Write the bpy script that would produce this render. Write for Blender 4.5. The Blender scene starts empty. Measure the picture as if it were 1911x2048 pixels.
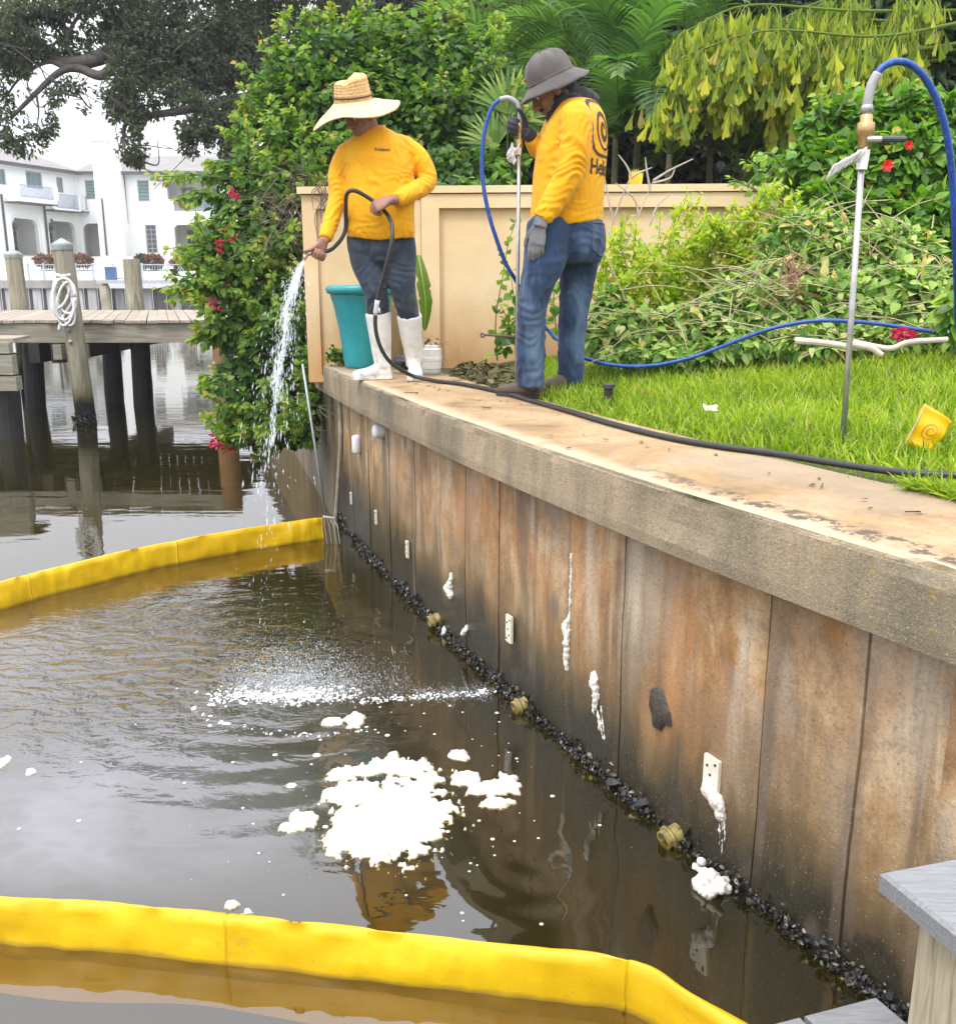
import bpy, bmesh, math, random
import numpy as np
from mathutils import Vector, Matrix, noise
from mathutils.bvhtree import BVHTree

random.seed(7)
RNG = np.random.default_rng(11)
R = math.radians
SC = bpy.context.scene
COL = SC.collection

# ------------------------------------------------------------------ camera
FPX, CX, CY = 1900.0, 955.5, 1024.0
PITCH = math.atan(468.0 / FPX)
EYE = 1.85
cam_data = bpy.data.cameras.new("camera")
cam = bpy.data.objects.new("camera", cam_data)
COL.objects.link(cam)
cam.location = (0, 0, EYE)
cam.rotation_euler = (math.pi / 2 - PITCH, 0, 0)
cam_data.sensor_fit = 'HORIZONTAL'
cam_data.sensor_width = 36.0
cam_data.lens = 36.0 * FPX / 1911.0
cam_data.clip_start = 0.05
cam_data.clip_end = 1500
SC.camera = cam

# ------------------------------------------------------------------ sky, sun, exposure
SUN_EL, SUN_AZ = R(58), R(215)          # azimuth measured clockwise from +Y
world = bpy.data.worlds.new("World")
SC.world = world
world.use_nodes = True
wt = world.node_tree
wt.nodes.clear()
sky = wt.nodes.new('ShaderNodeTexSky')
sky.sky_type = 'NISHITA'
sky.sun_disc = False
sky.sun_elevation = SUN_EL
sky.sun_rotation = SUN_AZ
sky.air_density = 1.0
sky.dust_density = 6.0
sky.ozone_density = 1.0
hsv = wt.nodes.new('ShaderNodeHueSaturation')
hsv.inputs['Saturation'].default_value = 0.2
# overcast layer: an even pale cloud veil over the clear sky
veil = wt.nodes.new('ShaderNodeMix')
veil.data_type = 'RGBA'
veil.inputs[0].default_value = 0.86
# an overcast sky is about three times brighter overhead than at the horizon (CIE overcast sky)
tcw = wt.nodes.new('ShaderNodeTexCoord')
sepw = wt.nodes.new('ShaderNodeSeparateXYZ')
gradw = wt.nodes.new('ShaderNodeMapRange')
gradw.inputs[1].default_value = 0.0; gradw.inputs[2].default_value = 1.0
gradw.inputs[3].default_value = 1.0; gradw.inputs[4].default_value = 3.0
cloud = wt.nodes.new('ShaderNodeVectorMath'); cloud.operation = 'SCALE'
cloud.inputs[0].default_value = (9.2, 9.3, 10.1)
wt.links.new(tcw.outputs['Generated'], sepw.inputs[0])
wt.links.new(sepw.outputs[2], gradw.inputs[0])
wt.links.new(gradw.outputs[0], cloud.inputs['Scale'])
wt.links.new(cloud.outputs[0], veil.inputs[7])
bg = wt.nodes.new('ShaderNodeBackground')
bg.inputs['Strength'].default_value = 0.12
wo = wt.nodes.new('ShaderNodeOutputWorld')
wt.links.new(sky.outputs[0], hsv.inputs['Color'])
wt.links.new(hsv.outputs[0], veil.inputs[6])
wt.links.new(veil.outputs[2], bg.inputs[0])
wt.links.new(bg.outputs[0], wo.inputs[0])

sun_data = bpy.data.lights.new("sun", 'SUN')
sun_data.energy = 1.5
sun_data.angle = R(11)
sun_data.color = (1.0, 0.95, 0.86)
sun = bpy.data.objects.new("sun", sun_data)
COL.objects.link(sun)
sdir = Vector((math.sin(SUN_AZ) * math.cos(SUN_EL), math.cos(SUN_AZ) * math.cos(SUN_EL), math.sin(SUN_EL)))
sun.rotation_euler = sdir.to_track_quat('Z', 'Y').to_euler()

SC.view_settings.view_transform = 'Standard'
SC.view_settings.look = 'None'
SC.view_settings.gamma = 1.0
SC.view_settings.exposure = 0.22
SC.view_settings.use_curve_mapping = False
SC.render.engine = 'CYCLES'
SC.cycles.max_bounces = 8
SC.cycles.transparent_max_bounces = 16
SC.cycles.caustics_reflective = False
SC.cycles.caustics_refractive = False
SC.cycles.use_denoising = True
SC.cycles.sample_clamp_indirect = 6.0

# ------------------------------------------------------------------ placing helpers (surveyed from the photograph)
SP, CP = math.sin(PITCH), math.cos(PITCH)
def ray(x, y):
    a = (x - CX) / FPX
    b = (CY - y) / FPX
    return np.array([a, CP + b * SP, -SP + b * CP])
def P(x, y, Y):
    """the world point seen at photo pixel x, y whose world depth is Y"""
    d = ray(x, y)
    t = Y / d[1]
    return np.array([d[0] * t, Y, EYE + d[2] * t])
def G(x, y, z):
    """the world point seen at photo pixel x, y at height z"""
    d = ray(x, y)
    t = (z - EYE) / d[2]
    return np.array([d[0] * t, d[1] * t, z])
D = 1.0302          # survey notes taken on a slightly smaller copy of the photograph
def Pd(x, y, Y): return P(x * D, y * D, Y)
def Gd(x, y, z): return G(x * D, y * D, z)
CAPZ, CAPB = 1.24, 1.02
def V(*a): return np.array(a if len(a) > 1 else a[0], float)
def unit(v):
    v = np.asarray(v, float)
    return v / (np.linalg.norm(v) + 1e-12)

# ------------------------------------------------------------------ objects
def tag(o, label=None, cat=None, group=None, kind=None):
    if label: o['label'] = label
    if cat: o['category'] = cat
    if group: o['group'] = group
    if kind: o['kind'] = kind
    return o
def thing(name, label, cat, loc=(0, 0, 0), group=None, kind=None):
    o = bpy.data.objects.new(name, None)
    o.empty_display_size = 0.1
    COL.objects.link(o)
    o.location = loc
    return tag(o, label, cat, group, kind)
def link_mesh(name, me, mat=None, parent=None):
    if mat is not None:
        for m in (mat if isinstance(mat, (list, tuple)) else [mat]):
            if len(me.materials) < (len(mat) if isinstance(mat, (list, tuple)) else 1):
                me.materials.append(m)
    o = bpy.data.objects.new(name, me)
    COL.objects.link(o)
    if parent is not None:
        o.parent = parent
        pl = V(0, 0, 0)
        q = parent
        while q is not None:
            pl = pl + V(*q.location)
            q = q.parent
        o.location = tuple(-pl)          # geometry is written in world metres
    return o

class MB:
    """collects shapes; build() links them as ONE mesh object"""
    def __init__(s):
        s.v = []; s.f = {}; s.n = 0; s.tint = []; s.uv = []; s.mi = {}
    def add(s, v, faces, tint=0.5, uv=None, mi=0):
        v = np.asarray(v, float).reshape(-1, 3)
        for f in faces:
            f = np.asarray(f, np.int64)
            if f.size == 0: continue
            s.f.setdefault(f.shape[1], []).append(f + s.n)
            s.mi.setdefault(f.shape[1], []).append(np.full(len(f), mi, np.int32))
        s.v.append(v)
        s.tint.append(np.broadcast_to(np.asarray(tint, float), (len(v),)).copy())
        s.uv.append(np.zeros((len(v), 2)) if uv is None else np.asarray(uv, float))
        s.n += len(v)
        return s
    def box(s, lo, hi, mi=0):
        x0, y0, z0 = lo; x1, y1, z1 = hi
        v = [(x0,y0,z0),(x1,y0,z0),(x1,y1,z0),(x0,y1,z0),(x0,y0,z1),(x1,y0,z1),(x1,y1,z1),(x0,y1,z1)]
        s.add(v, [BOXF], mi=mi); return s
    def obox(s, c, ax, ay, az, mi=0, tint=0.5):
        """box round c with half-axis vectors"""
        c, ax, ay, az = (np.asarray(q, float) for q in (c, ax, ay, az))
        v = [c + i*ax + j*ay + k*az for k in (-1,1) for (i,j) in ((-1,-1),(1,-1),(1,1),(-1,1))]
        s.add(v, [BOXF], mi=mi, tint=tint); return s
    def bar(s, a, b, w, h, up=(0,0,1), mi=0, tint=0.5):
        a, b = np.asarray(a, float), np.asarray(b, float)
        d = unit(b - a); sx = unit(np.cross(d, up)); uz = np.cross(sx, d)
        return s.obox((a+b)/2, (b-a)/2, sx*w/2, uz*h/2, mi=mi, tint=tint)
    def tube(s, pts, rad, n=8, cap=True, tint=0.5, mi=0, flat=None):
        v, q, caps = tube_np(pts, rad, n, flat)
        s.add(v, [q] + ([caps] if cap else []), tint=tint, mi=mi); return s
    def lathe(s, prof, c=(0,0,0), n=24, axis=None, mi=0, capends=True, tint=0.5):
        """prof = [(r, h)...] turned round axis through c"""
        c = np.asarray(c, float)
        az = unit(axis) if axis is not None else V(0,0,1)
        ax = unit(np.cross(az, (0,1,0) if abs(az[1]) < .9 else (1,0,0))); ay = np.cross(az, ax)
        t = np.arange(n) * 2*math.pi/n
        rows = [c + az*h + r*(np.cos(t)[:,None]*ax + np.sin(t)[:,None]*ay) for r, h in prof]
        v = np.concatenate(rows); m = len(prof)
        q = [(i*n+j, i*n+(j+1)%n, (i+1)*n+(j+1)%n, (i+1)*n+j) for i in range(m-1) for j in range(n)]
        fs = [np.array(q)]
        if capends: fs.append(np.array([list(range(n))[::-1], [(m-1)*n+j for j in range(n)]]))
        s.add(v, fs, mi=mi, tint=tint); return s
    def loft(s, secs, n=20, power=2.0, tint=0.5, mi=0):
        """secs = [(centre, half-axis a, half-axis b)...], closed"""
        t = np.arange(n)*2*math.pi/n
        ct, st = np.cos(t), np.sin(t)
        if power != 2.0:
            ct = np.sign(ct)*np.abs(ct)**(2/power); st = np.sign(st)*np.abs(st)**(2/power)
        rows = [np.asarray(c)+ct[:,None]*np.asarray(a)+st[:,None]*np.asarray(b) for c,a,b in secs]
        v = np.concatenate(rows); m = len(secs)
        q = [(i*n+j, i*n+(j+1)%n, (i+1)*n+(j+1)%n, (i+1)*n+j) for i in range(m-1) for j in range(n)]
        s.add(v, [np.array(q), np.array([list(range(n))[::-1], [(m-1)*n+j for j in range(n)]])], tint=tint, mi=mi); return s
    def ball(s, c, r, n=10, m=7, mi=0, tint=0.5, ax=None):
        c = np.asarray(c, float); r = np.broadcast_to(np.asarray(r, float), (3,))
        A = np.eye(3) if ax is None else np.asarray(ax, float)
        v = []
        for i in range(m+1):
            ph = -math.pi/2 + math.pi*(i*0.998+0.001*m)/m
            for j in range(n):
                th = 2*math.pi*j/n
                v.append(c + A.T @ (r*V(math.cos(ph)*math.cos(th), math.cos(ph)*math.sin(th), math.sin(ph))))
        q = [(i*n+j, i*n+(j+1)%n, (i+1)*n+(j+1)%n, (i+1)*n+j) for i in range(m) for j in range(n)]
        s.add(v, [np.array(q), np.array([list(range(n))[::-1], [m*n+j for j in range(n)]])], mi=mi, tint=tint); return s
    def scatter(s, tv, tf, M, pos, tint=0.5, mi=0):
        """copies of a small template: M (n,3,3) with the axes as columns, pos (n,3)"""
        n, k = len(pos), len(tv)
        v = np.einsum('nij,kj->nki', M, np.asarray(tv)) + pos[:, None, :]
        off = (np.arange(n)*k)[:, None, None]
        fs = [(np.asarray(f)[None] + off).reshape(-1, np.asarray(f).shape[1]) for f in tf]
        t = np.repeat(np.broadcast_to(np.asarray(tint, float), (n,)), k)
        s.add(v.reshape(-1, 3), fs, tint=t, mi=mi); return s
    def mesh(s, name, smooth=False, uv=False):
        me = bpy.data.meshes.new(name)
        v = np.concatenate(s.v)
        me.vertices.add(len(v))
        me.vertices.foreach_set('co', v.astype(np.float32).ravel())
        loops, starts, mis, tot = [], [], [], 0
        for k, fl in s.f.items():
            f = np.concatenate(fl)
            loops.append(f.ravel())
            starts.append(tot + np.arange(len(f))*k)
            mis.append(np.concatenate(s.mi[k]))
            tot += f.size
        loops = np.concatenate(loops); starts = np.concatenate(starts); mis = np.concatenate(mis)
        me.loops.add(len(loops)); me.polygons.add(len(starts))
        me.loops.foreach_set('vertex_index', loops.astype(np.int32))
        me.polygons.foreach_set('loop_start', starts.astype(np.int32))
        me.polygons.foreach_set('material_index', mis)
        me.update(calc_edges=True)
        me.polygons.foreach_set('use_smooth', np.full(len(starts), bool(smooth)))
        a = me.attributes.new('tint', 'FLOAT', 'POINT')
        a.data.foreach_set('value', np.concatenate(s.tint).astype(np.float32))
        if uv:
            u = me.attributes.new('wuv', 'FLOAT_VECTOR', 'POINT')
            uvs = np.concatenate(s.uv)
            u.data.foreach_set('vector', np.c_[uvs, np.zeros(len(uvs))].astype(np.float32).ravel())
        me.validate()
        return me
    def build(s, name, mat, parent=None, smooth=False, uv=False):
        return link_mesh(name, s.mesh(name, smooth, uv), mat, parent)
BOXF = np.array([(0,3,2,1),(4,5,6,7),(0,1,5,4),(1,2,6,5),(2,3,7,6),(3,0,4,7)])

def cr(pts, n=8):
    """Catmull-Rom through pts (any dimension), n steps a span"""
    p = np.asarray(pts, float)
    p = np.vstack([2*p[0]-p[1], p, 2*p[-1]-p[-2]])
    out = []
    for i in range(1, len(p)-2):
        for k in range(n):
            t = k/n
            a, b, c, d = p[i-1], p[i], p[i+1], p[i+2]
            out.append(0.5*((2*b)+(-a+c)*t+(2*a-5*b+4*c-d)*t*t+(-a+3*b-3*c+d)*t**3))
    out.append(p[-2])
    return np.array(out)
def tube_np(pts, rad, n=8, flat=None):
    p = np.asarray(pts, float); m = len(p)
    r = np.broadcast_to(np.asarray(rad, float), (m,))
    t = np.gradient(p, axis=0); t /= np.linalg.norm(t, axis=1)[:, None] + 1e-12
    nv = unit(np.cross(t[0], (0,0,1) if abs(t[0][2]) < .9 else (1,0,0)))
    th = np.arange(n)*2*math.pi/n; c, s_ = np.cos(th), np.sin(th)
    rows = []
    for i in range(m):
        nv = unit(nv - t[i]*np.dot(nv, t[i])); b = np.cross(t[i], nv)
        rows.append(p[i] + r[i]*(c[:,None]*nv + s_[:,None]*b*(flat or 1)))
    v = np.concatenate(rows)
    i, j = np.meshgrid(np.arange(m-1), np.arange(n), indexing='ij'); i, j = i.ravel(), j.ravel()
    q = np.stack([i*n+j, i*n+(j+1)%n, (i+1)*n+(j+1)%n, (i+1)*n+j], 1)
    caps = np.array([list(range(n))[::-1], [(m-1)*n+k for k in range(n)]])
    return v, q, caps

def copy_tree(o, parent=None, label=None):
    c = o.copy(); COL.objects.link(c)
    if parent is not None: c.parent = parent
    if label: c['label'] = label
    for ch in [q for q in bpy.data.objects if q.parent == o]:
        copy_tree(ch, c)
    return c

# ------------------------------------------------------------------ materials
class NT:
    def __init__(s, name):
        s.m = bpy.data.materials.new(name); s.m.use_nodes = True
        s.t = s.m.node_tree; s.t.nodes.clear()
        s.out = s.t.nodes.new('ShaderNodeOutputMaterial')
    def n(s, typ, ins=None, **props):
        nd = s.t.nodes.new('ShaderNode' + typ)
        for k, v in props.items(): setattr(nd, k, v)
        for k, v in (ins or {}).items(): s.set(nd.inputs[k], v)
        return nd
    def set(s, sock, v):
        if isinstance(v, bpy.types.NodeSocket): s.t.links.new(v, sock)
        elif isinstance(v, bpy.types.Node): s.t.links.new(v.outputs[0], sock)
        else:
            if isinstance(v, (tuple, list)) and sock.type == 'RGBA' and len(v) == 3: v = (*v, 1)
            sock.default_value = v
    def coord(s, kind='Object'): return s.n('TexCoord').outputs[kind]
    def attr(s, name, out='Fac'): return s.n('Attribute', attribute_name=name).outputs[out]
    def mapping(s, vec, scale=(1,1,1), loc=(0,0,0), rot=(0,0,0)):
        return s.n('Mapping', {'Vector': vec, 'Scale': scale, 'Location': loc, 'Rotation': rot}).outputs[0]
    def noise(s, vec, scale=5, detail=4, rough=.55, dist=0):
        return s.n('TexNoise', {'Vector': vec, 'Scale': scale, 'Detail': detail, 'Roughness': rough, 'Distortion': dist}).outputs[0]
    def voro(s, vec, scale=5, feature='F1', out=0):
        return s.n('TexVoronoi', {'Vector': vec, 'Scale': scale}, feature=feature).outputs[out]
    def ramp(s, fac, stops, interp='LINEAR'):
        nd = s.n('ValToRGB', {'Fac': fac}); cr_ = nd.color_ramp; cr_.interpolation = interp
        while len(cr_.elements) < len(stops): cr_.elements.new(0.5)
        for e, (p, c) in zip(cr_.elements, stops):
            e.position = p; e.color = (*c, 1) if isinstance(c, (tuple, list)) else (c, c, c, 1)
        return nd.outputs[0]
    def mix(s, fac, a, b, blend='MIX'):
        nd = s.n('Mix', data_type='RGBA', blend_type=blend)
        s.set(nd.inputs[0], fac); s.set(nd.inputs[6], a); s.set(nd.inputs[7], b)
        return nd.outputs[2]
    def math(s, op, a, b=0.0, c=None, clamp=False):
        nd = s.n('Math', operation=op, use_clamp=clamp); s.set(nd.inputs[0], a); s.set(nd.inputs[1], b)
        if c is not None: s.set(nd.inputs[2], c)
        return nd.outputs[0]
    def map(s, v, a, b, c=0.0, d=1.0):
        return s.n('MapRange', {0: v, 1: a, 2: b, 3: c, 4: d}).outputs[0]
    def bump(s, h, strength=.3, dist=.01, normal=None):
        ins = {'Height': h, 'Strength': strength, 'Distance': dist}
        if normal is not None: ins['Normal'] = normal
        return s.n('Bump', ins).outputs[0]
    def pbr(s, col, rough=.6, normal=None, metal=0.0, spec=.5, **kw):
        ins = {'Base Color': col, 'Roughness': rough, 'Metallic': metal, 'Specular IOR Level': spec}
        if normal is not None: ins['Normal'] = normal
        ins.update(kw)
        return s.n('BsdfPrincipled', ins).outputs[0]
    def done(s, shader):
        s.t.links.new(shader, s.out.inputs[0]); return s.m

def scol(c, k): return tuple(min(1, x*k) for x in c)
def simple(name, col, rough=.6, var=.25, scale=9, bump=.0, bscale=60, bdist=.004, metal=0.0, spec=.5, detail=5, stretch=(1,1,1)):
    t = NT(name); co = t.mapping(t.coord(), stretch)
    nz = t.noise(co, scale, detail)
    c = t.ramp(nz, [(.25, scol(col, 1-var)), (.75, scol(col, 1+var))])
    nrm = t.bump(t.noise(co, bscale, 4), bump, bdist) if bump else None
    return t.done(t.pbr(c, rough, nrm, metal, spec))
def leafmat(name, stops, trans=.35, rough=.45, obj=False, spec=.4):
    t = NT(name)
    f = t.n('ObjectInfo').outputs['Random'] if obj else t.attr('tint')
    c = t.ramp(f, stops)
    g = t.n('NewGeometry')
    c2 = t.mix(.35, c, t.mix(1.0, c, (.75, 1.0, .35), 'MULTIPLY'))
    b = t.pbr(c, rough, spec=spec)
    tr = t.n('BsdfTranslucent', {'Color': t.mix(1.0, c, (1.5, 1.6, .7), 'MULTIPLY')}).outputs[0]
    ms = t.n('MixShader', {0: trans, 1: b, 2: tr}).outputs[0]
    return t.done(ms)
def leaf_pair(name, stops, **k):
    return leafmat(name, stops, **k), leafmat(name + ' single', stops, obj=True, **k)

# leaf templates: +Y is the leaf axis, +Z its upper face, length 1
def leaf_tpl(w=.30, fold=.08, droop=.12):
    v = np.array([(0,0,0),(0,.3,-.0),(0,.64,-droop*.4),(0,1,-droop),(-w*.85,.22,fold),(-w,.5,fold-droop*.2),(w*.85,.22,fold),(w,.5,fold-droop*.2),(-w*.5,.78,fold*.5-droop*.6),(w*.5,.78,fold*.5-droop*.6)])
    f3 = np.array([(0,1,4),(0,6,1),(2,3,8),(2,9,3)]); f4 = np.array([(1,2,5,4),(1,6,7,2)]); f3b = np.array([(2,8,5),(2,7,9)])
    return v, [np.vstack([f3, f3b]), f4]
def blade_tpl(w=.06, droop=.3, seg=3):
    v = []; 
    for i in range(seg+1):
        t = i/seg; hw = w*(1-t)**.7 if i < seg else 0.002
        v += [(-hw, t*(1-.15*t), -droop*t*t), (hw, t*(1-.15*t), -droop*t*t)]
    f = np.array([(2*i, 2*i+1, 2*i+3, 2*i+2) for i in range(seg)])
    return np.array(v), [f]
def frames(d, n, size):
    """(k,3,3) matrices whose columns are side, leaf axis, normal, all scaled"""
    d = d/ (np.linalg.norm(d, axis=1)[:,None]+1e-9)
    x = np.cross(d, n); x /= np.linalg.norm(x, axis=1)[:,None]+1e-9
    z = np.cross(x, d)
    return np.stack([x, d, z], 2)*np.asarray(size).reshape(-1,1,1)
def rdir(n, rng=RNG):
    v = rng.normal(size=(n,3)); return v/np.linalg.norm(v, axis=1)[:,None]
# =================================================================== shared makers
def remesh(mb, voxel, smooth=4, factor=.5):
    me = mb.mesh('tmp')
    o = bpy.data.objects.new('tmp', me)
    COL.objects.link(o)
    m = o.modifiers.new('r', 'REMESH'); m.mode = 'VOXEL'; m.voxel_size = voxel
    if smooth:
        s = o.modifiers.new('s', 'SMOOTH'); s.factor = factor; s.iterations = smooth
    dg = bpy.context.evaluated_depsgraph_get()
    out = bpy.data.meshes.new_from_object(o.evaluated_get(dg))
    bpy.data.objects.remove(o); bpy.data.meshes.remove(me)
    out.polygons.foreach_set('use_smooth', np.ones(len(out.polygons), bool))
    return out
def get_co(me):
    a = np.empty(len(me.vertices)*3, np.float32); me.vertices.foreach_get('co', a)
    return a.reshape(-1, 3).astype(float)
def get_no(me):
    a = np.empty(len(me.vertices)*3, np.float32); me.vertices.foreach_get('normal', a)
    return a.reshape(-1, 3).astype(float)
def set_co(me, co):
    me.vertices.foreach_set('co', co.astype(np.float32).ravel()); me.update()
def nz(p, s=1.0): return noise.noise(Vector((p[0]*s, p[1]*s, p[2]*s)))
def nzv(co, s=(1,1,1), off=0.0):
    sx, sy, sz = s
    return np.array([noise.noise(Vector((a*sx+off, b*sy+off*.7, c*sz-off*.3))) for a, b, c in co])
def plate(outer, holes, to3, thick):
    """flat wall with real openings; to3(u, v, w) gives the world point, w from 0 (front) to thick"""
    from mathutils.geometry import tessellate_polygon
    loops = [outer] + list(holes)
    pts = [p for l in loops for p in l]
    tri = tessellate_polygon([[Vector((u, v, 0)) for u, v in l] for l in loops])
    n = len(pts)
    vv = [to3(u, v, 0) for u, v in pts] + [to3(u, v, thick) for u, v in pts]
    f3 = [tuple(t) for t in tri] + [tuple(i+n for i in t[::-1]) for t in tri]
    f4 = []; k = 0
    for l in loops:
        m = len(l)
        f4 += [(k+i, k+(i+1)%m, n+k+(i+1)%m, n+k+i) for i in range(m)]
        k += m
    return np.array(vv), [np.array(f3), np.array(f4)]
def rect(u0, v0, u1, v1): return [(u0,v0),(u1,v0),(u1,v1),(u0,v1)]
def arch(u0, v0, u1, v1, r=.3, left=True, right=True, n=7):
    """opening from v0 (bottom) to v1 (top) with rounded upper corners"""
    r = r*(u1-u0); p = [(u0,v0),(u1,v0)]
    rr = r if right else 0; rl = r if left else 0
    for i in range(n+1):
        a = (math.pi/2)*i/n; p.append((u1-rr+rr*math.cos(a), v1-rr+rr*math.sin(a)))
    for i in range(n+1):
        a = math.pi/2+(math.pi/2)*i/n; p.append((u0+rl+rl*math.cos(a), v1-rl+rl*math.sin(a)))
    q = [p[0]]
    for a in p[1:]:
        if abs(a[0]-q[-1][0])+abs(a[1]-q[-1][1]) > 1e-4: q.append(a)
    return q

# =================================================================== seawall line
cap_px = [(628,720),(718,760),(817,797),(927,841),(1036.5,878),(1146,912.6),(1240,938),(1281,950),(1370,982),(1443,1009),(1524,1031),(1605,1055),(1686,1084),(1911,1138)]
cpt = np.array([G(x, y, CAPZ) for x, y in cap_px])
pf = np.polyfit(cpt[:,1], cpt[:,0], 4)
ys = np.linspace(cpt[0,1], cpt[-1,1], 60)
line = np.c_[np.polyval(pf, ys), ys]
d_end = unit(line[-1]-line[-2])
line = np.vstack([line, line[-1]+d_end*.5, line[-1]+d_end*3.5])
# resample by arc length
def resample(l, step):
    s = np.r_[0, np.cumsum(np.linalg.norm(np.diff(l, axis=0), axis=1))]
    q = np.arange(0, s[-1], step)
    return np.c_[np.interp(q, s, l[:,0]), np.interp(q, s, l[:,1])], q
LINE, LS = resample(line, .03)
tan = np.gradient(LINE, axis=0); tan /= np.linalg.norm(tan, axis=1)[:,None]
LN = np.c_[-tan[:,1], tan[:,0]]             # candidate normal
if np.mean(LN[:,0]) < 0: LN = -LN           # towards the land
SLEN = LS[-1]
def lpt(s):
    x = np.interp(s, LS, LINE[:,0]); y = np.interp(s, LS, LINE[:,1])
    nx = np.interp(s, LS, LN[:,0]); ny = np.interp(s, LS, LN[:,1])
    return V(x, y), unit(V(nx, ny))
REC = .12                                    # wall panels stand this far behind the cap's outer face
def W(s, z, off=0.0):
    """point on the wall face at arc length s, height z, standing off towards the water"""
    p, n = lpt(s)
    q = p + n*(REC-off)
    return V(q[0], q[1], z)
def wall_px(x, y):
    d = ray(x, y)
    f = LINE + LN*REC
    g = d[0]/d[1]*f[:,1] - f[:,0]
    i = np.where(np.sign(g[:-1]) != np.sign(g[1:]))[0]
    i = i[0] if len(i) else len(g)-2
    k = g[i]/(g[i]-g[i+1]+1e-12)
    s = LS[i]+k*(LS[i+1]-LS[i])
    p = W(s, 0)
    return s, EYE + d[2]*p[1]/d[1]

# =================================================================== water
def water_material():
    t = NT('canal water')
    co = t.coord('Object')
    c1 = t.mapping(co, (1.0, 2.6, 1))
    c2 = t.mapping(co, (1.0, 1.7, 1), rot=(0,0,R(20)))
    dist = lambda x, y: t.n('VectorMath', {0: co, 1: (x, y, 0)}, operation='DISTANCE').outputs['Value']
    r = dist(-.95, 4.12)
    gauss = lambda q, w: t.math('POWER', 2.718, t.math('MULTIPLY', t.math('POWER', t.math('DIVIDE', q, w), 2.0), -1.0))
    chop = t.math('ADD', t.math('ADD', t.math('MULTIPLY', gauss(dist(-1.75, 4.35), .85), .95), t.math('MULTIPLY', gauss(r, .42), .55)), .010)
    # calmer water close to the camera's boom and far away
    big = t.math('MULTIPLY', t.noise(c1, 2.2, 2, .5), .012)
    mid = t.math('MULTIPLY', t.noise(c2, 6.5, 3, .55, .6), .034)
    fine = t.math('MULTIPLY', t.noise(c2, 19, 3, .55), .006)
    rw = t.math('MULTIPLY', t.math('SINE', t.math('ADD', t.math('MULTIPLY', r, 34.0), t.math('MULTIPLY', t.noise(co, 3.2, 2), 5.0))), .0042)
    local = t.math('ADD', t.math('MULTIPLY', t.math('ADD', mid, fine), chop), t.math('MULTIPLY', rw, t.math('MULTIPLY', gauss(t.math('SUBTRACT', r, .45), .55), .55)))
    r2 = dist(-.92, 5.35)
    ring2 = t.math('MULTIPLY', t.math('MULTIPLY', t.math('SINE', t.math('MULTIPLY', r2, 75.0)), .0009), t.math('POWER', 2.718, t.math('MULTIPLY', r2, -4.0)))
    r3 = dist(.18, 2.75)
    ring3 = t.math('MULTIPLY', t.math('MULTIPLY', t.math('SINE', t.math('MULTIPLY', r3, 46.0)), .0011), t.math('POWER', 2.718, t.math('MULTIPLY', r3, -2.8)))
    far = t.math('MULTIPLY', t.noise(t.mapping(co, (.35, 2.6, 1)), 1.5, 2, .45), .0017)
    h = t.math('ADD', t.math('ADD', t.math('ADD', local, ring2), ring3), t.math('ADD', far, t.math('MULTIPLY', big, .12)))
    nrm = t.bump(h, 1.0, 1.0)
    # pale residue film; its colour also stands in for a brighter sky reflection
    sw = t.noise(t.mapping(co, (1, 1.3, 1)), 2.6, 5, .55, 2.6)
    zone = t.math('MAXIMUM', gauss(dist(-1.45, 3.0), .85), t.math('MULTIPLY', gauss(dist(-2.2, 4.3), .9), .45))
    film = t.math('MULTIPLY', t.math('ADD', t.math('MULTIPLY', t.ramp(sw, [(.38, 0), (.5, 1), (.62, 0)]), .10), t.ramp(t.noise(co, 1.3, 4, .6, 1.2), [(.3,.18),(.7,.42)])), t.math('MULTIPLY', zone, t.map(t.n('SeparateXYZ', {0: co}).outputs[1], 2.42, 2.75)))
    body = t.mix(0.0, (.034, .031, .010), (.42, .43, .46))
    dif = t.n('BsdfDiffuse', {'Color': body}).outputs[0]
    filmd = t.n('BsdfDiffuse', {'Color': (.40, .41, .47)}).outputs[0]
    trn = t.n('BsdfTransparent', {'Color': (.93, .80, .38)}).outputs[0]
    under = t.n('MixShader', {0: .27, 1: trn, 2: dif}).outputs[0]
    under = t.n('MixShader', {0: t.math('MULTIPLY', film, .62), 1: under, 2: filmd}).outputs[0]
    gl = t.n('BsdfGlossy', {'Color': (1,1,1), 'Roughness': .015, 'Normal': nrm}).outputs[0]
    fr0 = t.n('Fresnel', {'IOR': 1.85, 'Normal': nrm}).outputs[0]
    fr = t.math('MULTIPLY', fr0, t.math('SUBTRACT', 1.0, t.n('NewGeometry').outputs['Backfacing']))
    return t.done(t.n('MixShader', {0: fr, 1: under, 2: gl}).outputs[0])
m = MB(); m.add([(-160,-12,0),(90,-12,0),(90,60,0),(-160,60,0)], [np.array([(0,1,2,3)])])
water = tag(m.build('water', water_material()), kind='structure')
mud = simple('canal mud', (.017,.015,.007), .95, .4, 2)
m = MB(); m.add([(-160,-12,-.9),(90,-12,-.9),(90,60,-.9),(-160,60,-.9)], [np.array([(0,1,2,3)])])
tag(m.build('canal_bed', mud), kind='structure')

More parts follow.
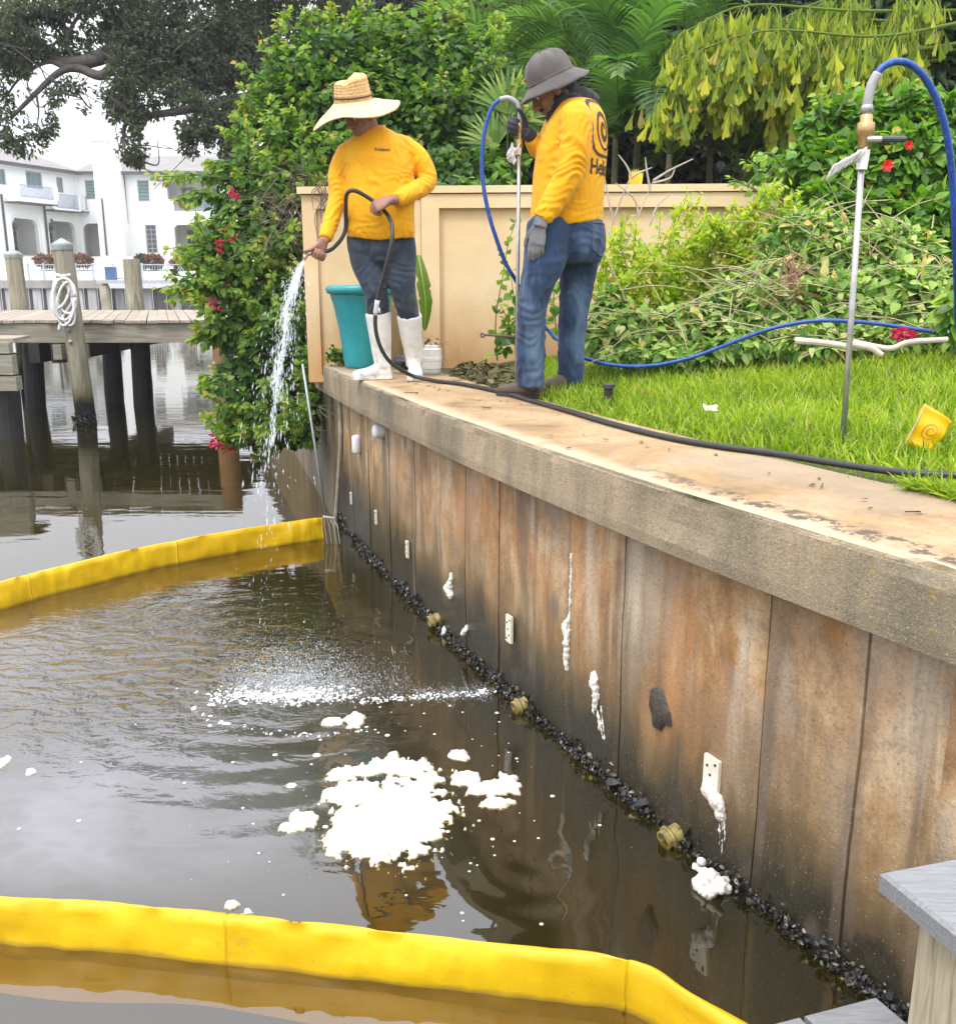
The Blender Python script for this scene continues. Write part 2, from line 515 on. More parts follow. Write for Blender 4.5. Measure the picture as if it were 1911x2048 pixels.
# =================================================================== land
soil = simple('soil', (.09,.065,.04), .95, .45, 14, .5, 45, .02)
NBW = [G(575,883,0), V(-1.73,9.3,0), V(-2.22,10.95,0), V(-3.2,14,0), V(-4.2,17.5,0), V(-4.2,30,0)]
end2, endn = lpt(0)
poly = [lpt(s)[0]+lpt(s)[1]*.5 for s in np.linspace(SLEN-.05, .3, 50)] + [V(-1.12,7.45)] + [V(p[0]+.22, p[1]) for p in NBW] + [V(70,30), V(70,-4)]
n = len(poly)
m = MB()
from mathutils.geometry import tessellate_polygon
tri = tessellate_polygon([[Vector((p[0],p[1],0)) for p in poly]])
m.add([(p[0],p[1],1.215) for p in poly], [np.array(tri)])
ground = tag(m.build('ground', soil), kind='structure')
# the neighbour's bulkhead beyond the corner
conc_dark = simple('old bulkhead concrete', (.17,.135,.09), .85, .45, 5, .4, 40, .01, stretch=(1,1,.25))
nbp = [V(-1.13,7.25)] + [V(p[0], p[1]) for p in NBW[:1]] + [V(p[0],p[1]) for p in NBW[1:]]
nb = thing('neighbour_bulkhead', 'plain concrete bulkhead continuing behind the bougainvillea beyond the seawall corner', 'seawall', tuple(nbp[0])+(0,))
for i in range(len(nbp)-1):
    a, b = nbp[i], nbp[i+1]
    L = np.linalg.norm(b-a); k = max(1, int(L/1.2)); nn = unit(V((b-a)[1], -(b-a)[0]))
    if nn[0] < 0: nn = -nn
    for j in range(k):
        p, q = a+(b-a)*j/k, a+(b-a)*((j+1)/k) - unit(b-a)*.012
        mm = MB()
        vv = [(*p,-.8),(*q,-.8),(*(q+nn*.2),-.8),(*(p+nn*.2),-.8)]
        mm.add([*vv, *[(x,y,1.2) for x,y,_ in vv]], [BOXF])
        mm.build('panel', conc_dark, nb)

# =================================================================== seawall
def wall_material():
    t = NT('stained seawall concrete')
    uv = t.attr('wuv', 'Vector')
    edge = t.attr('tint')
    rnd = t.n('ObjectInfo').outputs['Random']
    sh = t.n('CombineXYZ', {0: t.math('MULTIPLY', rnd, 37.0), 1: 0.0, 2: t.math('MULTIPLY', rnd, 11.0)}).outputs[0]
    uvs = t.n('VectorMath', {0: uv, 1: sh}, operation='ADD').outputs[0]
    sep = t.n('SeparateXYZ', {0: uv})
    v = sep.outputs[1]
    streak = t.noise(t.mapping(uvs, (1, .10, 1)), 11, 4, .6, .6)
    blotch = t.noise(t.mapping(uvs, (1, .55, 1)), 4.2, 5, .6, .5)
    grain = t.noise(uvs, 85, 4, .7)
    base = t.ramp(blotch, [(.26, (.12,.070,.034)), (.38, (.34,.185,.070)), (.5, (.48,.295,.135)), (.60, (.56,.40,.23)), (.74, (.42,.33,.235))])
    base = t.mix(t.ramp(rnd, [(0, .0), (1, .30)]), base, (.36,.30,.23))
    cloud = t.noise(t.mapping(uvs, (1, .8, 1)), 9, 6, .68, .4)
    base = t.mix(t.ramp(cloud, [(.37, .6), (.51, 0)]), base, (.20,.115,.05))
    base = t.mix(t.ramp(cloud, [(.56, 0), (.70, .5)]), base, (.62,.50,.34))
    base = t.mix(t.ramp(streak, [(.36, .45), (.48, 0)]), base, (.13,.085,.05))
    base = t.mix(t.ramp(t.noise(t.mapping(uvs, (1, .2, 1)), 7, 3, .5), [(.6, 0), (.76, .5)]), base, (.68,.60,.48))
    patch_ = t.noise(t.mapping(uvs, (1, .55, 1)), 2.3, 3, .5, .4)
    base = t.mix(t.ramp(patch_, [(.53, 0), (.61, .6)]), base, (.29,.25,.20))
    rust = t.noise(t.mapping(uv, (1, .6, 1)), 1.7, 4, .6, .6)
    base = t.mix(t.ramp(rust, [(.50, 0), (.64, .62)]), base, (.44,.19,.055))
    drip = t.noise(t.mapping(uv, (1, .06, 1)), 5.0, 3, .55, .5)
    base = t.mix(t.ramp(drip, [(.57, 0), (.64, .6)]), base, (.115,.09,.07))
    pale = t.noise(t.mapping(uv, (1, .12, 1), loc=(9,0,0)), 4.2, 4, .6, .5)
    base = t.mix(t.ramp(pale, [(.56, 0), (.68, .6)]), base, (.60,.51,.38))
    # rust-ochre tint lower down, algae towards the tide line
    wob = t.math('ADD', v, t.math('MULTIPLY', t.math('SUBTRACT', t.noise(t.mapping(uvs, (1, .3, 1)), 6, 4, .6), .5), .52))
    wob = t.math('SUBTRACT', wob, t.map(sep.outputs[0], 0.0, 4.2, .20, .0))
    base = t.mix(t.ramp(wob, [(.30, .8), (.62, .0)]), base, (.15,.095,.032))
    base = t.mix(t.ramp(wob, [(.14, 1), (.38, .0)]), base, (.026,.023,.013))
    # grey smooth filler along the joints
    ed = t.math('ADD', edge, t.math('MULTIPLY', t.math('SUBTRACT', t.noise(t.mapping(uvs, (1, .35, 1)), 9, 3, .6), .5), .07))
    jm = t.ramp(ed, [(.028, .85), (.040, 0)])
    jv = t.ramp(t.noise(t.mapping(uvs, (.4, 1, 1)), 2.6, 2, .5), [(.42, .12), (.58, 1)])
    base = t.mix(t.math('MULTIPLY', t.math('MULTIPLY', jm, jv), t.ramp(rnd, [(.25, .15), (.6, .7)])), base, (.17,.13,.10))
    # dark round knots left by the form boards
    vo = t.voro(t.mapping(uvs, (1.0, .55, 1)), 3.1)
    base = t.mix(t.ramp(vo, [(.07, .6), (.13, 0)]), base, (.12,.105,.09))
    base = t.mix(t.ramp(grain, [(.30, .45), (.52, 0)]), base, (.10,.07,.04))
    base = t.mix(t.ramp(t.voro(uvs, 60), [(.06,.8),(.12,0)]), base, (.62,.52,.38))
    base = t.mix(t.ramp(t.voro(t.mapping(uvs, loc=(3,7,0)), 17), [(.03,.9),(.06,0)]), base, (.06,.04,.03))
    h = t.math('ADD', t.math('MULTIPLY', grain, .5), t.math('ADD', t.math('MULTIPLY', cloud, .8), blotch))
    nrm = t.bump(h, .5, .010)
    rough = t.ramp(wob, [(.2, .28), (.5, .75)])
    return t.done(t.pbr(base, rough, nrm, spec=.45))
def cap_material(top):
    t = NT('cap concrete ' + ('top' if top else 'face'))
    uv = t.attr('wuv', 'Vector'); co = t.coord()
    ag = t.voro(co, 75); ag2 = t.noise(co, 160, 3, .6)
    if top:
        b = t.noise(co, 2.0, 6, .6, .8)
        c = t.ramp(b, [(.30, (.17,.115,.062)), (.44, (.34,.22,.105)), (.57, (.42,.295,.165)), (.75, (.37,.235,.105))])
        c = t.mix(t.ramp(t.noise(t.mapping(co, (1,1,1)), 9, 6, .7), [(.36, .6), (.52, 0)]), c, (.27,.20,.13))
        e = t.n('SeparateXYZ', {0: uv}).outputs[1]          # distance from the outer edge
        ew = t.math('ADD', e, t.math('MULTIPLY', t.math('SUBTRACT', t.noise(co, 7, 4, .6), .5), .12))
        c = t.mix(t.ramp(t.noise(co, 34, 5, .75), [(.34,.5),(.5,0)]), c, (.20,.14,.08))
        c = t.mix(t.ramp(ag, [(.08,.6),(.16,0)]), c, (.60,.50,.36))
        c = t.mix(t.ramp(t.noise(t.mapping(co, loc=(5,2,0)), 1.3, 4, .6), [(.50,0),(.62,.55)]), c, (.27,.225,.165))
        c = t.mix(t.ramp(ew, [(.02, .75), (.10, 0)]), c, (.47,.40,.28))
        # damp, greyer concrete near the far end where the hose drips
        s = t.n('SeparateXYZ', {0: uv}).outputs[0]
        c = t.mix(t.ramp(t.math('ADD', t.math('MULTIPLY', s, .25), t.math('MULTIPLY', t.noise(co, 3, 3), .25)), [(.22, .75), (.55, 0)]), c, (.22,.18,.13))
        # dark flaked paint along the near edge
        fl = t.math('MULTIPLY', t.ramp(t.noise(co, 16, 6, .75), [(.49, 0), (.54, 1)]), t.ramp(t.math('ABSOLUTE', t.math('SUBTRACT', e, .085)), [(.03, 1), (.055, 0)]))
        fl = t.math('MULTIPLY', fl, t.map(s, 4.4, 5.0))
        c = t.mix(fl, c, (.11,.085,.06))
        h = t.math('ADD', t.math('MULTIPLY', ag2, .5), t.noise(co, 30, 5, .65)); k = .35
    else:
        b = t.noise(t.mapping(uv, (1, .5, 1)), 3.0, 6, .62, .6)
        c = t.ramp(b, [(.25, (.15,.125,.085)), (.45, (.30,.24,.155)), (.62, (.41,.32,.205)), (.8, (.34,.28,.195))])
        st = t.noise(t.mapping(uv, (1, .12, 1)), 9, 4, .6)
        c = t.mix(t.ramp(st, [(.36, .38), (.52, 0)]), c, (.16,.14,.10))
        c = t.mix(t.ramp(t.noise(uv, 1.1, 3, .5), [(.46, 0), (.62, .72)]), c, (.125,.12,.085))
        s = t.n('SeparateXYZ', {0: uv}).outputs[0]
        c = t.mix(t.math('MULTIPLY', t.ramp(t.noise(co, 26, 4, .7), [(.60, 0), (.66, .8)]), t.map(s, 5.0, 5.7)), c, (.36,.27,.07))
        c = t.mix(t.ramp(ag, [(.10, .75), (.20, 0)]), c, (.50,.43,.33))
        c = t.mix(t.ramp(t.voro(t.mapping(co, loc=(3,1,2)), 42), [(.05, .9), (.10, 0)]), c, (.05,.04,.03))
        c = t.mix(t.ramp(t.noise(co, 95, 4, .75), [(.34, .5), (.50, 0)]), c, (.10,.085,.06))
        c = t.mix(t.ramp(t.noise(co, 120, 3, .7), [(.58, 0), (.70, .45)]), c, (.50,.42,.30))
        h = t.math('ADD', t.math('MULTIPLY', ag2, .6), t.noise(co, 50, 5, .7)); k = .5
    return t.done(t.pbr(c, .85, t.bump(h, k, .012), spec=.3))
capm = [cap_material(True), cap_material(False)]
wallm = wall_material()
seawall = thing('seawall', 'long curving concrete seawall with a broad tan cap above stained brown panels', 'seawall', (*lpt(3.0)[0], 0))

# cap
CW = .62
prof = [(.30, CAPB+.005), (.03, CAPB), (.004, CAPB+.012), (0, CAPB+.05), (0, CAPB+.11), (0, CAPZ-.05), (.002, CAPZ-.022), (.010, CAPZ-.008), (.024, CAPZ-.001), (.06, CAPZ), (.14, CAPZ), (.26, CAPZ), (.42, CAPZ), (CW, CAPZ), (CW, CAPB)]
vv, uvv = [], []
for i, s in enumerate(LS):
    p, nn = lpt(s)
    for j, (o, z) in enumerate(prof):
        wob = noise.noise(Vector((s*1.3, z*3, 2.0)))*.008
        chip = 0; zz = z
        if 4 <= j <= 9:
            c = noise.noise(Vector((s*9, j*.55, 5.0)))
            big = max(0, noise.noise(Vector((s*2.3, j*.3, 9.0)))-.18)*(.09 if s > 4.6 else .03)
            chip = max(0, c-.22)*.022 + big*(1 if j in (6,7,8) else .3)
            if j in (7,8,9): zz = z - chip*.5
            chip += (noise.noise(Vector((s*30, j, 1.0)))*.0025)
        q = p + nn*(o + (wob if j < 9 else 0) + chip)
        vv.append((q[0], q[1], zz + noise.noise(Vector((s*2, o*5, 3)))*.004*(1 if j > 8 and j < 13 else 0)))
        uvv.append((s, o if j >= 7 else z))
k = len(prof); m = MB()
q = np.array([(i*k+j, (i+1)*k+j, (i+1)*k+j+1, i*k+j+1) for i in range(len(LS)-1) for j in range(k-1)])
isf = np.array([j < 7 for i in range(len(LS)-1) for j in range(k-1)])
m.add(vv, [q[~isf]], uv=uvv, mi=0)
m.f[4].append(q[isf]); m.mi[4].append(np.full(isf.sum(), 1, np.int32))
ends = [np.array([list(range(k))[::-1]]), np.array([[(len(LS)-1)*k+j for j in range(k)]])]
m.f.setdefault(k, []).extend(ends); m.mi.setdefault(k, []).extend([np.full(1,1,np.int32)]*2)
cap = m.build('cap', capm, seawall, smooth=False, uv=True)

# panels: seams read off the photograph along the cap's lower edge
bot_px = np.array([(628,779),(681,810),(780,861),(923,934.6),(1073,999),(1240,1077),(1417,1147),(1540,1210),(1687,1267),(1835,1336),(1911,1375)])
seam_x = [660, 700, 735, 775, 825, 875, 932, 997, 1066, 1143, 1252, 1380, 1545, 1740, 1905]
seams = [wall_px(x, np.interp(x, bot_px[:,0], bot_px[:,1]))[0] for x in seam_x]
seams = [-.02] + sorted(seams) + [seams[-1]+.42*i for i in range(1, 8)]
seams = [s for s in seams if s < SLEN-.05]
rp = random.Random(5)
for a, b in zip(seams[:-1], seams[1:]):
    g = .002 + rp.random()*.003; off0 = rp.uniform(-.006, .006); tilt = rp.uniform(-.003, .003)
    nu, nvv = max(5, int((b-a)/.045)), 30
    us = np.linspace(a+g/2, b-g/2, nu+1); zs = np.linspace(-.75, CAPB+.012, nvv+1)
    vs, uvs, ts = [], [], []
    for i, u in enumerate(us):
        for z in zs:
            e = min(u-(a+g/2), (b-g/2)-u)
            o = off0 + tilt*(u-a)/(b-a) + noise.noise(Vector((u*6, z*2.4, 0)))*.006 + noise.noise(Vector((u*30, z*9, 4)))*.002
            if e < .004: o -= .0015 + .002*noise.noise(Vector((u*3, z*14, 8)))
            vs.append(W(u, z, o)); uvs.append((u, z)); ts.append(e)
    kk = nvv+1; f = [(i*kk+j, i*kk+j+1, (i+1)*kk+j+1, (i+1)*kk+j) for i in range(nu) for j in range(nvv)]
    n0 = len(vs)
    for i in (0, nu):                                    # returns into the joint
        for z in zs: vs.append(W(us[i], z, -.05)); uvs.append((us[i], z)); ts.append(0)
    n1 = len(vs)                                         # the returns keep their own edge so the arris stays sharp
    for i in (0, nu):
        for j in range(kk): vs.append(vs[i*kk+j]); uvs.append(uvs[i*kk+j]); ts.append(0)
    f += [(n0+j, n0+j+1, n1+j+1, n1+j) for j in range(nvv)]
    f += [(n1+kk+j, n1+kk+j+1, n0+kk+j+1, n0+kk+j) for j in range(nvv)]
    mm = MB().add(vs, [np.array(f)], tint=ts, uv=uvs)
    mm.build('panel', wallm, seawall, smooth=True, uv=True)
# backing behind the joints
bk = []
for s in np.linspace(0, SLEN-.05, 70):
    for z in (-.8, CAPB+.01): bk.append(W(s, z, -.04))
f = [(2*i, 2*i+1, 2*i+3, 2*i+2) for i in range(69)]
MB().add(bk, [np.array(f)]).build('joint_backing', simple('joint dirt', (.03,.024,.018), .9, .4, 8), seawall)
# end return of the wall at the corner
p0, n0 = lpt(0.0)
MB().add([(*(p0+n0*REC),-.75),(*(p0+n0*.9),-.75),(*(p0+n0*.9),CAPB),(*(p0+n0*REC),CAPB)], [np.array([(0,1,2,3)])]).build('end_return', conc_dark, seawall)

# mussels and oysters along the tide line
shell_v = np.array([(0,-1,0),(.62,-.3,.1),(.6,.5,.05),(0,1,0),(-.6,.5,.05),(-.62,-.3,.1),(0,-.2,.62),(0,.5,.5)])
shell_f = [np.array([(0,1,6),(1,2,7),(1,7,6),(2,3,7),(3,4,7),(4,5,6),(4,6,7),(5,0,6)])]
ns = 11000
ss = RNG.uniform(0.0, SLEN-.3, ns)
hh = np.clip(RNG.normal(.006, .030, ns), -.10, .11)
clump = np.array([noise.noise(Vector((s*2.6, 0, 0)))+.6*noise.noise(Vector((s*8, 3, 0))) for s in ss])
hh = hh*np.clip(.75+.7*clump, .35, 1.6)
oo = np.clip(RNG.gamma(1.5, .008, ns)*np.clip(.8+.9*clump, .25, 2.0), 0, .13)*np.clip(1-(hh-.02)/.22, .1, 1)
keep_ = (clump > -.25) | (RNG.random(ns) < .35)
ss, hh, oo = ss[keep_], hh[keep_], oo[keep_]; ns = len(ss)
pos = np.array([W(s, h, o) for s, h, o in zip(ss, hh, oo)])
Mx = frames(rdir(ns)+V(0,0,.5), rdir(ns), RNG.gamma(3.2, .0022, ns)+.0025)
shm = NT('mussel shells')
f_ = shm.attr('tint')
col = shm.ramp(f_, [(0,(.008,.008,.009)),(.6,(.022,.022,.020)),(.84,(.06,.058,.048)),(.95,(.16,.15,.125)),(1,(.42,.40,.35))])
shm = shm.done(shm.pbr(col, .38, spec=.5))
mm = MB(); mm.scatter(shell_v, shell_f, Mx, pos, tint=RNG.random(ns))
tag(mm.build('mussel_growth', shm, seawall), kind='stuff')

# white injection plates, foam runs, drain stubs
plastic_w = simple('yellowed white plastic', (.74,.70,.56), .45, .12, 30, spec=.4)
foam_t = NT('set polyurethane foam')
fco = foam_t.coord()
foam_m = foam_t.done(foam_t.pbr(foam_t.ramp(foam_t.noise(fco, 22, 4), [(.3,(.66,.63,.54)),(.7,(.78,.765,.71))]), .6, foam_t.bump(foam_t.noise(fco, 130, 4, .7), .35, .006), spec=.3, **{'Subsurface Weight': .15, 'Subsurface Radius': (.02,.02,.02)}))
dark_pl = simple('dark hole', (.015,.012,.01), .8)
def wall_frame(s):
    p, nn = lpt(s); t2 = unit(V(-nn[1], nn[0])); return V(t2[0], t2[1], 0), V(-nn[0], -nn[1], 0)
def plate_at(x, y, w, h):
    s, z = wall_px(x, y); tx, on = wall_frame(s); c = W(s, z, .012)
    mm = MB(); mm.obox(c, tx*w/2, on*.006, V(0,0,h/2))
    pl = mm.build('injection_plate', plastic_w, seawall)
    hm = MB()
    for (i, j) in ((-.55,.72),(.5,.45),(-.35,-.42),(.55,-.74),(.05,.0)):
        hm.lathe([(.0045,0),(.0045,.003)], c+tx*w/2*i+V(0,0,h/2*j)+on*.0055, 8, on)
    hm.build('bolt_hole', dark_pl, pl)
for (x, y, w, h) in ((705,996,.035,.085),(755,1034,.035,.09),(818,1098,.04,.10),(1023,1257,.055,.125),(1429,1548,.07,.12)):
    plate_at(x, y, w, h)
def foam_run(pts, name='foam_run', lumps=.35, seed=1):
    r_ = random.Random(seed); mm = MB()
    prev = None
    P3 = []
    for x, y, r in pts:
        s, z = wall_px(x, y); P3.append((*W(s, z, r*.45), r))
    P3 = cr(P3, 6)
    mm.tube(P3[:,:3], P3[:,3]*.62*np.array([1+.5*noise.noise(Vector((i*.5,seed,0))) for i in range(len(P3))]), 8)
    for i, q in enumerate(P3):
        if q[3] < .013: continue
        rr = q[3]*.56*(1+r_.uniform(-lumps, lumps))
        mm.ball(q[:3]+V(r_.uniform(-1,1), r_.uniform(-1,1), r_.uniform(-1,1))*rr*.3, (rr, rr, rr*1.15), 8, 6)
    me = remesh(mm, .0042, 2); c_ = get_co(me); set_co(me, c_+get_no(me)*(.0055*nzv(c_, (45,45,45), seed)+.004*nzv(c_, (110,110,110), seed))[:,None])
    return link_mesh(name, me, foam_m, seawall)
foam_run([(904,1145,.012),(905,1160,.024),(903,1178,.034),(906,1192,.026)], seed=2)
foam_run([(1144,1105,.009),(1143,1160,.009),(1140,1230,.010),(1137,1252,.026),(1138,1290,.021),(1136,1325,.019),(1137,1342,.010)], seed=3)
foam_run([(1192,1345,.020),(1194,1365,.026),(1196,1395,.024),(1194,1420,.012)], seed=4)
for k, (x0, y0, x1, y1) in enumerate(((1186,1398,1190,1440),(1196,1410,1200,1465),(1203,1410,1210,1480),(1199,1430,1206,1476))):
    foam_run([(x0,y0,.007),((x0+x1)/2,(y0+y1)/2,.0085),(x1,y1,.006)], seed=10+k)
foam_run([(1424,1560,.03),(1428,1580,.034),(1441,1598,.03),(1444,1625,.026),(1443,1640,.012)], seed=5)
for k, (x, y1) in enumerate(((1439,1690),(1444,1712),(1449,1685))):
    foam_run([(x,1635,.006),(x+1,1665,.0055),(x,y1,.005)], seed=20+k)
foam_run([(890,1255,.020),(893,1262,.026),(890,1268,.02)], seed=6)
foam_run([(928,1268,.02),(935,1262,.024),(936,1252,.016)], seed=7)
brass = simple('algae stained drain pipe', (.25,.20,.06), .5, .8, 26, .5, 90, .008)
def drain(x, y, r, L):
    s, z = wall_px(x, y); tx, on = wall_frame(s); c = W(s, max(z, .03), 0)
    d = unit(on + V(0,0,-.25))
    mm = MB(); mm.lathe([(r*.80,0),(r*.80,L),(r*.62,L),(r*.62,.002),(.001,.001)], c, 20, d, capends=False)
    ra_ = [(r*.82+r*.20*math.cos(a), L*.62+r*.20*math.sin(a)) for a in np.linspace(0,2*math.pi,9)]
    mm.lathe(ra_, c, 20, d, capends=False); mm.lathe([(r*.30,.0),(r*.30,L*.8),(r*.15,L*.8),(r*.15,0)], c, 12, d, capends=False)
    mm.build('drain_pipe', brass, seawall, smooth=True)
drain(878,1236,.040,.062); drain(1052,1408,.040,.062); drain(1356,1688,.042,.068)
# dark patch of wet mortar
def patch(pts, mat_, name, th=.006):
    mm = MB(); P3 = []
    for x, y in pts:
        s, z = wall_px(x, y); P3.append((s, z))
    c = np.mean(P3, 0); n_ = len(P3)
    vs = [W(s, z, .002) for s, z in P3] + [W(c[0]+(s-c[0])*.8, c[1]+(z-c[1])*.8, .008+th) for s, z in P3] + [W(c[0], c[1], .011+th)]
    f4 = [(i, (i+1)%n_, n_+(i+1)%n_, n_+i) for i in range(n_)]; f3 = [(n_+i, n_+(i+1)%n_, 2*n_) for i in range(n_)]
    mm.add(vs, [np.array(f4), np.array(f3)]); mm.build(name, mat_, seawall, smooth=True)
mortar = simple('wet dark mortar', (.05,.038,.03), .35, .5, 40, .8, 70, .01)
patch([(1302,1378),(1314,1374),(1328,1382),(1334,1405),(1343,1430),(1344,1455),(1330,1450),(1322,1462),(1308,1455),(1306,1430),(1299,1405)], mortar, 'mortar_patch')
# capped pipe ends under the cap
white_pipe = simple('white pvc', (.78,.78,.76), .35, .06, 12, spec=.5)
for (x, y, r, L, dr) in ((722,900,.033,.085,0),(664,862,.045,.05,1)):
    s, z = wall_px(x, y); tx, on = wall_frame(s)
    mm = MB(); mm.lathe([(.001,-.021-L*.0),(r*.8,-.02),(r,-.008),(r,L),(r*.93,L+.012),(r*.55,L+.02),(.001,L+.021)], W(s,z,.03 if not dr else 0), 20, on if dr else V(0,0,1))
    mm.build('pipe_end', white_pipe, seawall, smooth=True)
# =================================================================== wooden dock across the canal inlet
def wood(name, c1, c2, axis=0, rough=.85, sc=1.0):
    t = NT(name); co = t.coord()
    st = [9*sc]*3; st[axis] = .8*sc
    g = t.noise(t.mapping(co, tuple(st)), 3, 5, .6, .5)
    rnd = t.n('ObjectInfo').outputs['Random']
    c = t.ramp(g, [(.28, scol(c2,.75)), (.48, c2), (.7, c1)])
    c = t.mix(t.map(rnd, 0, 1, 0, .45), c, scol(c2, .8))
    kn = t.voro(t.mapping(co, tuple(x*.16 for x in st)), 2.2)
    c = t.mix(t.ramp(kn, [(.05,.7),(.10,0)]), c, scol(c2,.4))
    return t.done(t.pbr(c, rough, t.bump(g, .5, .01), spec=.25))
deckwood = wood('weathered deck boards', (.50,.45,.37), (.33,.28,.22), 1)
beamwood = wood('weathered beam', (.40,.39,.32), (.28,.26,.20), 0)
def pile_mat():
    t = NT('treated pile wood'); co = t.coord(); z = t.n('SeparateXYZ', {0: t.n('NewGeometry').outputs['Position']}).outputs[2]
    g = t.noise(t.mapping(co, (7,7,.7)), 2.5, 6, .6, .6)
    c = t.ramp(g, [(.28,(.13,.125,.08)),(.5,(.27,.25,.18)),(.7,(.38,.36,.28))])
    zz = t.math('ADD', z, t.math('MULTIPLY', t.noise(co, 5, 3), .14))
    c = t.mix(t.ramp(t.math('SUBTRACT', zz, -.0), [(.40,1),(.56,0)]), c, (.10,.095,.03))
    c = t.mix(t.ramp(zz, [(.33,1),(.42,0)]), c, (.012,.012,.013))
    return t.done(t.pbr(c, .85, t.bump(g, .6, .015), spec=.25))
pilem = pile_mat()
copper = simple('weathered pile cap', (.27,.31,.28), .6, .35, 9, spec=.4)
darkpile = simple('backlit black pile', (.012,.012,.013), .6, .4, 6)  # backlit darkness under the dock is put into this pile colour
DZ, DN, DF = 1.31, 12.72, 16.9
dock = thing('wooden_dock', 'long weathered wooden dock on dark piles crossing the canal at left', 'dock', (-5, DN, 0))
rp = random.Random(3)
x0, x1 = -9.6, G(428, 640, DZ)[0]
sl = -.33*(DF-DN)
i = 0; x = x0
while x < x1+1.4:
    w = .138
    a0, a1 = x, x+w
    def cl(q): return q
    zt = DZ + rp.uniform(-.004, .006)
    yn = DN + rp.uniform(-.03, .01)
    # boards run slantwise to the front edge; cut them at the dock's end
    pts = [(a0, yn), (a1, yn), (a1+sl, DF), (a0+sl, DF)]
    if a1 > x1:
        pts = [(min(px, x1), py) if py < DF-1 else (min(px, x1), py) for px, py in pts]
        ta = max(0, (a0-x1)/(-sl)); tb = max(0, (a1-x1)/(-sl))
        pts = [(a0+sl*ta, yn+(DF-DN)*ta), (a1+sl*tb, yn+(DF-DN)*tb), (a1+sl, DF), (a0+sl, DF)]
    v = [(px,py,zt-.036) for px,py in pts]+[(px,py,zt) for px,py in pts]
    MB().add(v, [BOXF]).build('deck_board', deckwood, dock)
    x += w+.008
MB().box((x0, DN+.03, DZ-.29), (x1, DN+.075, DZ-.04)).build('beam', beamwood, dock)
MB().box((x0, DF-.1, DZ-.29), (x1-.8, DF-.05, DZ-.04)).build('beam', beamwood, dock)
MB().box((x0, (DN+DF)/2, DZ-.29), (x1-.4, (DN+DF)/2+.05, DZ-.04)).build('beam', beamwood, dock)
# cross beams on the piles
for xx in (G(175,836,0)[0]-.25, P(70,690,DN)[0]):
    MB().box((xx-.07, DN-.05, DZ-.55), (xx+.07, DF+.1, DZ-.295)).build('cross_beam', darkpile, dock)
for xo in (-.27, .24):
    cx_ = P(146, 690, DN)[0]+xo*.62
    MB().box((cx_-.055, DN-.12, DZ-.50), (cx_+.055, DN+.02, DZ-.31)).build('beam_end', beamwood, dock)
def pile(base, top, r, m, cap_=True, flat=False):
    b, t = V(base), V(top)
    k = 14
    pts = [b+(t-b)*i/k for i in range(k+1)]
    mm = MB(); mm.tube(pts, [r*(1.02-.05*i/k)*(1+.02*noise.noise(Vector((i*.7, base[0], 0)))) for i in range(k+1)], 16)
    o = mm.build('piling', m, dock, smooth=False)
    if cap_:
        cm = MB(); cm.lathe([(r*1.04,-.02),(r*1.07,.04),(r*1.02,.06),(.01,.06+r*.55)], t, 16, unit(t-b))
        cm.build('pile_cap', copper, o)
    return o
fb = P(168, 832, 12.40); ft = P(125, 497, 12.42)
front_pile = pile((fb[0]+.06, fb[1], -.9), ft, .125, pilem)
tb_ = P(265, 640, DF+.15); pile((tb_[0]+.12, DF+.15, -.9), P(262, 518, DF+.15), .15, pilem, False)
tb_ = P(31, 640, DF+.15); pile((tb_[0]+.12, DF+.15, -.9), P(27, 514, DF+.15), .145, pilem)
for (xt, xb, Y) in ((65,75,13.9),(222,234,14.6),(280,290,14.2),(445,455,12.7)):
    a = P(xt, 690, Y); b = P(xb, 870, Y)
    dx = (b[0]-a[0])/(b[2]-a[2])
    pile((a[0]+dx*(-.9-a[2]), Y, -.9), (a[0]+dx*(DZ-.05-a[2]), Y, DZ-.05), .14, darkpile if xt < 400 else simple('orange brown pile', (.22,.13,.06), .85, .4, 6), False)
# bolts on the front pile, oysters round its waterline
boltm = simple('galvanised bolt', (.3,.3,.28), .5, .2, metal=.6)
for z in (DZ-.10, DZ-.25):
    bm_ = MB(); q = ft+(fb-ft)*((ft[2]-z)/(ft[2]-fb[2])); bm_.lathe([(.028,0),(.028,.02),(.012,.03)], q+V(.0,-.118,0), 8, (0,-1,0)); bm_.build('bolt', boltm, front_pile)
mm = MB(); k = 170
an = RNG.uniform(0, 2*math.pi, k); hz = RNG.normal(.05, .035, k)
pos = np.c_[fb[0]+np.cos(an)*.14, fb[1]+np.sin(an)*.14, hz]
mm.scatter(shell_v, shell_f, frames(rdir(k), rdir(k), RNG.uniform(.012,.026,k)), pos, tint=RNG.random(k)*.9)
tag(mm.build('oyster_ring', shm, front_pile), kind='stuff')
# low landing at the far left, nearer than the dock
land = thing('low_landing', 'low grey timber landing at the left edge in front of the long dock', 'dock', (-6.1, 11, 0))
for i, (z0, z1) in enumerate(((1.02,1.14),(.78,1.0),(.60,.76))):
    MB().box((-9, 10.9-.02*i, z0), (P(18,700,10.9)[0]+.03*i, 11.0, z1)).build('fascia_board', beamwood, land)
for i in range(4):
    MB().box((-9, 11.0+i*.16, 1.145), (P(20,700,10.9)[0]-.03*i, 11.15+i*.16, 1.18)).build('deck_board', deckwood, land)
MB().tube([(P(8,800,11.2)[0],11.2,-.9),(P(6,700,11.2)[0],11.2,1.0)], .15, 14).build('piling', darkpile, land)
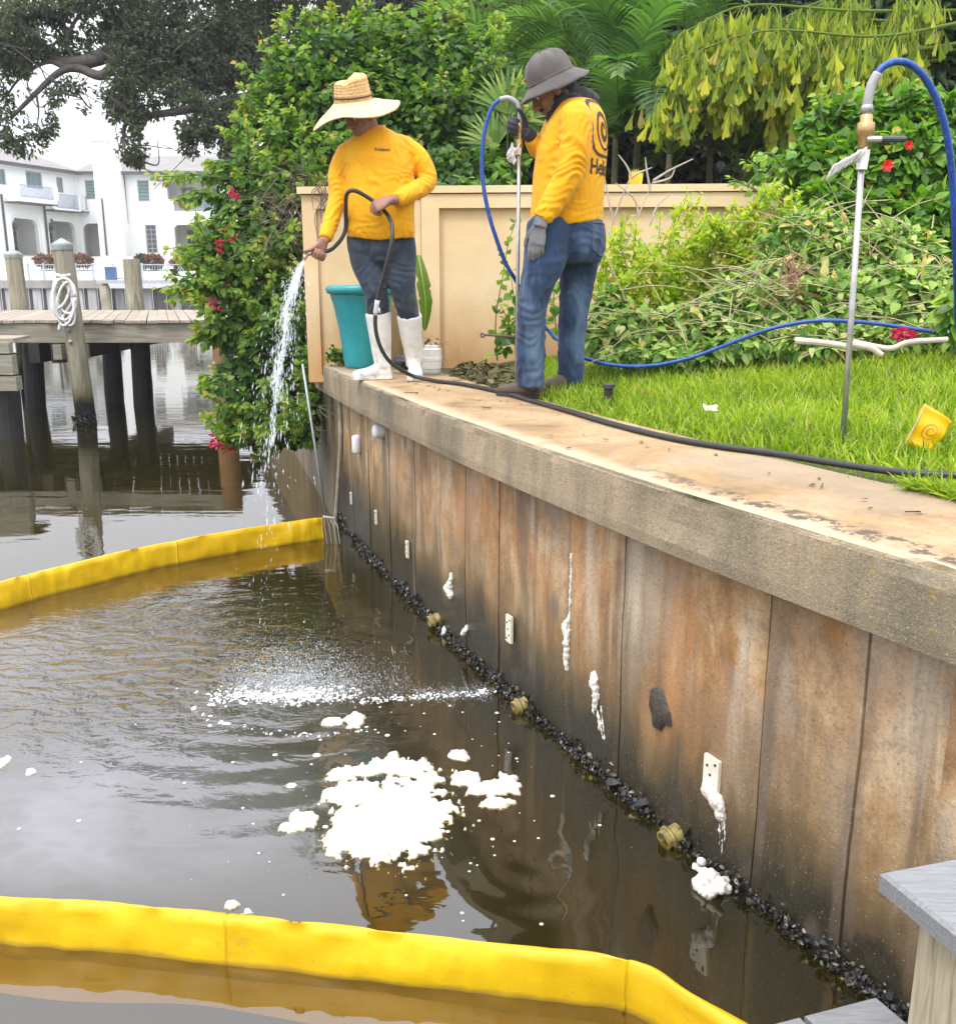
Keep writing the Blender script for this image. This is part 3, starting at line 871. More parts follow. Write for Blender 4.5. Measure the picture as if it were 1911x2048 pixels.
# white rope coil hung on the front pile
rope_m = simple('white nylon rope', (.74,.74,.72), .7, .1, 40, .4, 160, .004)
pc = ft+(fb-ft)*.30
def rp_px(x, y, dy=0): return P(x, y, fb[1]-.16+dy)
rope = thing('rope_coil', 'coiled white rope hanging on the tall front piling of the dock', 'rope', tuple(rp_px(128,590)))
rr = random.Random(8)
for k_, (cx_, cy_, rx, ry, rot) in enumerate(((124,592,21,36,.15),(131,588,20,34,-.2),(127,600,17,46,-.3),(121,584,16,30,.3),(133,603,18,42,.12),(128,594,22,40,.0))):
    pts = []
    for i in range(33):
        a = 2*math.pi*i/32
        ux, uy = rx*math.cos(a), ry*math.sin(a)*(1.15 if math.sin(a) > 0 else .95)
        X, Y_ = cx_+ux*math.cos(rot)-uy*math.sin(rot), cy_+ux*math.sin(rot)+uy*math.cos(rot)
        pts.append(rp_px(X, Y_, -.012*k_ + .02*math.sin(a*2+k_)))
    MB().tube(pts, .016, 6).build('rope_loop', rope_m, rope, smooth=True)
MB().tube(cr([rp_px(140,610),rp_px(128,630),rp_px(118,660),rp_px(122,640),rp_px(134,620)],6), .016, 6).build('rope_tail', rope_m, rope, smooth=True)
MB().tube([rp_px(113,549,.04),rp_px(120,551,-.03),rp_px(132,551,-.03),rp_px(140,549,.04)], .018, 6).build('rope_hitch', rope_m, rope, smooth=True)

# =================================================================== far bank
YB = 55.0
far_conc = simple('far seawall concrete', (.36,.34,.31), .85, .35, 1.2, stretch=(1,1,.3))
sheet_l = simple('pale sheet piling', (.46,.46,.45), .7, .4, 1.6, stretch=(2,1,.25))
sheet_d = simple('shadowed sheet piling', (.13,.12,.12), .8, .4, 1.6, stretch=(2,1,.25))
fs = thing('far_seawall', 'pale ribbed seawall with a concrete cap on the far bank below the white house', 'seawall', (-15, YB, 0))
def zx(z_x): return z_x/4.033
def zy(z_y): return 200+z_y/4.033
def PZ(a, b, Y): return P(zx(a), zy(b), Y)
XL, XR = -40.0, -6.0
ztop = PZ(400, 1452, YB)[2]; zcap = PZ(400, 1518, YB)[2]
xk = PZ(830, 1500, YB)[0]
MB().box((XL, YB, zcap), (xk, YB+.8, ztop)).build('cap', far_conc, fs)
MB().box((xk+.002, YB-.9, PZ(900,1478,YB)[2]), (XR, YB+.8, PZ(900,1452,YB)[2]+.01)).build('walkway', simple('pale walkway', (.5,.5,.48), .8), fs)
x = XL; i = 0
while x < XR:
    w = .78
    d_ = .0 if i % 2 == 0 else .22
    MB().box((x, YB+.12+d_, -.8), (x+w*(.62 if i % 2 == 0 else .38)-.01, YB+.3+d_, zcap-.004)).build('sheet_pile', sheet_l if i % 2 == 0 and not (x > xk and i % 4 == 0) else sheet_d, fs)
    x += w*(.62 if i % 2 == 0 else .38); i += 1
fp = PZ(862, 1600, YB-.6)
MB().tube([(fp[0],YB-.6,-.8),(fp[0]-.1,YB-.6,zcap+.15)], .28, 10).build('fender_pile', simple('tan fender pile', (.42,.38,.28), .85, .4, 2), fs)
# the yard rising to the house
lawn_far = simple('far yard lawn', (.10,.14,.04), .9, .3, .8)
terrace = simple('pale far terrace', (.56,.56,.53), .85, .12, .6)
MB().add([(XL-80,YB+.8,ztop-.05),(60,YB+.8,ztop-.05),(60,YB+18,3.4),(XL-80,YB+18,3.4)], [np.array([(0,1,2,3)])]).build('far_yard', terrace)['kind'] = 'structure'
MB().add([(XL-200,YB+18,3.4),(160,YB+18,3.4),(160,YB+400,3.6),(XL-200,YB+400,3.6)], [np.array([(0,1,2,3)])]).build('far_terrain', lawn_far)['kind'] = 'structure'

# seawall fence with chevron panels
alu = simple('pale blue grey aluminium', (.42,.50,.52), .5, .1, 3, metal=.2)
fen = thing('canal_fence', 'low pale metal fence with chevron panels along the far seawall', 'fence', (-15, YB+.4, ztop))
fz0, fz1 = ztop+.06, PZ(400, 1322, YB)[2]
px_ = [PZ(a, 1400, YB)[0] for a in (-40, 75, 205, 330, 455, 590, 730, 895, 1000, 1130, 1340, 1540, 1750)]
for a in px_: MB().box((a-.05, YB+.35, ztop-.04), (a+.05, YB+.45, fz1+.06)).build('post', alu, fen)
for z in (fz0, fz1-.05): MB().box((px_[0], YB+.375, z), (px_[-1], YB+.425, z+.05)).build('rail', alu, fen)
for k_, (a, b) in enumerate(zip(px_[:-1], px_[1:])):
    mm = MB(); n_ = int((b-a)/.14)
    for j in range(1, n_):
        xx = a+(b-a)*j/n_
        if k_ % 2 == 0 and n_*.28 < j < n_*.72:
            s_ = 1 if j < n_/2 else -1
            mm.bar((xx-.22*s_, YB+.4, fz0+.06), (xx+.22*s_, YB+.4, fz1-.08), .025, .025, up=(0,1,0))
        else: mm.bar((xx, YB+.4, fz0+.03), (xx, YB+.4, fz1-.04), .022, .022, up=(0,1,0))
    tag(mm.build('bar_panel', alu, fen), kind='stuff')
bb = PZ(893, 1415, YB-.2)
pump = thing('blue_box', 'small blue equipment box on the far seawall by the fence', 'box', (bb[0], YB-.2, ztop))
MB().box((bb[0]-.26, YB-.35, ztop+.012), (bb[0]+.26, YB+.1, ztop+.70)).build('box', simple('blue box paint', (.05,.12,.25), .5), pump)
MB().box((bb[0]-.29, YB-.38, ztop+.702), (bb[0]+.29, YB+.13, ztop+.76)).build('lid', simple('pale lid', (.5,.55,.58), .5), pump)

# red-leaved shrubs and low hedge behind the fence
def small_shrub(name, label, cx_, y, z0, w, h, stops, n_=500, group=None, leaf=.16):
    ob = thing(name, label, 'shrub', (cx_, y, z0), group)
    th = np.random.default_rng(int(abs(cx_)*100)).normal(size=(n_,3)); th /= np.linalg.norm(th,axis=1)[:,None]
    r = RNG.uniform(.6,1,n_)[:,None]
    pos = V(cx_,y,z0+h*.5)+th*r*V(w/2,.5,h/2)
    v, f = leaf_tpl(.28)
    mm = MB(); mm.scatter(v, f, frames(th+rdir(n_)*.6, rdir(n_)+V(0,0,1), RNG.uniform(.7,1.2,n_)*leaf), pos, tint=RNG.random(n_))
    tag(mm.build('foliage', leafmat(name+' leaves', stops, .3), ob), kind='stuff')
    mm = MB()
    for k_ in range(4): mm.tube([(cx_+(k_-1.5)*w*.1,y,z0-.25),(cx_+(k_-1.5)*w*.2,y,z0+h*.6)], .025, 5)
    mm.build('stem', simple('shrub stem', (.1,.07,.05)), ob)
redst = [(0,(.05,.06,.025)),(.45,(.16,.05,.03)),(.8,(.30,.09,.05)),(1,(.35,.16,.09))]
for k_, (a0, a1, b0, b1, lab) in enumerate(((290,445,1268,1318,'red leaved shrub behind the far fence just left of the tall piling'),(580,735,1268,1318,'red leaved shrub behind the far fence right of the tall piling'),(1110,1170,1268,1325,'small dark shrub at the foot of the far house wall'),(1170,1300,1270,1330,'bright red leaved shrub below the house windows'),(1380,1560,1300,1330,'low red flowered shrub furthest right along the far fence'))):
    q0, q1 = PZ(a0, b1, 62), PZ(a1, b0, 62)
    small_shrub('red_shrub', lab, (q0[0]+q1[0])/2, 62, q0[2]-.1, q1[0]-q0[0], q1[2]-q0[2]+.15, redst if k_ != 2 else [(0,(.02,.03,.015)),(1,(.07,.09,.04))], group='shrubs behind the far fence', leaf=.3)

# =================================================================== the white house
HY = 80.0
stucco_w = simple('white house stucco', (.86,.86,.86), .8, .03, .5)
roofm = simple('grey roof tiles', (.23,.22,.21), .9, .25, 1.3, .8, 3.0, .08, stretch=(1,1,3))
trim_d = simple('dark bronze trim', (.06,.055,.055), .5)
glass_d = simple('dark window glass', (.035,.045,.06), .08, .3, .3, spec=.8)
glass_g = simple('green tinted shutter glass', (.10,.21,.20), .25, .2, 2, spec=.6, stretch=(.2,.2,6))
muntin_m = simple('grey muntin', (.30,.31,.33), .5)
rail_m = simple('blue grey balcony rail', (.30,.36,.43), .5)
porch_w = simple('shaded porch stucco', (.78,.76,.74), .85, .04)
house = thing('white_house', 'large white two storey house with arched porches and grey tiled roof across the water', 'house', (-30, HY, 3.4))
def HX(a, Y=HY): return PZ(a, 800, Y)[0]
def HZ(b, Y=HY): return PZ(500, b, Y)[2]
G0 = 3.4
eave = HZ(578)
def window(a0, a1, b0, b1, to3, w, glass, nx=2, ny=4, fr=.09):
    u0, u1, v0, v1 = a0, a1, b1, b0
    mm = MB(); v, f = plate(rect(u0, v0, u1, v1), [rect(u0+fr, v0+fr, u1-fr, v1-fr)], lambda u, v, q: to3(u, v, w-.04+q), .10); mm.add(v, f)
    wo_ = mm.build('window', muntin_m, house)
    mm = MB(); v, f = plate(rect(u0+.01, v0+.01, u1-.01, v1-.01), [], lambda u, v, q: to3(u, v, w+.02+q), .02); mm.add(v, f)
    mm.build('pane', glass, wo_)
    mm = MB()
    for i in range(1, nx):
        u = u0+(u1-u0)*i/nx; v, f = plate(rect(u-.025, v0+fr+.01, u+.025, v1-fr-.01), [], lambda a, b, q: to3(a, b, w-.012+q), .02); mm.add(v, f)
    for i in range(1, ny):
        q_ = v0+(v1-v0)*i/ny; v, f = plate(rect(u0+fr+.01, q_-.025, u1-fr-.01, q_+.025), [], lambda a, b, q: to3(a, b, w-.018+q), .02); mm.add(v, f)
    if nx > 1 or ny > 1: mm.build('muntin', muntin_m, wo_)
# main block, square to the canal
main3 = lambda u, v, w: V(u, HY+w, v)
def hr(a0, b0, a1, b1): return HX(a0), HZ(b1), HX(a1), HZ(b0)      # -> u0, v0, u1, v1
xe = HX(2500)
h_w1 = hr(1115,645,1208,818); h_w2 = hr(1150,1005,1240,1235)
h_l1 = hr(1350,640,1760,895); h_l2 = hr(1385,1005,1830,1285)
h_sw = hr(695,645,785,800); h_sa = hr(645,995,815,1282)
holes = [rect(*h_w1), rect(*h_w2), arch(*h_l1, r=.12, left=False), arch(*h_l2, r=.10), rect(*h_sw), arch(*h_sa, r=.32)]
mm = MB(); v, f = plate(rect(HX(600), G0-.3, xe, eave-.01), holes, main3, .35); mm.add(v, f); mm.build('wall', stucco_w, house)
for h, g_, nx, ny in ((h_w1, glass_g, 1, 6), (h_w2, glass_d, 2, 6), (h_sw, glass_g, 1, 6)):
    window(h[0], h[2], h[3], h[1], main3, .12, g_, nx, ny)
# recesses behind the loggias and the small arch
def recess(h, depth, win=()):
    u0, v0, u1, v1 = h
    mm = MB()
    mm.box((u0-.4, HY+depth, v0-.4), (u1+.4, HY+depth+.2, v1+.4))
    mm.box((u0-.6, HY+.36, v0-.4), (u0-.4, HY+depth+.2, v1+.4)); mm.box((u1+.4, HY+.36, v0-.4), (u1+.6, HY+depth+.2, v1+.4))
    mm.box((u0-.6, HY+.36, v0-.6), (u1+.6, HY+depth+.2, v0-.402)); mm.box((u0-.6, HY+.36, v1+.402), (u1+.6, HY+depth+.2, v1+.6))
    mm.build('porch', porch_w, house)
    for (a, b, c, d, gl) in win:
        window(HX(a), HX(b), HZ(c), HZ(d), lambda u, v, w: V(u, HY+depth-.12+w, v), .06, gl, 2, 4)
recess(h_l1, 2.6, ((1390,1500,680,870,glass_d),(1560,1680,690,860,glass_d)))
recess(h_l2, 3.0, ((1400,1470,1030,1280,glass_d),(1565,1635,1045,1185,glass_d)))
recess(h_sa, 2.5, ((745,815,1020,1282,glass_d),))
# loggia balustrade and railing
def railing(a0, a1, b0, b1, Y, n_):
    x0_, x1_, z0_, z1_ = HX(a0, Y), HX(a1, Y), HZ(b1, Y), HZ(b0, Y)
    mm = MB()
    for z in (z0_+.08, z1_): mm.box((x0_, Y-.03, z-.03), (x1_, Y+.03, z+.03))
    for i in range(n_+1):
        xx = x0_+(x1_-x0_)*i/n_; mm.box((xx-.018, Y-.018, z0_), (xx+.018, Y+.018, z1_))
    for i in range(0):
        xa = x0_+(x1_-x0_)*(i+.5)/3
        for j in range(10):
            a_ = 2*math.pi*j/10; b_ = 2*math.pi*(j+1)/10; rr_ = (z1_-z0_)*.36; zc = (z0_+z1_)/2
            mm.bar((xa+rr_*math.cos(a_), Y, zc+rr_*math.sin(a_)), (xa+rr_*math.cos(b_), Y, zc+rr_*math.sin(b_)), .03, .03, up=(0,1,0))
    mm.build('railing', rail_m, house)
railing(1398, 1745, 805, 893, HY+.2, 40)
MB().box((HX(1352), HY+.05, HZ(893)), (HX(1396), HY+.5, HZ(800))).build('railing_pier', stucco_w, house)
# chimney breast
mm = MB()
c0, c1 = HX(818), HX(1012)
pz = [(c0, G0-.3), (c1+.15, G0-.3), (c1+.05, HZ(600)), (HX(990), HZ(500)), (HX(935), HZ(430)), (HX(925), HZ(350)), (HX(822), HZ(350)), (HX(822), HZ(430))]
v, f = plate(pz, [], lambda u, v, w: V(u, HY-1.3+w, v), 1.28); mm.add(v, f); mm.build('chimney', stucco_w, house)
MB().box((HX(814), HY-1.4, HZ(350)+.003), (HX(930), HY+.06, HZ(340))).build('chimney_cap', simple('pale chimney cap', (.7,.7,.69), .8), house)
# downspouts
for (a0, b0, a1, b1, Y) in ((1016,585,1085,1240,HY-.12),(838,790,885,1250,HY-1.4)):
    MB().bar(PZ(a0,b0,Y)*V(0,1,1)+V(PZ((a0+a1)/2,b1,Y)[0],0,0), PZ((a0+a1)/2,b1,Y), .10, .10, up=(0,1,0)).build('downspout', trim_d, house)
# roof of the main block
mm = MB(); rz = HZ(450, HY+5)
e0 = -.5
mm.add([(HX(640), HY+e0, eave), (xe, HY+e0, eave), (xe, HY+5, rz), (HX(700), HY+5, rz), (HX(640), HY+e0, eave-.22), (xe, HY+e0, eave-.22), (xe, HY+5, rz-.3), (HX(700), HY+5, rz-.3)], [BOXF])
mm.build('roof', roofm, house)
MB().box((HX(640), HY+e0-.14, eave-.26), (xe, HY+e0-.01, eave-.02)).build('gutter', trim_d, house)
# left wing, turned towards the water
A = V(HX(620), HY); dA = unit(V(HX(0, 72.6)-HX(620), 72.6-HY))
nA = V(dA[1], -dA[0]);  nA = nA if nA[1] < 0 else -nA
def wing3(u, v, w): q = A + dA*u - nA*w; return V(q[0], q[1], v)
def WU(a, b):
    """wing coordinates of the photo point"""
    d = ray(zx(a), zy(b)); 
    # intersect with the vertical plane through A along dA
    t_ = np.dot(A, nA)/np.dot(d[:2], nA)
    q = d*t_; return np.dot(q[:2]-A, dA), EYE+q[2]
def wr(a0, b0, a1, b1):
    u0, v1 = WU(a0, (b0+0)); u1, _ = WU(a1, b0); v0 = WU((a0+a1)/2, b1)[1]; v1 = WU((a0+a1)/2, b0)[1]
    return min(u0,u1), v0, max(u0,u1), v1
w1 = wr(205,575,333,710); w2 = wr(452,622,505,745); w3 = wr(-30,552,40,680)
a1_ = wr(92,955,300,1245); a2_ = wr(388,978,600,1250)
ulen = WU(-420, 600)[0]
mm = MB(); v, f = plate(rect(0, G0-.3, ulen, eave-.01), [rect(*w1), rect(*w2), rect(*w3), arch(*a1_, r=.25), arch(*a2_, r=.22)], wing3, .35); mm.add(v, f); mm.build('wall', stucco_w, house)
window(w1[0], w1[2], w1[3], w1[1], wing3, .12, glass_g, 3, 1); window(w2[0], w2[2], w2[3], w2[1], wing3, .12, simple('grey shutter', (.25,.29,.31), .5), 1, 5)
window(w3[0], w3[2], w3[3], w3[1], wing3, .12, glass_g, 2, 1)
for h, wn in ((a1_, wr(250,985,315,1230)), (a2_, wr(490,1000,600,1240))):
    mm = MB()
    for (u0, u1, d0, d1, z0_, z1_) in ((h[0]-.5,h[2]+.5,2.4,2.6,h[1]-.4,h[3]+.4),(h[0]-.7,h[0]-.5,.36,2.6,h[1]-.4,h[3]+.4),(h[2]+.5,h[2]+.7,.36,2.6,h[1]-.4,h[3]+.4),(h[0]-.7,h[2]+.7,.36,2.6,h[1]-.6,h[1]-.402),(h[0]-.7,h[2]+.7,.36,2.6,h[3]+.402,h[3]+.6)):
        vs = [wing3(u, z, w) for z in (z0_, z1_) for (u, w) in ((u0,d0),(u1,d0),(u1,d1),(u0,d1))]
        mm.add(vs, [BOXF])
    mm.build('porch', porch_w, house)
    window(wn[0], wn[2], wn[3], wn[1], lambda u, v, w: wing3(u, v, w+2.25), .05, glass_d, 2, 4)
# arch surround
uo = wr(60,930,335,1245)
mm = MB(); v, f = plate(arch(uo[0], uo[1], uo[2], uo[3], .26), [arch(*[a1_[0]-.14, a1_[1]+.002, a1_[2]+.14, a1_[3]+.14], r=.26)], lambda u, v, w: wing3(u, v, w-.10), .095); mm.add(v, f); mm.build('arch_surround', stucco_w, house)
# balconies on the wing
def balcony(a0, a1, btop, bslab, bbot, out, n_):
    u0, u1 = sorted((WU(a0, bslab)[0], WU(a1, bslab)[0])); zs_ = WU((a0+a1)/2, bslab)[1]; zb = WU((a0+a1)/2, bbot)[1]; zt = WU((a0+a1)/2, btop)[1]
    mm = MB(); vs = [wing3(u, z, w) for z in (zb, zs_) for (u, w) in ((u0,-out),(u1,-out),(u1,-.004),(u0,-.004))]; mm.add(vs, [BOXF])
    bo = mm.build('balcony', stucco_w, house)
    mm = MB(); vs = [wing3(u, z, w) for z in (zb-.09, zb-.003) for (u, w) in ((u0-.05,-out-.06),(u1+.05,-out-.06),(u1+.05,-.004),(u0-.05,-.004))]; mm.add(vs, [BOXF]); mm.build('balcony_moulding', trim_d, bo)
    mm = MB()
    for z in (zs_+.12, zt): mm.bar(wing3(u0, z, -out+.06), wing3(u1, z, -out+.06), .05, .05)
    for i in range(n_+1):
        u = u0+(u1-u0)*i/n_; mm.bar(wing3(u, zs_, -out+.06), wing3(u, zt, -out+.06), .03, .03, up=(0,1,0))
    for i in range(0):
        uc = u0+(u1-u0)*(i+.5)/4
        for j in range(8):
            a_, b_ = 2*math.pi*j/8, 2*math.pi*(j+1)/8; rr_ = (zt-zs_)*.36; zc = (zs_+zt)/2
            mm.bar(wing3(uc+rr_*math.cos(a_), zc+rr_*math.sin(a_), -out+.06), wing3(uc+rr_*math.cos(b_), zc+rr_*math.sin(b_), -out+.06), .03, .03, up=(0,1,0))
    mm.build('railing', rail_m, bo)
    for u in (u0, u1):
        mm = MB(); vs = [wing3(q, z, w) for z in (zs_+.002, zt+.05) for (q, w) in ((u-.22,-out-.02),(u+.22,-out-.02),(u+.22,-out+.3),(u-.22,-out+.3))]; mm.add(vs, [BOXF]); mm.build('railing_pier', stucco_w, bo)
balcony(35, 345, 698, 800, 832, 1.3, 34)
balcony(372, 590, 768, 880, 893, .8, 24)
balcony(612, 830, 790, 895, 908, .8, 24)
for (a, b0, b1) in ((30,760,1240),(370,850,1270)):
    u = WU(a, (b0+b1)/2)[0]; z1_, z0_ = WU(a, b0)[1], G0
    MB().bar(wing3(u, z0_, -.1), wing3(u, z1_, -.1), .12, .12, up=(0,1,0)).build('downspout', trim_d, house)
mm = MB(); vs = [wing3(u, z, w) for (z, w, du) in ((eave-.2,-.5,0),(rz-.3,5,1)) for u in (0,ulen)] + [wing3(u, z, w) for (z, w, du) in ((eave+.02,-.5,0),(rz,5,1)) for u in (0,ulen)]
mm.add(np.array(vs)[[0,1,3,2,4,5,7,6]], [BOXF]); mm.build('roof', roofm, house)
mm = MB(); vs = [wing3(u, z, w) for z in (eave-.26,eave-.02) for (u, w) in ((0,-.64),(ulen,-.64),(ulen,-.51),(0,-.51))]; mm.add(vs, [BOXF]); mm.build('gutter', trim_d, house)
for (a, b) in ((105,1000),(395,1005)):
    u, z = WU(a, b); mm = MB()
    for (du, dz, w_) in ((0,0,.14),(0,.3,.06),(0,-.28,.05)): vs = [wing3(u+i*w_, z+dz+k*.14, -.3+j*w_) for k in (-1,1) for (i,j) in ((-1,-1),(1,-1),(1,1),(-1,1))]; mm.add(vs, [BOXF])
    mm.build('wall_lantern', trim_d, house)

# =================================================================== peach stucco garden wall behind the workers
t = NT('peach stucco'); co = t.coord()
zc = t.n('SeparateXYZ', {0: t.n('NewGeometry').outputs['Position']}).outputs[2]
b = t.noise(co, 1.6, 6, .6, .5)
c = t.ramp(b, [(.25,(.66,.45,.235)),(.5,(.76,.58,.34)),(.75,(.81,.65,.42))])
c = t.mix(t.ramp(t.math('ADD', zc, t.math('MULTIPLY', t.noise(co, 3.5, 4), .5)), [(.0,0),(1.0,0)]), c, c)
lo = t.math('SUBTRACT', zc, t.math('MULTIPLY', t.noise(t.mapping(co, (1,1,.4)), 4, 4, .6), .7))
c = t.mix(t.ramp(t.math('SUBTRACT', lo, .85), [(.0,.8),(.62,0)]), c, (.54,.28,.10))
c = t.mix(t.ramp(t.noise(t.mapping(co, (1,1,.2)), 5, 4, .6), [(.55,0),(.75,.5)]), c, (.72,.60,.42))
stucco = t.done(t.pbr(c, .88, t.bump(t.noise(co, 55, 5, .7), .35, .01), spec=.25))
gw = thing('stucco_garden_wall', 'peach stucco garden wall with raised frames standing behind both workers', 'wall', (0, 7.1, 1.22))
W0 = P(608, 700*D, 7.0); WT = P(605, 389, 7.0)[2]
def gwp(u, z, w):
    """u metres along the wall from its canal end, w metres behind its face"""
    a = V(W0[0]+.03, 7.02); b_ = unit(V(8.0, -.62)); nn_ = V(-b_[1], b_[0])
    q = a + b_*u + nn_*w
    return V(q[0], q[1], z)
def gwu(x, y):
    d = ray(x, y); a = V(W0[0]+.03, 7.02); b_ = unit(V(8.0, -.62)); nn_ = V(-b_[1], b_[0])
    t_ = np.dot(a, nn_)/np.dot(d[:2], nn_); q = d*t_
    return np.dot(q[:2]-a, b_), EYE+q[2]
ub = gwu(861, 600)[0]
mm = MB(); v, f = plate(rect(0, 1.1, 9, WT), [], lambda u, z, w: gwp(u, z, w), .22); mm.add(v, f); mm.build('wall', stucco, gw)
u1f = gwu(640,600)[0]; zt_ = gwu(640,418)[1]
def frame_(u0, u1, z0, z1, iu0, iu1, iz0, iz1, th, name='frame'):
    mm = MB(); v, f = plate(rect(u0, z0, u1, z1), [rect(iu0, iz0, iu1, iz1)], lambda u, z, w: gwp(u, z, w-th), th-.003); mm.add(v, f); mm.build(name, stucco, gw)
frame_(0.003, ub-.06, 1.11, WT-.003, u1f, ub-.20, 1.16, zt_, .03)
frame_(ub-.055, 9, 1.11, WT-.004, ub+.07, 8.9, 1.115, zt_+.0, .045)
mm = MB(); v, f = plate(rect(-.02, WT+.003, 9, WT+.05), [], lambda u, z, w: gwp(u, z, w-.06), .33); mm.add(v, f); mm.build('coping', stucco, gw)
# =================================================================== lawn
HBpx = ((2200,950,1.285),(1990,930,1.282),(1855,923,1.278),(1750,917,1.272),(1650,904,1.262),(1500,880,1.254),(1400,867,1.253),(1300,850,1.253),(1200,826,1.253),(1100,797,1.253),(1040,780,1.253),(960,758,1.253),(900,746,1.253),(850,740,1.253))
HB = [Gd(*q) for q in HBpx]
inn = np.array([lpt(s)[0]+lpt(s)[1]*CW for s in LS])
def land_d(x, y):
    """metres inland of the cap's inner edge"""
    q = np.c_[np.atleast_1d(x), np.atleast_1d(y)]
    out = np.empty(len(q))
    for a in range(0, len(q), 4000):
        w = q[a:a+4000, None, :] - inn[None, ::2, :]
        i = np.argmin((w**2).sum(2), 1)
        k = np.arange(len(i))
        out[a:a+4000] = (w[k, i]*LN[::2][i]).sum(1)
    return out
def lawn_z(x, y):
    d = land_d(x, y)
    return 1.222 + .12*np.clip(d, 0, 2.0)*np.clip((np.atleast_1d(x)+.35)/.6, 0, 1)
lawn_soil = simple('lawn soil', (.075,.085,.025), .95, .4, 22, .5, 60, .02)
gx = np.linspace(-.4, 5.5, 90); gy = np.linspace(-2.5, 6.7, 110)
X, Y = np.meshgrid(gx, gy, indexing='ij')
dd = land_d(X.ravel(), Y.ravel()).reshape(X.shape)
Z = lawn_z(X.ravel(), Y.ravel()).reshape(X.shape)
ok = (dd > -.07)
vs = np.stack([X, Y, Z], 2).reshape(-1, 3); ny = len(gy)
f = [(i*ny+j, (i+1)*ny+j, (i+1)*ny+j+1, i*ny+j+1) for i in range(len(gx)-1) for j in range(ny-1) if ok[i,j] and ok[i+1,j] and ok[i,j+1] and ok[i+1,j+1]]
lawn = tag(MB().add(vs, [np.array(f)]).build('lawn', lawn_soil, smooth=True), kind='structure')
grass_m = leafmat('grass blades', [(0,(.10,.18,.010)),(.4,(.23,.35,.018)),(.75,(.37,.47,.030)),(.93,(.50,.53,.07)),(1,(.54,.45,.16))], .40, .45)
n = 120000
x = RNG.uniform(-.3, 3.6, n); y = RNG.uniform(1.2, 6.3, n)
d = land_d(x, y)
edge = -.012 + .035*np.array([noise.noise(Vector((a*5, b*5, 0))) for a, b in zip(x, y)])
vis = (x < 1.0+y*.52) & (d > edge) & ~((x < .28) & (y > 5.35))
keep = vis & (RNG.random(n) < np.clip(1.35-.12*y, .5, 1))
x, y, d = x[keep], y[keep], d[keep]; n = len(x)
z = lawn_z(x, y)-.004
gv, gf = blade_tpl(.058, .38, 3)
L = RNG.uniform(.04, .105, n)*np.where(d < .06, .7, 1)
hq = cr(HB, 8)[:, :2]
hd = np.array([np.min(np.hypot(hq[:,0]-a, hq[:,1]-b)) for a, b in zip(x, y)])
L = np.where(hd < .022, .004, L*np.clip(.35+(hd-.02)/.12, .35, 1))
up = np.c_[RNG.normal(0,.42,n), RNG.normal(0,.42,n), np.ones(n)]
tint = np.clip(.42+.30*np.array([noise.noise(Vector((a*2.2, b*2.2, 3))) for a, b in zip(x, y)])+RNG.normal(0,.2,n), 0, .93)
tint = np.where(RNG.random(n) < .035, 1.0, tint)
mm = MB(); mm.scatter(gv, gf, frames(up, rdir(n)*V(1,1,.2), L), np.c_[x,y,z], tint=tint)
tag(mm.build('grass', grass_m), kind='stuff')
# longer runners hanging over the cap at the near right
n = 1500
ssv = RNG.uniform(5.25, 6.6, n)**1.0; dv = RNG.uniform(-.05, .05, n)*np.clip((ssv-5.1)/.6, .1, 1)
pp = np.array([lpt(s)[0]+lpt(s)[1]*(CW+q) for s, q in zip(ssv, dv)]); nnv = np.array([lpt(s)[1] for s in ssv])
upv = np.c_[-nnv*RNG.uniform(.1,1.1,n)[:,None]+RNG.normal(0,.35,(n,2)), RNG.uniform(.35,1,n)]
mm = MB(); mm.scatter(*blade_tpl(.045,.5,3), frames(upv, rdir(n)*V(1,1,.2), RNG.uniform(.05,.10,n)), np.c_[pp, np.full(n, 1.243)], tint=np.clip(RNG.normal(.45,.22,n),0,1))
tag(mm.build('edge_grass', grass_m), kind='stuff')

# =================================================================== leaf helpers
def blob_pts(blobs, n, shell=.55, flat=.75):
    """n leaf places in a list of ellipsoids (photo px centre and radii, depth)"""
    wts = np.array([b[2]*b[3]*(b[4]**2) for b in blobs], float); wts /= wts.sum()
    idx = RNG.choice(len(blobs), n, p=wts)
    dirs = rdir(n); rad = RNG.uniform(shell**3, 1, n)**(1/3)
    C = np.array([Pd(b[0], b[1], b[4]) for b in blobs])[idx]
    S = np.array([(b[2]*D*b[4]/FPX, (b[5] if len(b) > 5 else flat*min(b[2],b[3])*D*b[4]/FPX), b[3]*D*b[4]/FPX) for b in blobs])[idx]
    lump = 1+.22*np.array([noise.noise(Vector(tuple(d_*2.2+k))) for d_, k in zip(dirs, idx)])
    return C+dirs*S*(rad*lump)[:,None], dirs, rad, idx
def leaf_orient(dirs, droop=.5, rnd=.7):
    n = len(dirs)
    d = dirs*.8 + rdir(n)*rnd + V(0,0,-droop)
    nrm = dirs*.6 + rdir(n)*.6 + V(0,-.25,.7)
    return d, nrm
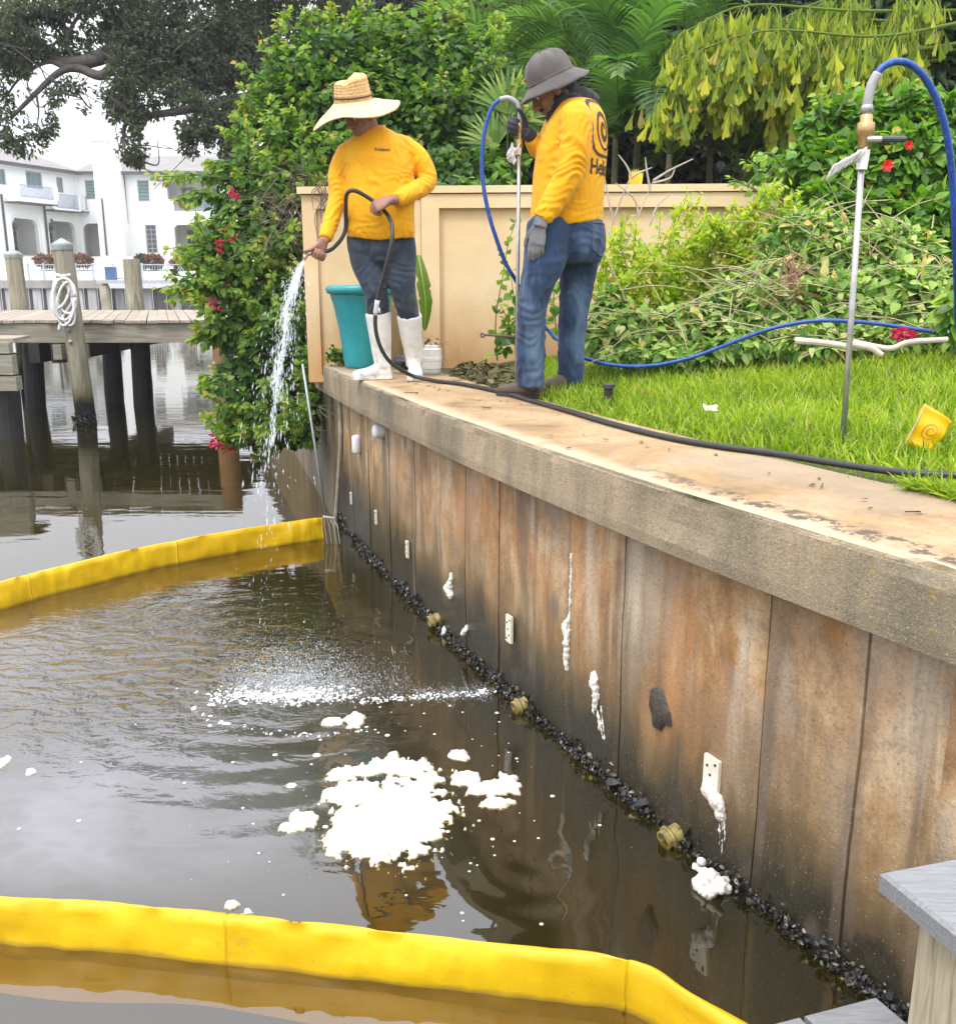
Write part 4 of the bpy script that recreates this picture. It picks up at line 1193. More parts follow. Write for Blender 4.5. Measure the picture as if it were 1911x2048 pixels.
def make_bush(ob, tpl, pos, d, nrm, size, tint, mats, singles=300, name='leaf'):
    """300 leaves that show largest as parts, the rest joined"""
    dist = np.linalg.norm(pos-V(0,0,EYE), axis=1)
    face = np.einsum('ij,ij->i', nrm/np.linalg.norm(nrm,axis=1)[:,None], (V(0,0,EYE)-pos)/dist[:,None])
    d2 = pos[:,1]
    src = np.c_[CX+FPX*pos[:,0]/np.maximum(pos[:,1],.1), pos[:,2]]
    inside = (src[:,0] > 0) & (src[:,0] < 1911)
    score = size/dist*(.3+np.abs(face))*np.where(inside, 1, 0) * np.exp(-(pos[:,1]-pos[:,1].min())*.35)
    order = np.argsort(-score)
    one, rest = order[:singles], order[singles:]
    M = frames(d, nrm, size)
    mm = MB(); mm.scatter(tpl[0], tpl[1], M[rest], pos[rest], tint=tint[rest])
    tag(mm.build('foliage', mats[0], ob), kind='stuff')
    if singles:
        lm = MB(); lm.add(tpl[0], tpl[1]); me = lm.mesh(name); me.materials.append(mats[1])
        base = V(*ob.location)
        for i in one:
            o = bpy.data.objects.new(name, me); COL.objects.link(o); o.parent = ob
            R3 = Matrix([[float(M[i][r][c]) for c in range(3)] for r in range(3)]).to_4x4()
            R3.translation = Vector(tuple(pos[i]-base)); o.matrix_local = R3
def twigs(ob, segs, mat, name='stem', r=.006, n=5):
    if name in ('cane','bare_twig','stem','branch','twig') and len(segs) < 290:
        for pts in segs:
            o = MB().tube(cr(pts, 5), np.linspace(r*1.3, r*.5, (len(pts)-1)*5+1), n).build(name, mat, ob)
        return o
    mm = MB()
    for pts in segs: mm.tube(cr(pts, 5), np.linspace(r*1.3, r*.5, (len(pts)-1)*5+1), n)
    return mm.build(name, mat, ob)
bark = simple('grey brown bark', (.12,.095,.07), .9, .4, 14, .5, 40, .01)
twig_m = simple('dry twig', (.30,.24,.17), .85, .35, 25)
green_stem = simple('green stem', (.10,.14,.04), .6, .3, 10)

# =================================================================== bougainvillea
bgr = [(0,(.022,.060,.012)),(.32,(.052,.13,.018)),(.58,(.105,.22,.026)),(.8,(.21,.34,.038)),(.94,(.33,.41,.055)),(1,(.38,.30,.05))]
boug_m = leaf_pair('bougainvillea leaf', bgr, trans=.46, rough=.48)
bl = [(640,135,75,75,9.2),(720,120,100,75,9.4),(830,140,115,90,9.3),(935,185,80,90,9.2),(555,175,48,70,9.0),(590,215,100,80,8.9),(690,220,140,100,9.1),(850,260,150,100,9.0),(960,290,60,90,8.9),(530,290,70,60,8.7),(590,300,90,60,8.6),(500,350,80,50,8.5),(560,350,70,50,8.4),(480,410,60,50,8.3),(545,430,70,80,8.2),(470,480,70,50,8.1),(420,490,45,25,8.0),(500,540,80,70,8.0),(430,540,60,28,7.95),(470,600,70,50,7.9),(540,610,60,80,7.9),(455,640,50,40,7.8),(520,700,75,70,7.8),(470,740,50,50,7.7),(560,760,60,80,7.7),(510,790,70,50,7.7),(480,835,45,28,7.65),(545,835,60,30,7.65),(610,810,36,48,7.5),(880,340,120,45,8.4),(780,350,110,40,8.4),(960,370,40,25,7.6)]
pos, dirs, rad, idx = blob_pts(bl, 21000, .5)
d_, nr_ = leaf_orient(dirs, .55, .6)
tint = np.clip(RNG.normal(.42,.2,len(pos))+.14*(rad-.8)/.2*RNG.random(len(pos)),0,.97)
size = RNG.uniform(.05,.105,len(pos))
tint = np.clip(tint+.30*np.array([noise.noise(Vector(tuple(q*2.3))) for q in pos]), 0, .97)
# canes that stand clear of the mass, leaves along them
canes = []
def cane(p, n=14, sz=(.05,.085), young=True, spread=.55):
    """p: points in the world"""
    c = cr(p, 6); canes.append(p)
    for k in range(n):
        t_ = (k+.5)/n*(len(c)-1.01); i = int(t_); q = c[i]+(c[i+1]-c[i])*(t_-i); ax = unit(c[i+1]-c[i])
        for rep in range(2):
            dd_ = unit(ax*.5+rdir(1)[0]*spread+V(0,0,-.35)); 
            CP_.append(q+dd_*.02); CD_.append(dd_); CN_.append(rdir(1)[0]*.5+V(0,-.4,.7))
            CS_.append(RNG.uniform(*sz)*(1-.4*k/n)); CT_.append(np.clip(.45+.5*k/n+RNG.normal(0,.1), 0, 1) if young else RNG.uniform(.2,.7))
CP_, CD_, CN_, CS_, CT_ = [], [], [], [], []
tips = [((560,170),(545,90),(540,30),9.0),((520,250),(505,190),(490,165),8.9),((640,120),(650,70),(640,20),9.3),((760,110),(765,50),(760,10),9.4),((830,110),(840,40),(835,0),9.4),((700,90),(690,40),(700,5),9.4),((900,130),(905,60),(890,30),9.3),((950,170),(965,110),(975,80),9.2),((480,290),(470,240),(480,215),8.7),((500,250),(470,225),(455,222),8.7),((470,350),(390,345),(300,350),8.4),((450,390),(390,375),(340,390),8.3),((470,380),(420,420),(395,425),8.2),((440,490),(390,480),(335,492),8.0),((450,500),(400,520),(345,500),8.0),((450,535),(390,545),(305,560),7.9),((450,560),(380,560),(330,575),7.9),((460,620),(400,640),(370,660),7.8),((470,640),(420,650),(385,645),7.8),((460,740),(410,745),(390,750),7.7),((490,780),(440,790),(420,800),7.7),((480,830),(450,850),(440,862),7.6),((520,830),(520,870),(510,872),7.6),((590,830),(600,855),(612,862),7.4),((620,790),(640,800),(655,810),7.2),((560,400),(555,450),(530,480),8.1),((880,340),(930,370),(945,395),7.4),((940,360),(955,385),(930,400),7.2),((840,350),(900,375),(920,390),7.3),((600,90),(585,40),(600,15),9.3),((860,90),(880,40),(880,10),9.4),((920,110),(950,60),(960,30),9.3),((470,330),(430,330),(405,345),8.5),((480,460),(410,460),(372,455),8.1),((440,600),(410,600),(395,590),7.8)]
for a, b, c, Yc in tips:
    for rep in range(3):
        o_ = RNG.normal(0, 9*rep, 2)
        cane([Pd(*a, Yc), Pd(b[0]+o_[0]*.7, b[1]+o_[1]*.7, Yc-.08), Pd(c[0]+o_[0]+rep*3, c[1]+o_[1], Yc-.12)], 18, (.06,.10))
for i in range(150):
    b = bl[RNG.integers(len(bl))]; th = RNG.uniform(0, 2*math.pi)
    if b[0] > 760 and b[1] > 300: continue
    ox, oy = math.cos(th), math.sin(th)
    up_ = -abs(RNG.normal(28, 14))
    a0 = (b[0]+ox*b[2]*.75, b[1]+oy*b[3]*.75); a1 = (a0[0]+ox*RNG.uniform(15,40), a0[1]+oy*RNG.uniform(5,25)+up_*.6); a2 = (a1[0]+ox*RNG.uniform(5,30), a1[1]+oy*12+up_*.5)
    Yc = b[4]-RNG.uniform(.1,.45)
    cane([Pd(*a0, Yc), Pd(*a1, Yc-.1), Pd(*a2, Yc-.15)], 13, (.055,.095))
pos = np.vstack([pos, np.array(CP_)]); d_ = np.vstack([d_, np.array(CD_)]); nr_ = np.vstack([nr_, np.array(CN_)])
size = np.r_[size, CS_]; tint = np.r_[tint, CT_]
boug = thing('bougainvillea', 'huge bougainvillea spilling over the seawall corner with a few magenta flowers', 'bush', tuple(Pd(600,560,8.6)*V(1,1,0)+V(0,0,1.2)))
tplB = leaf_tpl(.34, .07, .14)
# keep leaves from growing through the wall and the man
W0x = W0[0]
bad = (pos[:,0] > W0x-.02) & (pos[:,2] < WT+.04) & (pos[:,1] > 6.7) | (pos[:,0] > W0x-.02) & (pos[:,1] < 6.9) & (pos[:,2] < 2.0) & (pos[:,0] > -.9)
k_ = ~bad
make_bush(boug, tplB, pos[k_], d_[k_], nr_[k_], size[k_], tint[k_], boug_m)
twigs(boug, canes, green_stem, 'cane', .006)
rt = Pd(575,560,8.7)*V(1,1,0)+V(.15,0,1.15)
segs = [[rt+V(RNG.normal(0,.15),RNG.normal(0,.15),0), rt+V(RNG.normal(0,.3),-.2,.8), Pd(b[0],b[1],b[4])] for b in bl]
twigs(boug, segs, bark, 'branch', .014)
# bare brown tangle by the end of the wall
segs = []
for i in range(110):
    a = Pd(RNG.uniform(515,625), RNG.uniform(330,480), RNG.uniform(7.5,8.0)); b = a+RNG.normal(0,.16,3)+V(-.1,0,-.18)
    segs.append([a, (a+b)/2+RNG.normal(0,.06,3), b])
for i in range(10):
    a = Pd(RNG.uniform(600,660), RNG.uniform(345,375), 6.95); b = Pd(RNG.uniform(605,650), RNG.uniform(400,470), 6.93)
    segs.append([a, (a+b)/2+V(RNG.normal(0,.05),-.03,0), b])
tag(twigs(boug, segs, simple('dark dead twig', (.13,.10,.07), .9, .4, 25), 'dead_twig', .0032, 4), kind='stuff')
# magenta bracts
bract = leafmat('magenta bract', [(0,(.42,.008,.06)),(1,(.62,.03,.14))], .35, .6)
bv, bf = leaf_tpl(.42, .12, .05)
for (a, b, Yc, n_, s_) in ((455,375,8.1,16,1),(440,450,7.95,26,1),(430,476,7.9,34,1),(452,462,7.95,20,.9),(455,378,8.0,14,.8),(415,592,7.7,26,1.1),(445,570,7.8,10,.7),(430,845,7.55,60,1.8),(450,855,7.5,46,1.6),(420,858,7.5,36,1.2),(472,850,7.5,30,1.2),(440,868,7.5,20,1),(440,555,7.8,8,.6)):
    c = Pd(a, b, Yc-.12); dr = rdir(n_)
    mm = MB(); mm.scatter(bv, bf, frames(dr+V(0,-.3,.1), rdir(n_), RNG.uniform(.022,.036,n_)), c+dr*RNG.uniform(.005,.045,n_)[:,None]*s_*V(1.2,1,1), tint=RNG.random(n_))
    mm.build('flower_cluster', bract, boug)

# =================================================================== live oak over the canal
oak_l = leafmat('oak leaves', [(0,(.035,.052,.034)),(.5,(.085,.112,.070)),(.85,(.135,.160,.10)),(1,(.19,.19,.12))], .60, .5)
def tree_leaf(n_, size, blobs, shell=.2, flat=.9, droop=.4):
    p, dr, rd, ix = blob_pts(blobs, n_, shell, flat)
    d1, n1 = leaf_orient(dr, droop, 1.0)
    return p, d1, n1, RNG.uniform(.6,1.2,n_)*size
rh_v = np.array([(0,0,0),(-.25,.45,.05),(0,1,-.08),(.25,.45,.05)]); rh_f = [np.array([(0,3,2,1)])]
oak = thing('live_oak', 'old live oak with grey limbs and hanging leaf clusters over the canal at upper left', 'tree', tuple(Pd(600,300,19)*V(1,1,0)+V(0,0,1.2)))
ob_ = [(25,200,45,55,18),(60,240,45,35,18),(15,120,40,60,18),(25,260,40,30,18),(85,225,25,40,18),(60,20,110,28,18.5),(150,45,70,28,18.5),(35,60,50,40,18.5),(235,45,75,50,18.5),(320,60,90,65,18.5),(400,50,90,70,19),(470,70,90,80,19.5),(340,135,90,55,18.5),(420,140,90,60,19),(500,150,70,70,19),(250,140,40,45,18),(235,185,45,40,18),(245,240,28,45,17.8),(265,290,22,26,17.6),(255,200,40,40,18),(330,185,60,30,18),(385,225,42,45,18),(375,275,24,32,17.8),(430,215,50,40,18.5),(470,230,40,40,18.5),(455,290,25,30,18),(510,60,70,60,20),(545,30,90,45,20),(600,60,70,50,20.5),(640,20,80,40,20.5),(200,20,60,30,18.5),(135,100,40,18,18.5),(95,60,45,22,18.5),(60,100,30,22,18.3),(130,165,40,16,18.2),(300,215,30,14,18),(100,190,26,14,18)]
ob_ += [(40,40,70,50,18.2),(120,30,70,40,18.4),(200,30,70,50,18.5),(90,75,40,28,18.3),(30,100,40,40,18.1),(280,90,70,60,18.5),(200,80,40,30,18.4)]
ob_ += [(240,215,34,40,17.9),(248,265,30,44,17.7),(262,300,20,24,17.6),(385,235,44,50,17.9),(378,285,28,34,17.7),(420,230,50,40,18.3),(460,250,40,40,18.3),(455,300,26,28,18),(330,60,110,70,18.6),(430,90,110,80,19),(500,110,80,80,19.3),(350,150,90,50,18.5),(170,210,14,10,17.8),(50,270,40,30,18),(20,150,45,60,18.1)]
ob_ += [(230,-60,130,60,18.5),(420,-80,140,70,18.8),(620,-70,140,70,19.5),(330,-170,150,60,18.5),(560,-200,160,80,19),(450,-290,170,80,18.8),(180,-140,70,40,18),(700,-160,110,70,20)]
p, d1, n1, s1 = tree_leaf(118000, .104, ob_, .15)
bunch = np.array([noise.noise(Vector(tuple(q*1.7)))+.6*noise.noise(Vector(tuple(q*4.6))) for q in p])
kp = bunch > -.13
p, d1, n1, s1 = p[kp], d1[kp], n1[kp], s1[kp]
mm = MB(); mm.scatter(rh_v, rh_f, frames(d1, n1, s1), p, tint=np.clip(RNG.normal(.45,.25,len(p)),0,1))
tag(mm.build('crown', oak_l, oak), kind='stuff')
oakb = simple('oak bark', (.085,.075,.065), .95, .4, 4, .6, 12, .03)
limbs = [([(600,300,19),(590,220,19),(520,170,19),(420,120,18.7),(340,103,18.6),(240,97,18.5),(190,112,18.4),(150,122,18.4),(108,115,18.4),(75,80,18.4),(40,40,18.3),(10,-10,18.3)],.22,.06),
 ([(240,97,18.5),(200,145,18.3),(150,132,18.3),(115,140,18.2),(70,180,18.1),(20,230,18.0)],.10,.03),
 ([(590,220,19),(520,190,18.8),(450,195,18.6),(400,205,18.3),(350,215,18.1),(290,225,18),(245,240,17.9),(240,285,17.8)],.13,.025),
 ([(150,122,18.4),(130,90,18.4),(140,50,18.4),(170,10,18.4)],.07,.02),([(108,115,18.4),(60,110,18.3),(20,95,18.3)],.05,.015),([(130,130,18.3),(90,120,18.3),(40,150,18.2),(10,190,18.1)],.05,.015),
 ([(400,205,18.3),(395,240,18),(380,290,17.8)],.05,.012),([(520,170,19),(480,110,19),(440,40,19),(420,-30,19)],.14,.06),([(590,220,19),(600,120,19.5),(620,30,20),(640,-40,20)],.2,.08),([(70,180,18.1),(75,215,18),(72,245,18)],.025,.008),([(450,195,18.6),(470,240,18.3),(440,310,18.1)],.05,.012),([(340,103,18.6),(320,60,18.6),(260,30,18.6)],.08,.02)]
lm = MB()
for pts, r0, r1 in limbs:
    c = cr([Pd(*q) for q in pts], 6); lm.tube(c, np.linspace(r0, r1, len(c)), 8)
lm.build('limb', oakb, oak, smooth=True)
tb = Pd(600,300,19)
MB().tube([V(tb[0]+.2,19.2,.9), V(tb[0]+.1,19.1,3), tb+V(0,0,.1)], [.5,.4,.3], 12).build('trunk', oakb, oak, smooth=True)
sg = []
for i in range(170):
    q = p[RNG.integers(len(p))]; sg.append([q, q+RNG.normal(0,.25,3), q+RNG.normal(0,.5,3)+V(0,0,.2)])
tag(twigs(oak, sg, oakb, 'fine_twigs', .012, 4), kind='stuff')

# =================================================================== trees behind the palms and the bougainvillea
def bg_tree(name, label, blobs, base, n_, size, stops, shell=.25, trans=.25, tpl=None, trunk_r=.2, group='dense trees behind the garden wall'):
    o = thing(name, label, 'tree', tuple(base), group)
    p, d1, n1, s1 = tree_leaf(n_, size, blobs, shell)
    kp = p[:,1] > 7.9 if base[1] > 7.9 else p[:,1] > 0
    mm = MB(); mm.scatter(*(tpl or (rh_v, rh_f)), frames(d1, n1, s1)[kp], p[kp], tint=np.clip(RNG.normal(.45,.25,len(p)),0,1)[kp])
    tag(mm.build('crown', leafmat(label[:30], stops, trans, .5), o), kind='stuff')
    mm = MB()
    for b in blobs[:6]:
        c = cr([V(*base)-V(0,0,.3), V(*base)+V(0,0,1.2), Pd(b[0],b[1],b[4])], 5); mm.tube(c, np.linspace(trunk_r, .03, len(c)), 7)
    mm.build('trunk', oakb, o, smooth=True)
    return o
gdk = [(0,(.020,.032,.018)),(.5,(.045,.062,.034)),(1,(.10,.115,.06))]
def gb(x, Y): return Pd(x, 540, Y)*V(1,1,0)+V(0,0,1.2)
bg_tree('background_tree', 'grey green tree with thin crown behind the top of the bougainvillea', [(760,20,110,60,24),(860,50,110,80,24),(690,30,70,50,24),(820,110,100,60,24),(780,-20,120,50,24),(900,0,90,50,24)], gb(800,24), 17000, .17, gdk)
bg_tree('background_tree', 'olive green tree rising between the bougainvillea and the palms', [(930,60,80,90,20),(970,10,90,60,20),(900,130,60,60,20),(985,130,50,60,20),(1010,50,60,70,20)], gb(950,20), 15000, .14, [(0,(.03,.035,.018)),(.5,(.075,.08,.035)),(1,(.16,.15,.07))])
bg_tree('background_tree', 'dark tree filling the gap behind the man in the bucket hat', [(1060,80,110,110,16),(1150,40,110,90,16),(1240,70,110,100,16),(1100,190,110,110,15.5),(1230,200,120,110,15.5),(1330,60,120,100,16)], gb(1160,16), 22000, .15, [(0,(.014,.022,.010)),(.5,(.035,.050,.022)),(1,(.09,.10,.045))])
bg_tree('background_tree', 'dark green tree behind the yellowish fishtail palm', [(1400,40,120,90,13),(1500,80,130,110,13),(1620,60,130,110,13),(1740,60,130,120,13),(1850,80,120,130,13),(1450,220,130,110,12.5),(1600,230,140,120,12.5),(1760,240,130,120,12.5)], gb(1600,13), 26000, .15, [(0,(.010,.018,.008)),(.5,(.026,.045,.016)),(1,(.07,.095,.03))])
longl = leaf_tpl(.17, .05, .2)
bg_tree('broadleaf_tree', 'broad leaved tree with long dark leaves at the upper right corner', [(1700,20,80,60,8.8),(1780,60,80,80,8.7),(1850,40,70,80,8.6),(1820,150,60,60,8.6),(1730,110,60,40,8.7),(1870,200,50,60,8.5)], gb(1860,8.8), 4600, .20, [(0,(.02,.05,.014)),(.5,(.045,.10,.022)),(1,(.12,.19,.05))], .1, .3, longl, .1)
# shaded understorey behind the wall
under = [(640+90*i, 330+RNG.uniform(-30,20), 90, 75, 11.2) for i in range(14)] + [(1050+100*i, 260, 90, 80, 11.8) for i in range(9)]
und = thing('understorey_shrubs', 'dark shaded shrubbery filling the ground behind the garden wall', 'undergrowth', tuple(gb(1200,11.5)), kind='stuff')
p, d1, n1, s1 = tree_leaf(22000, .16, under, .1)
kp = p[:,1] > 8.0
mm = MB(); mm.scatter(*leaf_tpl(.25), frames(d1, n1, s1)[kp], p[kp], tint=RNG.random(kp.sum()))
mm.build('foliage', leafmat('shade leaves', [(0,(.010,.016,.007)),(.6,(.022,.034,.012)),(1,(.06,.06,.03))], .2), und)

# =================================================================== palms
def frond(mb, root, d0, L, droop, nl=34, ll=.42, w=.020, rach=.011, curl=.35, tw=0.0, vee=.5, tint=.5):
    """arching pinnate frond: midrib and paired leaflets"""
    root = V(*root); d0 = unit(d0); side = unit(np.cross(d0, (0,0,1))); 
    if np.linalg.norm(np.cross(d0,(0,0,1))) < .1: side = V(1,0,0)
    pts = []
    p_ = root.copy(); d_ = d0.copy(); k = 22
    for i in range(k+1):
        pts.append(p_.copy()); p_ = p_+d_*L/k; d_ = unit(d_+V(0,0,-droop*(.25+1.2*i/k)/k*2.2))
    pts = np.array(pts); mb.tube(pts, np.linspace(rach, rach*.25, k+1), 5, tint=.75)
    vs, fs = [], []
    for i in range(nl):
        t_ = .14+.86*i/(nl-1); q = t_*k; j = min(int(q), k-1); c = pts[j]+(pts[j+1]-pts[j])*(q-j); ax = unit(pts[min(j+1,k)]-pts[j])
        upv = unit(np.cross(side, ax)); 
        if upv[2] < 0: upv = -upv
        prof = math.sin(math.pi*min(1, .16+.86*t_))**.6
        l_ = ll*max(.22, prof)*RNG.uniform(.9,1.08)
        for s_ in (-1, 1):
            dl = unit(side*s_*1.0+ax*(.45+.5*t_)+upv*vee*RNG.uniform(.7,1.2))
            n0 = len(vs); wd = unit(np.cross(dl, upv))
            for m_ in range(4):
                u = m_/3; cc = c+dl*l_*u+V(0,0,-1)*curl*l_*u*u; ww = w*(1,1.15,.8,.08)[m_]
                vs += [cc-wd*ww*.5, cc+wd*ww*.5]
            fs += [(n0+2*m_, n0+2*m_+1, n0+2*m_+3, n0+2*m_+2) for m_ in range(3)]
    mb.add(vs, [np.array(fs)], tint=np.clip(tint+RNG.normal(0,.12,len(vs)//8).repeat(8), 0, 1))
palm_g = [(0,(.024,.065,.02)),(.4,(.065,.15,.036)),(.7,(.14,.25,.06)),(.9,(.26,.36,.09)),(1,(.40,.38,.14))]
palm_m = leafmat('areca frond', palm_g, .46, .42)
stem_m = simple('ringed palm stem', (.20,.19,.11), .7, .35, 5, .3, 25, .01, stretch=(.3,.3,4))
def palm(label, x, Yp, tops, nf, L, ll, seed, name='areca_palm', tmean=.42, droop=1.0):
    rg = random.Random(seed)
    o = thing(name, label, 'palm', tuple(gb(x, Yp)), 'palms behind the garden wall')
    for (tx, ty, dy) in tops:
        top = Pd(tx, ty, Yp+dy); b = V(top[0]+rg.uniform(-.1,.1), top[1]+rg.uniform(-.1,.1), 1.1)
        MB().tube([b, (b+top)/2+V(rg.uniform(-.05,.05),0,0), top], [.045,.035,.028], 8).build('stem', stem_m, o, smooth=True)
        for i in range(nf):
            a = 2*math.pi*i/nf + rg.uniform(-.4,.4); el = rg.uniform(.45,1.25)
            mb = MB(); frond(mb, top, (math.cos(a)*math.cos(el), math.sin(a)*math.cos(el)*.9, math.sin(el)), L*rg.uniform(.75,1.15), droop*rg.uniform(.8,1.4), 40, ll, .024, tint=tmean+rg.uniform(-.15,.2))
            mb.build('frond', palm_m, o)
palm('tall areca palm with arching fronds above the bucket hat', 1060, 11.0, [(1020,150,0),(1070,60,.5)], 9, 1.9, .50, 1, tmean=.50)
palm('dense areca palm just right of the man in the bucket hat', 1210, 9.3, [(1195,270,0),(1240,190,.4),(1165,130,.8)], 9, 1.5, .40, 2, tmean=.40)
palm('feathery palm clump low behind the middle of the wall', 1330, 8.9, [(1300,300,0),(1380,250,.5)], 9, 1.25, .36, 3, tmean=.33)
palm('areca palm half hidden under the fishtail palm', 1480, 9.2, [(1440,320,0),(1520,300,.3)], 8, 1.3, .38, 4, tmean=.33)
palm('upper palm whose fronds reach the top edge right of the bucket hat', 1290, 11.4, [(1240,60,0),(1330,90,.4)], 9, 2.0, .5, 5, tmean=.52)
MB().tube([V(*(Pd(1492,420,8.6)*V(1,1,0)))+V(0,0,1.1), Pd(1492,230,8.6)], .045, 10).build('stem', stem_m, bpy.data.objects['areca_palm.003'], smooth=True)
# fan palm by the wall behind the left of the bucket hat
fp_o = thing('fan_palm', 'small bright fan palm between the bougainvillea and the bucket hat', 'palm', tuple(gb(985, 8.6)))
fanm = leafmat('fan palm blade', [(0,(.06,.14,.02)),(.6,(.15,.27,.035)),(1,(.30,.38,.07))], .35)
for (cx_, cy_, r_, a0) in ((985,215,95,90),(1000,260,80,60),(960,280,80,120),(1015,230,60,20)):
    c = Pd(cx_, cy_, 8.55); mm = MB(); R_ = r_*D*8.55/FPX
    for i in range(17):
        a = R(a0)+R(-70+140*i/16); dl = unit(V(math.cos(a), RNG.uniform(-.15,.15)-.1, math.sin(a)))
        mm.scatter(*blade_tpl(.07,.25,3), frames(dl[None], V(0,-1,.3)[None], [R_*RNG.uniform(.85,1.05)]), c[None], tint=RNG.random())
    b = V(*gb(985, 8.6))
    mm.tube(cr([b, (b+c)/2+V(0,.1,0), c], 5), .009, 5, tint=.3)
    mm.build('fan_leaf', fanm, fp_o)

# fishtail palm
fish_m, fish_s = leaf_pair('fishtail leaflet', [(0,(.06,.11,.012)),(.35,(.17,.25,.018)),(.7,(.38,.44,.03)),(.9,(.56,.56,.05)),(1,(.52,.42,.12))], trans=.42, rough=.45)
ft_v = np.array([(0,0,0),(-.09,.42,.03),(.09,.42,.03),(-.24,.80,.0),(-.13,.90,.03),(-.02,.84,-.02),(.10,1.0,.03),(.22,.83,0),(0,.5,-.02)])
ft_f = [np.array([(0,8,1),(0,2,8),(1,4,3),(8,5,4),(8,6,5),(2,7,6)]), np.array([(1,8,4,4)])[:0].reshape(0,4), np.array([(8,4,1),(8,2,6)])]
FM, FP_ = [], []
fish = thing('fishtail_palm', 'fishtail palm with hanging yellow green wedge leaflets at the top right', 'palm', tuple(gb(1830, 8.2)))
trk = [V(*gb(1880,8.2))-V(0,0,.1), Pd(1880,200,8.2), Pd(1890,-80,8.3)]
MB().tube(cr(trk,5), .07, 10).build('trunk', stem_m, fish, smooth=True)
fr_ = [((1880,40),(1700,70),(1480,60),(1300,120)),((1880,80),(1720,100),(1500,90),(1290,180)),((1885,20),(1650,20),(1450,10),(1330,60)),((1880,100),(1750,90),(1620,110),(1500,190)),((1885,0),(1760,-10),(1600,0),(1440,80)),((1880,110),(1780,120),(1690,130),(1600,200)),((1880,60),(1640,50),(1420,50),(1275,150)),((1885,30),(1740,40),(1560,40),(1400,130)),((1880,90),(1700,60),(1540,80),(1380,170))]
for k_, fpts in enumerate(fr_):
    Yf = 7.7+.09*k_
    c = cr([Pd(a, b, Yf+(.4 if i == 0 else 0)) for i, (a, b) in enumerate(fpts)], 14)
    mb = MB(); mb.tube(c, np.linspace(.015,.005,len(c)), 6, tint=.3)
    M_, P_ = [], []
    for i in range(8, len(c)):
        if noise.noise(Vector((i*.45, k_*3.1, 0))) < -.12: continue
        if Pd(0,0,1)[0] and i % 1: continue
        for rep in range(3):
            s_ = RNG.choice([-1,1]); ln = RNG.uniform(.18,.62)*(.55+.45*math.sin(math.pi*i/len(c)))
            d0 = unit(V(RNG.uniform(-.5,.15), s_*RNG.uniform(.1,.6), -RNG.uniform(.15,.7))); q = c[i].copy(); d_ = d0
            pp = [q.copy()]
            for m_ in range(5): q = q+d_*ln/5; d_ = unit(d_+V(0,0,-.35)); pp.append(q.copy())
            mb.tube(pp, .004, 4, tint=.4)
            for m_ in range(1, 6):
                for s2 in (-1,1):
                    dl = unit(V(s2*RNG.uniform(-.1,.42), RNG.uniform(-.25,.25), -RNG.uniform(.8,1.2)))
                    Mk = frames(dl[None], unit(V(RNG.normal(0,.9), -1, RNG.uniform(-.2,.6)))[None], [RNG.uniform(.08,.185)])[0]; Mk[:,0] *= RNG.uniform(.55,1.1); M_.append(Mk); P_.append(pp[m_]+RNG.normal(0,.02,3))
    mb.build('frond', fish_m, fish); FM += M_; FP_ += P_
FM, FP_ = np.array(FM), np.array(FP_)
make_bush(fish, (ft_v, [ft_f[0], ft_f[2]]), FP_, FM[:,:,1], FM[:,:,2], np.linalg.norm(FM[:,:,1],axis=1), np.clip(RNG.normal(.5,.24,len(FP_)),0,1), (fish_m, fish_s), 300, 'leaflet')

# =================================================================== hibiscus hedge at right
hib_m = leaf_pair('hibiscus leaf', [(0,(.035,.10,.012)),(.35,(.085,.21,.02)),(.7,(.17,.33,.03)),(.95,(.30,.43,.05)),(1,(.50,.45,.05))], trans=.40, rough=.38)
hb = [(1600,270,50,55,6.7),(1570,330,50,50,6.6),(1680,250,80,60,6.7),(1780,240,80,60,6.6),(1850,260,50,70,6.5),(1650,340,80,70,6.5),(1760,330,90,80,6.4),(1840,360,60,90,6.3),(1600,400,50,40,6.3),(1700,430,80,60,6.2),(1800,450,80,70,6.1),(1850,520,50,80,6.0),(1630,440,60,40,6.2),(1860,610,30,40,4.6)]
pos, dirs, rad, idx = blob_pts(hb, 8500, .45)
d1, n1 = leaf_orient(dirs, .5, .6)
hib = thing('hibiscus_hedge', 'bright green hibiscus hedge with red flowers at the right end of the wall', 'hedge', tuple(Pd(1740,540,6.4)*V(1,1,0)+V(0,0,1.3)))
CP_, CD_, CN_, CS_, CT_ = [], [], [], [], []; canes = []
for a, b, c, Yc in (((1600,250),(1590,200),(1592,170),6.6),((1570,330),(1520,320),(1480,345),6.5),((1620,230),(1640,190),(1650,165),6.6),((1540,350),(1500,300),(1470,300),6.5),((1560,400),(1470,370),(1420,345),6.3),((1740,200),(1760,170),(1770,160),6.5),((1450,360),(1470,330),(1450,310),6.3)):
    cane([Pd(*a, Yc), Pd(*b, Yc), Pd(*c, Yc)], 12, (.06,.09))
pos = np.vstack([pos, CP_]); d1 = np.vstack([d1, CD_]); n1 = np.vstack([n1, CN_])
size = np.r_[RNG.uniform(.055,.105,len(rad)), CS_]; tint = np.r_[np.clip(RNG.normal(.5,.22,len(rad)),0,1), CT_]
make_bush(hib, leaf_tpl(.36,.06,.15), pos, d1, n1, size, tint, hib_m)
twigs(hib, canes+[[V(Pd(b[0],540,b[4])[0]*1,b[4],1.25), Pd(b[0],b[1],b[4])] for b in hb], green_stem, 'stem', .008)
redp = leafmat('red petal', [(0,(.55,.012,.012)),(1,(.70,.04,.02))], .3, .5)
